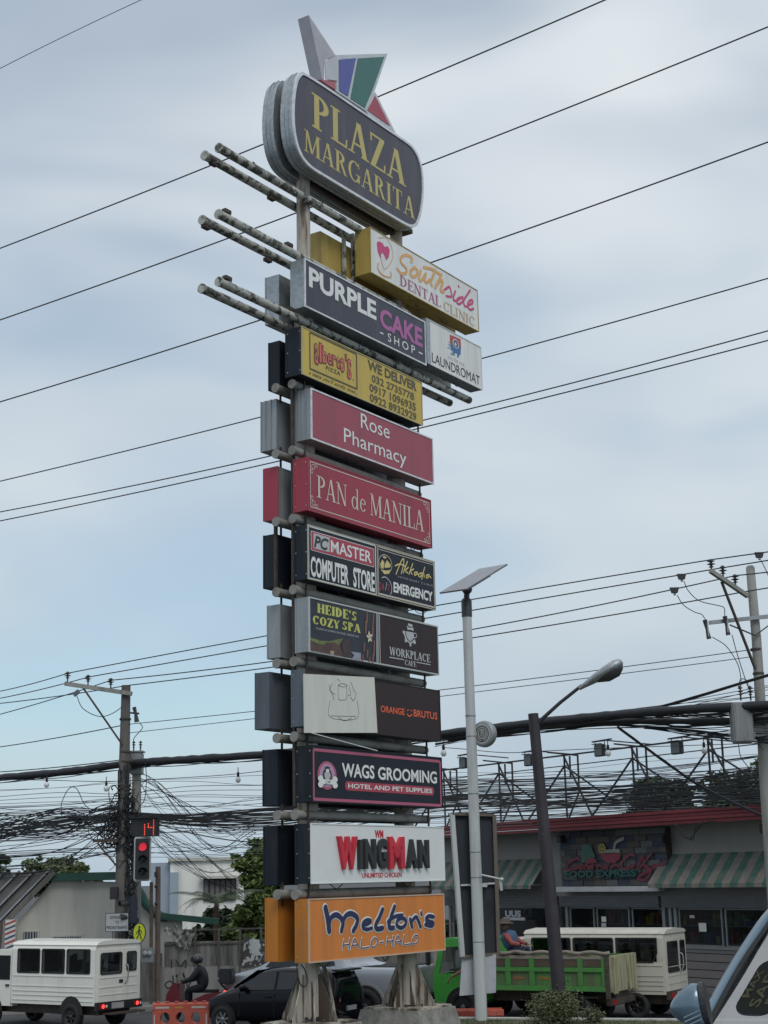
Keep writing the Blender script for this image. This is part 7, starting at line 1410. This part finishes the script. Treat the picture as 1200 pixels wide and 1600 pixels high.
for sd in (1, -1):
    R_ = lambda f, e, z: P0(f, xr_+sd*(ww+e), z)
    grid([[R_(f, .06+.04*0, z) for f in (1.12, .8, .3, -.3, -1.2, -2.2, bkf-2.75)] for z in (-.10,)]+[[R_(f, .17, z) for f in (1.15, .8, .3, -.3, -1.2, -2.2, bkf-2.8)] for z in (-.25,)]+[[R_(f, .18, base+.5) for f in (1.15, .8, .3, -.3, -1.2, -2.2, bkf-2.8)], [R_(f, .12, base+.25) for f in (1.15, .8, .3, -.3, -1.2, -2.2, bkf-2.8)]], 'flank', bluep)
    grid([[R_(f, .06, -.09) for f in (.05, -.5, -1.2, -2.0, bkf-2.6)], [R_(f, -.10, z) for f, z in ((bkf+.02, bkz-.03), (bkf-.5, bkz+.0), (bkf-1.1, bkz), (bkf-1.8, bkz-.05), (bkf-2.2, bkz-.2))]], 'side_glass', cg)
    for f in (.55, -2.1):
        wc = R_(f, .0, base+.33); mm = MB(); mm.lathe([(.2, -.11), (.30, -.11), (.33, -.08), (.33, .08), (.30, .11), (.2, .11), (0, .09)], (0, 0, 0), 24, 'y'); wo = mm.build('wheel', rubber, o); wo.location = wc; wo.rotation_euler = (0, 0, math.atan2(hd.y, hd.x))
    MB().sphere(R_(1.08, -.12, -.32), .14, 12, 8, (1, 1, .6)).build('headlight', galv, o)
# interior: dashboard, seats, black sun visor pad with faint gold letters, papers, sticker
grid([row(-.06, ww-.08, -.16), row(-.35, ww-.08, -.10), row(-.55, ww-.10, -.30), row(-.6, ww-.1, base+.4)], 'dashboard', mat('dash_plastic', (.16, .17, .18), .7))
for r0 in (-.35, -.95): MB().obox(P0(-1.15, r0, -.15), hd*.08, rt_*.22, Vector((0, 0, .38))).build('seat_back', mat('seat_grey', (.10, .11, .115), .9), o); MB().obox(P0(-1.18, r0, .30), hd*.05, rt_*.11, Vector((0, 0, .09))).build('headrest', MC['seat_grey'], o)
wn = (w[5]-w[0]).normalized(); wu = (w[1]-w[0]).normalized(); wnn = wu.cross(wn).normalized(); wnn = wnn if wnn.dot(hd) > 0 else -wnn
def WS(a, b, off): return w[0]+wu*a+wn*b-wnn*off
pad = [WS(*p, -.006) for p in rrect(.10, .34, .16, .66, .09, 5)]
MB().add(pad, [tuple(range(24))]).build('dark_window_pad', mat('pad_black', (.010, .012, .011), .8, spec=.1), o, fix=False)
gl_t = mat('faint_gold_print', (.055, .055, .032), .8, spec=.1)
mb = MB()
for tx, a0, a1, b0, b1 in (('RIDE', .27, .335, .25, .60), ('SAFE', .18, .245, .22, .60), ('MAX', .11, .155, .30, .55)):
    V, F = text_polys(tx, .01); P = fit(V, 0, 1, 0, 1); mb.add([WS(a1-(a1-a0)*q[1], b0+(b1-b0)*q[0], -.009) for q in P], F)
mb.build('pad_lettering', gl_t, o, fix=False)
MB().add([WS(*p, -.006) for p in ((.155, .77), (.30, .80), (.30, .90), (.18, .88))], [(0, 1, 2, 3)]).build('yellow_sticker', mat('sticker_yellow', (.60, .42, .10), .5), o, fix=False)
V, F = text_polys('A', .03); P = fit(V, 0, 1, 0, 1); MB().add([WS(.215+.04*q[0], .80+.065*q[1], -.009) for q in P], F).build('sticker_lettering', inkb, o, fix=False)
MB().add([WS(*p, .12) for p in ((.34, .22), (.42, .18), (.46, .50), (.40, .56))], [(0, 1, 2, 3)]).build('folded_paper', whitep, o, fix=False)
MB().add([WS(*p, .20) for p in ((.40, .40), (.62, .40), (.62, .62), (.42, .60))], [(0, 1, 2, 3)]).build('green_card', green, o, fix=False)
# mirror
mc = at(1085, 1572, 8.35)-O_; 
ms = MB(); ms.sphere((0, 0, 0), .115, 20, 14, (1.0, .62, 1.0)); vs = []
for v in ms.v: x, y, z = v; vs.append((min(x*1.15+.02*z, .045), y, z*(1-.35*max(0, -x)/.115)))
ms.v = vs; mo = ms.build('wing_mirror', bluep, o); mo.location = mc; mo.rotation_euler = (0, R(-8), R(-20))
bx = MB(); bx.prism([(.075*math.cos(a*PI/10), .005+.112*math.sin(a*PI/10)) for a in range(20)], .045, .072, 'yz'); b_ = bx.build('mirror_rim', blackp, o); b_.location = mc; b_.rotation_euler = (0, R(-8), R(-20))
for k in range(3): q = MB(); q.beam((-.055, -.071, -.045-.022*k), (.035, -.070, -.020-.022*k), .005).build('mirror_groove', galv, mo)
MB().beam(mc+Vector((.06, .02, -.09)), P0(-.02, .04, -.07), .06, .05).build('mirror_stalk', blackp, o)

# ================================================================== BARRIERS
bar = mat('faded_orange_plastic', (.42, .075, .045), .55, 0, .12, 3, (.25, .16, .13), .5, thresh=(.5, .75), bump=.2)
def barrier(label, L, H_, loc, rz, rx=0):
    o = empty('road_barrier', loc, rz, label, 'road barrier', 'orange plastic road barriers'); 
    bb_ = bpy.data.objects; sec = [(-.20, 0), (-.20, .12), (-.11, .30), (-.085, H_-.03), (-.06, H_), (.06, H_), (.085, H_-.03), (.11, .30), (.20, .12), (.20, 0)]
    # long panel cut by three round holes: built as strips round each hole
    hz = H_*.66; hr = .105; T = .085
    mb = MB(); cs = [L*(.22+.28*k) for k in range(3)]
    mb.prism([(y, z) for y, z in sec if z <= .30] , 0, L, 'yz'); mb.prism([(-.085, H_-.14), (-.085, H_-.03), (-.06, H_), (.06, H_), (.085, H_-.03), (.085, H_-.14)], 0, L, 'yz')
    mb.build('moulded_body', bar, o)
    z0, z1 = .30, H_-.14; edges = [0]+[(a+b)/2 for a, b in zip(cs, cs[1:])]+[L]
    for k, c_ in enumerate(cs):
        p = MB(); n = 24; x0, x1 = edges[k], edges[k+1]
        ring = [(c_+hr*math.cos(2*PI*i/n), hz+hr*1.15*math.sin(2*PI*i/n)) for i in range(n)]; outr = []
        for i in range(n):
            a = 2*PI*i/n; dx, dz = math.cos(a), math.sin(a); t = min(((x1-c_) if dx > 0 else (x0-c_))/dx if abs(dx) > 1e-6 else 1e9, ((z1-hz) if dz > 0 else (z0-hz))/dz if abs(dz) > 1e-6 else 1e9); outr.append((c_+dx*t, hz+dz*t))
        for y in (-T, T): p.add([(x, y*.98, z) for x, z in ring]+[(x, y*.98, z) for x, z in outr], [(i, (i+1) % n, n+(i+1) % n, n+i) for i in range(n)])
        p.add([(x, -T*.98, z) for x, z in ring]+[(x, T*.98, z) for x, z in ring], [(i, (i+1) % n, n+(i+1) % n, n+i) for i in range(n)], True)
        for xx in (x0, x1): p.add([(xx, -T, z0), (xx, T, z0), (xx, T, z1), (xx, -T, z1)], [(0, 1, 2, 3)])
        p.build('holed_panel', bar, o)
    for k in range(6): x = L*(k+.5)/6; MB().box(x-.05, x+.05, -.07, .07, H_-.002, H_+.03, .015).build('top_lug', bar, o)
    for a, b in ((.05, .30), (.70, .95)): MB().box(L*a, L*b, -.091, -.087, H_-.115, H_-.075).build('white_reflector', mat('worn_white_tape', (.42, .40, .38), .6), o)
    for x in (L*.40, L*.45, L*.50): MB().add([(x, -.0925, H_-.11), (x+.03, -.0925, H_-.095), (x, -.0925, H_-.08), (x+.025, -.0925, H_-.08), (x+.055, -.0925, H_-.095), (x+.025, -.0925, H_-.11)], [(0, 1, 4, 5), (1, 2, 3, 4)]).build('yellow_chevron', mat('chevron_yellow', (.55, .42, .06), .6), o)
    for x in (.03, L-.05): MB().box(x, x+.025, -.099, -.090, .45, .68).build('end_strip', MC['worn_white_tape'], o)
    o.rotation_euler = (rx, 0, rz); return o
p = at(240, 1565, 34.6); barrier('upright orange plastic barrier with three round holes left of the black hatchback', 1.22, p.z-.03, (p.x, 34.6, 0), R(-2))
p = at(690, 1590, 37.6); p2 = at(787, 1590, 37.6); barrier('orange plastic barrier lying behind the kerb at the foot of the white pole', p2.x-p.x, .95, (p.x, 38.2, .17), R(-1), R(80))
# ================================================================== PEOPLE
skin = mat('brown_skin', (.24, .13, .085), .55, 0, .08, 5); cloth_d = mat('dark_jacket', (.010, .012, .017), .85, 0, .2, 4); cloth_b = mat('blue_cloth', (.05, .10, .17), .85, 0, .15, 4); cloth_n = mat('navy_cloth', (.025, .035, .07), .85, 0, .15, 4); cloth_o = mat('coral_cloth', (.30, .07, .06), .85, 0, .1, 4)
hairm = mat('black_hair', (.012, .011, .010), .6)
def skin_mesh(name, J, E, m, parent, sub=1):
    """J: name -> (pos, radius);  E: edges; the first joint is the root"""
    ks = list(J); me = bpy.data.meshes.new(name); me.from_pydata([J[k][0] for k in ks], [(ks.index(a), ks.index(b)) for a, b in E], [])
    o = bpy.data.objects.new(name, me); C.objects.link(o); md = o.modifiers.new('Skin', 'SKIN'); md.use_smooth_shade = True
    for i, k in enumerate(ks):
        r = J[k][1]; r = r if isinstance(r, tuple) else (r, r); me.skin_vertices[0].data[i].radius = r; me.skin_vertices[0].data[i].use_root = (i == 0)
    s = o.modifiers.new('Subdivision', 'SUBSURF'); s.levels = sub; s.render_levels = sub
    dg = bpy.context.evaluated_depsgraph_get(); ev = o.evaluated_get(dg); m2 = bpy.data.meshes.new_from_object(ev); o.modifiers.clear(); o.data = m2; m2.materials.clear(); m2.materials.append(m)
    for p_ in m2.polygons: p_.use_smooth = True
    o.parent = parent; return o
def hand(parent, wr, d, up, m, s=1.0, nm='hand'):
    d = Vector(d).normalized(); up = Vector(up); sd = d.cross(up).normalized(); wr = Vector(wr); J = {'w': (wr, .026*s), 'p': (wr+d*.06*s, (.034*s, .018*s))}; E = [('w', 'p')]
    for i, (o_, l) in enumerate(((-.028, .062), (-.010, .074), (.010, .070), (.028, .055))):
        J['k%d' % i] = (wr+d*.092*s+sd*o_*s, .0095*s); J['m%d' % i] = (wr+d*(.092+l*.5)*s+sd*o_*1.1*s-up*.008*s, .009*s); J['t%d' % i] = (wr+d*(.092+l*.9)*s+sd*o_*1.15*s-up*.026*s, .008*s); E += [('p', 'k%d' % i), ('k%d' % i, 'm%d' % i), ('m%d' % i, 't%d' % i)]
    J['h1'] = (wr+d*.045*s-sd*.036*s, .011*s); J['h2'] = (wr+d*.085*s-sd*.058*s-up*.01*s, .010*s); E += [('w', 'h1'), ('h1', 'h2')]
    return skin_mesh(nm, J, E, m, parent)
def head(parent, c, face, m, hair=True, r=.1):
    face = Vector(face).normalized(); up = Vector((0, 0, 1)); sd = face.cross(up).normalized(); c = Vector(c)
    h = MB(); h.sphere((0, 0, 0), r, 16, 12, (.82, .95, 1.18)); V = []
    for v in h.v:
        x, y, z = v; k = 1-.22*max(0, -z/r-.2); V.append(tuple(c+sd*x*k+face*(y*k+.0)+up*z))
    h.v = V; ho = h.build('head', m, parent)
    f = MB(); f.sphere(tuple(c+face*.098+up*-.01), .018, 8, 6, (1, 1, 1.3)).build('nose', m, ho)
    for s_ in (-1, 1): MB().sphere(tuple(c+face*.085+sd*s_*.034+up*.015), .013, 8, 6).build('eye', hairm, ho); MB().sphere(tuple(c+sd*s_*.084-up*.0), .024, 8, 6, (.5, .8, 1.3)).build('ear', m, ho)
    MB().obox(c+face*.09-up*.05, sd*.022, face*.006, up*.004).build('mouth', mat('lips', (.2, .06, .05), .5), ho)
    if hair: MB().sphere(tuple(c-face*.018+up*.03), r*1.05, 14, 10, (.88, .95, 1.05)).build('hair', hairm, parent)
    return ho
# --- rider on a red scooter, facing left
D_ = 40.6; gp_ = at(306, 1590, D_); F_ang = R(180-10)
sc_ = empty('motor_scooter', (gp_.x, D_, 0), F_ang, 'dark red scooter with a black top box and lit tail lamp', 'scooter'); redp = mat('dark_red_scooter_paint', (.16, .012, .022), .3, .1, .1, 3, coat=.5)
# local x forward
for x in (-.62, .66): wheel(sc_, x, 0, .24, .11, 5, rimd, 1)
MB().prism([(-.75, .48), (-.35, .38), (.05, .30), (.15, .34), (.1, .55), (-.3, .72), (-.8, .78)], -.13, .13).build('tail_body', redp, sc_)
MB().box(.02, .40, -.15, .15, .26, .33, .02).build('floorboard', redp, sc_)
MB().prism([(.26, .28), (.50, .22), (.80, .45), (.78, .72), (.60, 1.02), (.42, 1.04), (.40, .60)], -.22, .22).build('front_shield', redp, sc_); MB().prism([(.40, .48), (.70, .50), (.92, .38), (.80, .55), (.62, .60)], -.07, .07).build('front_mudguard', redp, sc_)
MB().box(-.65, .08, -.12, .12, .75, .83, .03).build('saddle', rubber, sc_); MB().tube([(.42, -.32, 1.0), (.48, -.1, 1.03), (.48, .1, 1.03), (.42, .32, 1.0)], .018, 8).build('handlebar', blackp, sc_)
for y in (.3, -.3): MB().tube([(.46, y*.8, 1.02), (.46, y, 1.2)], .008, 5).build('mirror_stem', blackp, sc_); MB().sphere((.46, y, 1.22), .06, 10, 7, (.4, 1.2, .8)).build('mirror', blackp, sc_)
MB().box(-1.06, -.68, -.22, .22, .98, 1.38, .04).build('top_box', blackp, sc_); MB().box(-.99, -.67, -.205, .205, 1.12, 1.145).build('box_band', galv, sc_); MB().beam((-.9, 0, .80), (-.7, 0, .97), .05).build('box_rack', dkst, sc_)
MB().box(-.84, -.79, -.09, .09, .72, .80, .015).build('tail_lamp', tail_lit, sc_); MB().box(-.95, -.6, .07, .14, .28, .36, .03).build('exhaust', galvp, sc_); MB().box(.66, .72, -.05, .05, .85, .93, .02).build('headlight', galv, sc_)
per = empty('person', sc_.location, F_ang, 'rider in dark jacket and dark helmet astride the scooter, seen from the side', 'person')
J = {'pel': ((-.22, 0, .93), .15), 'bel': ((-.20, 0, 1.05), .185), 'che': ((-.13, 0, 1.25), (.235, .19)), 'nk': ((-.08, 0, 1.42), .065), 'nk2': ((-.06, 0, 1.48), .055)}
E = [('pel', 'bel'), ('bel', 'che'), ('che', 'nk'), ('nk', 'nk2')]
for s_, n_ in ((1, 'l'), (-1, 'r')):
    J.update({n_+'sh': ((-.11, .20*s_, 1.34), .105), n_+'el': ((.06, .30*s_, 1.12), .082), n_+'wr': ((.33, .28*s_, 1.03), .045), n_+'hp': ((-.18, .12*s_, .90), .11), n_+'kn': ((.22, .17*s_, .82), .085), n_+'an': ((.20, .14*s_, .42), .052), n_+'to': ((.36, .14*s_, .37), .04)})
    E += [('che', n_+'sh'), (n_+'sh', n_+'el'), (n_+'el', n_+'wr'), ('pel', n_+'hp'), (n_+'hp', n_+'kn'), (n_+'kn', n_+'an'), (n_+'an', n_+'to')]
skin_mesh('body', J, E, cloth_d, per, 2)
for s_ in (1, -1): hand(per, (.33, .28*s_, 1.03), (1, -.1*s_, -.1), (0, 0, 1), skin)
head(per, (-.02, 0, 1.59), (1, 0, -.05), skin, False)
hm = MB(); hm.sphere((-.035, 0, 1.62), .15, 20, 14, (1.05, .88, 1.0)); hm.v = [(x, y, max(z, 1.53)) for x, y, z in hm.v]; hm.build('helmet', mat('helmet_black', (.018, .022, .025), .2, 0, .1, coat=.5), per); MB().prism([(.07, 1.56), (.135, 1.58), (.14, 1.66), (.10, 1.70), (.07, 1.70)], -.10, .10).build('visor', mat('visor_smoke', (.03, .035, .04), .08), per)
for q_ in (per, sc_): q_.scale = (.94, .94, .94)
# --- truck driver resting an arm out of the window (truck coordinates)
dr = empty('person', truck.location, truck.rotation_euler.z, 'truck driver with a bare arm hanging out of the green cab window', 'person'); x0 = TX+.45
J = {'pel': ((x0, .45, 1.02), .15), 'che': ((x0+.02, .48, 1.36), (.18, .13)), 'nk': ((x0+.03, .48, 1.54), .055), 'nk2': ((x0+.04, .48, 1.60), .05), 'hpl': ((x0+.3, .55, 1.03), .09), 'knl': ((x0+.5, .55, 1.0), .08), 'ftl': ((x0+.60, .55, .66), .05), 'hpr': ((x0+.3, .35, 1.03), .09), 'knr': ((x0+.5, .33, 1.0), .08), 'ftr': ((x0+.60, .33, .66), .05)}
J['rsh'] = ((x0+.03, .30, 1.46), .07); J['rel'] = ((x0+.2, .26, 1.25), .045); J['rwr'] = ((x0+.42, .36, 1.24), .03); J['lsh'] = ((x0+.02, .68, 1.45), .07)
E = [('pel', 'che'), ('che', 'nk'), ('nk', 'nk2'), ('pel', 'hpl'), ('hpl', 'knl'), ('knl', 'ftl'), ('pel', 'hpr'), ('hpr', 'knr'), ('knr', 'ftr'), ('che', 'rsh'), ('rsh', 'rel'), ('rel', 'rwr'), ('che', 'lsh')]
J['lel'] = ((x0+.10, .98, 1.24), .050); J['lwr'] = ((x0+.42, 1.04, 1.06), .032); E += [('lsh', 'lel'), ('lel', 'lwr')]
skin_mesh('body', J, E, skin, dr, 2); hand(dr, (x0+.42, 1.04, 1.06), (.55, .05, -.8), (.8, .1, .5), skin, 1.1)
sh = MB(); sh.tube([(x0+.0, .47, .95), (x0+.0, .47, 1.2), (x0+.02, .48, 1.42), (x0+.03, .48, 1.50)], [.19, .20, .21, .10], 14).build('shirt', cloth_n, dr); head(dr, (x0+.07, .48, 1.70), (1, .2, 0), skin)
# --- worker sitting in the truck bed
wk = empty('person', truck.location+Vector((0, 0, -.15)), truck.rotation_euler.z, 'worker in blue and coral clothes with a hat crouching in the truck bed', 'person'); x0 = BLn-.45; y0 = .45
J = {'pel': ((x0, y0, 1.78), .14), 'bel': ((x0+.02, y0, 1.92), .135), 'che': ((x0+.08, y0, 2.12), (.18, .13)), 'nk': ((x0+.12, y0, 2.29), .055), 'nk2': ((x0+.14, y0, 2.33), .05)}
E = [('pel', 'bel'), ('bel', 'che'), ('che', 'nk'), ('nk', 'nk2')]
for s_, n_ in ((1, 'l'), (-1, 'r')):
    J.update({n_+'sh': ((x0+.08, y0+.18*s_, 2.22), .065), n_+'el': ((x0-.10, y0+.26*s_, 2.02), .048), n_+'wr': ((x0-.30, y0+.20*s_, 1.98), .033), n_+'hp': ((x0-.02, y0+.12*s_, 1.77), .10), n_+'kn': ((x0-.36, y0+.16*s_, 1.90), .075), n_+'an': ((x0-.36, y0+.15*s_, 1.68), .05)})
    E += [('che', n_+'sh'), (n_+'sh', n_+'el'), (n_+'el', n_+'wr'), ('pel', n_+'hp'), (n_+'hp', n_+'kn'), (n_+'kn', n_+'an')]
skin_mesh('body', J, E, cloth_n, wk, 2)
MB().tube([(x0+.02, y0, 1.92), (x0+.08, y0, 2.12), (x0+.10, y0, 2.25), (x0+.12, y0, 2.30)], [.17, .215, .19, .08], 14).build('blue_shirt', cloth_b, wk)
for s_ in (1, -1):
    MB().tube([(x0+.08, y0+.19*s_, 2.21), (x0-.10, y0+.27*s_, 2.02), (x0-.28, y0+.205*s_, 1.98)], [.08, .062, .05], 10).build('coral_sleeve', cloth_o, wk); hand(wk, (x0-.30, y0+.2*s_, 1.98), (-1, 0, -.2), (0, 0, 1), skin)
head(wk, (x0+.17, y0, 2.43), (-1, .3, -.1), skin, True); hh = MB(); hh.lathe([(.22, .0), (.21, .01), (.12, .03), (.11, .11), (.0, .13)], (x0+.17, y0, 2.48), 16).build('brown_hat', mat('brown_hat_cloth', (.10, .075, .06), .9), wk)
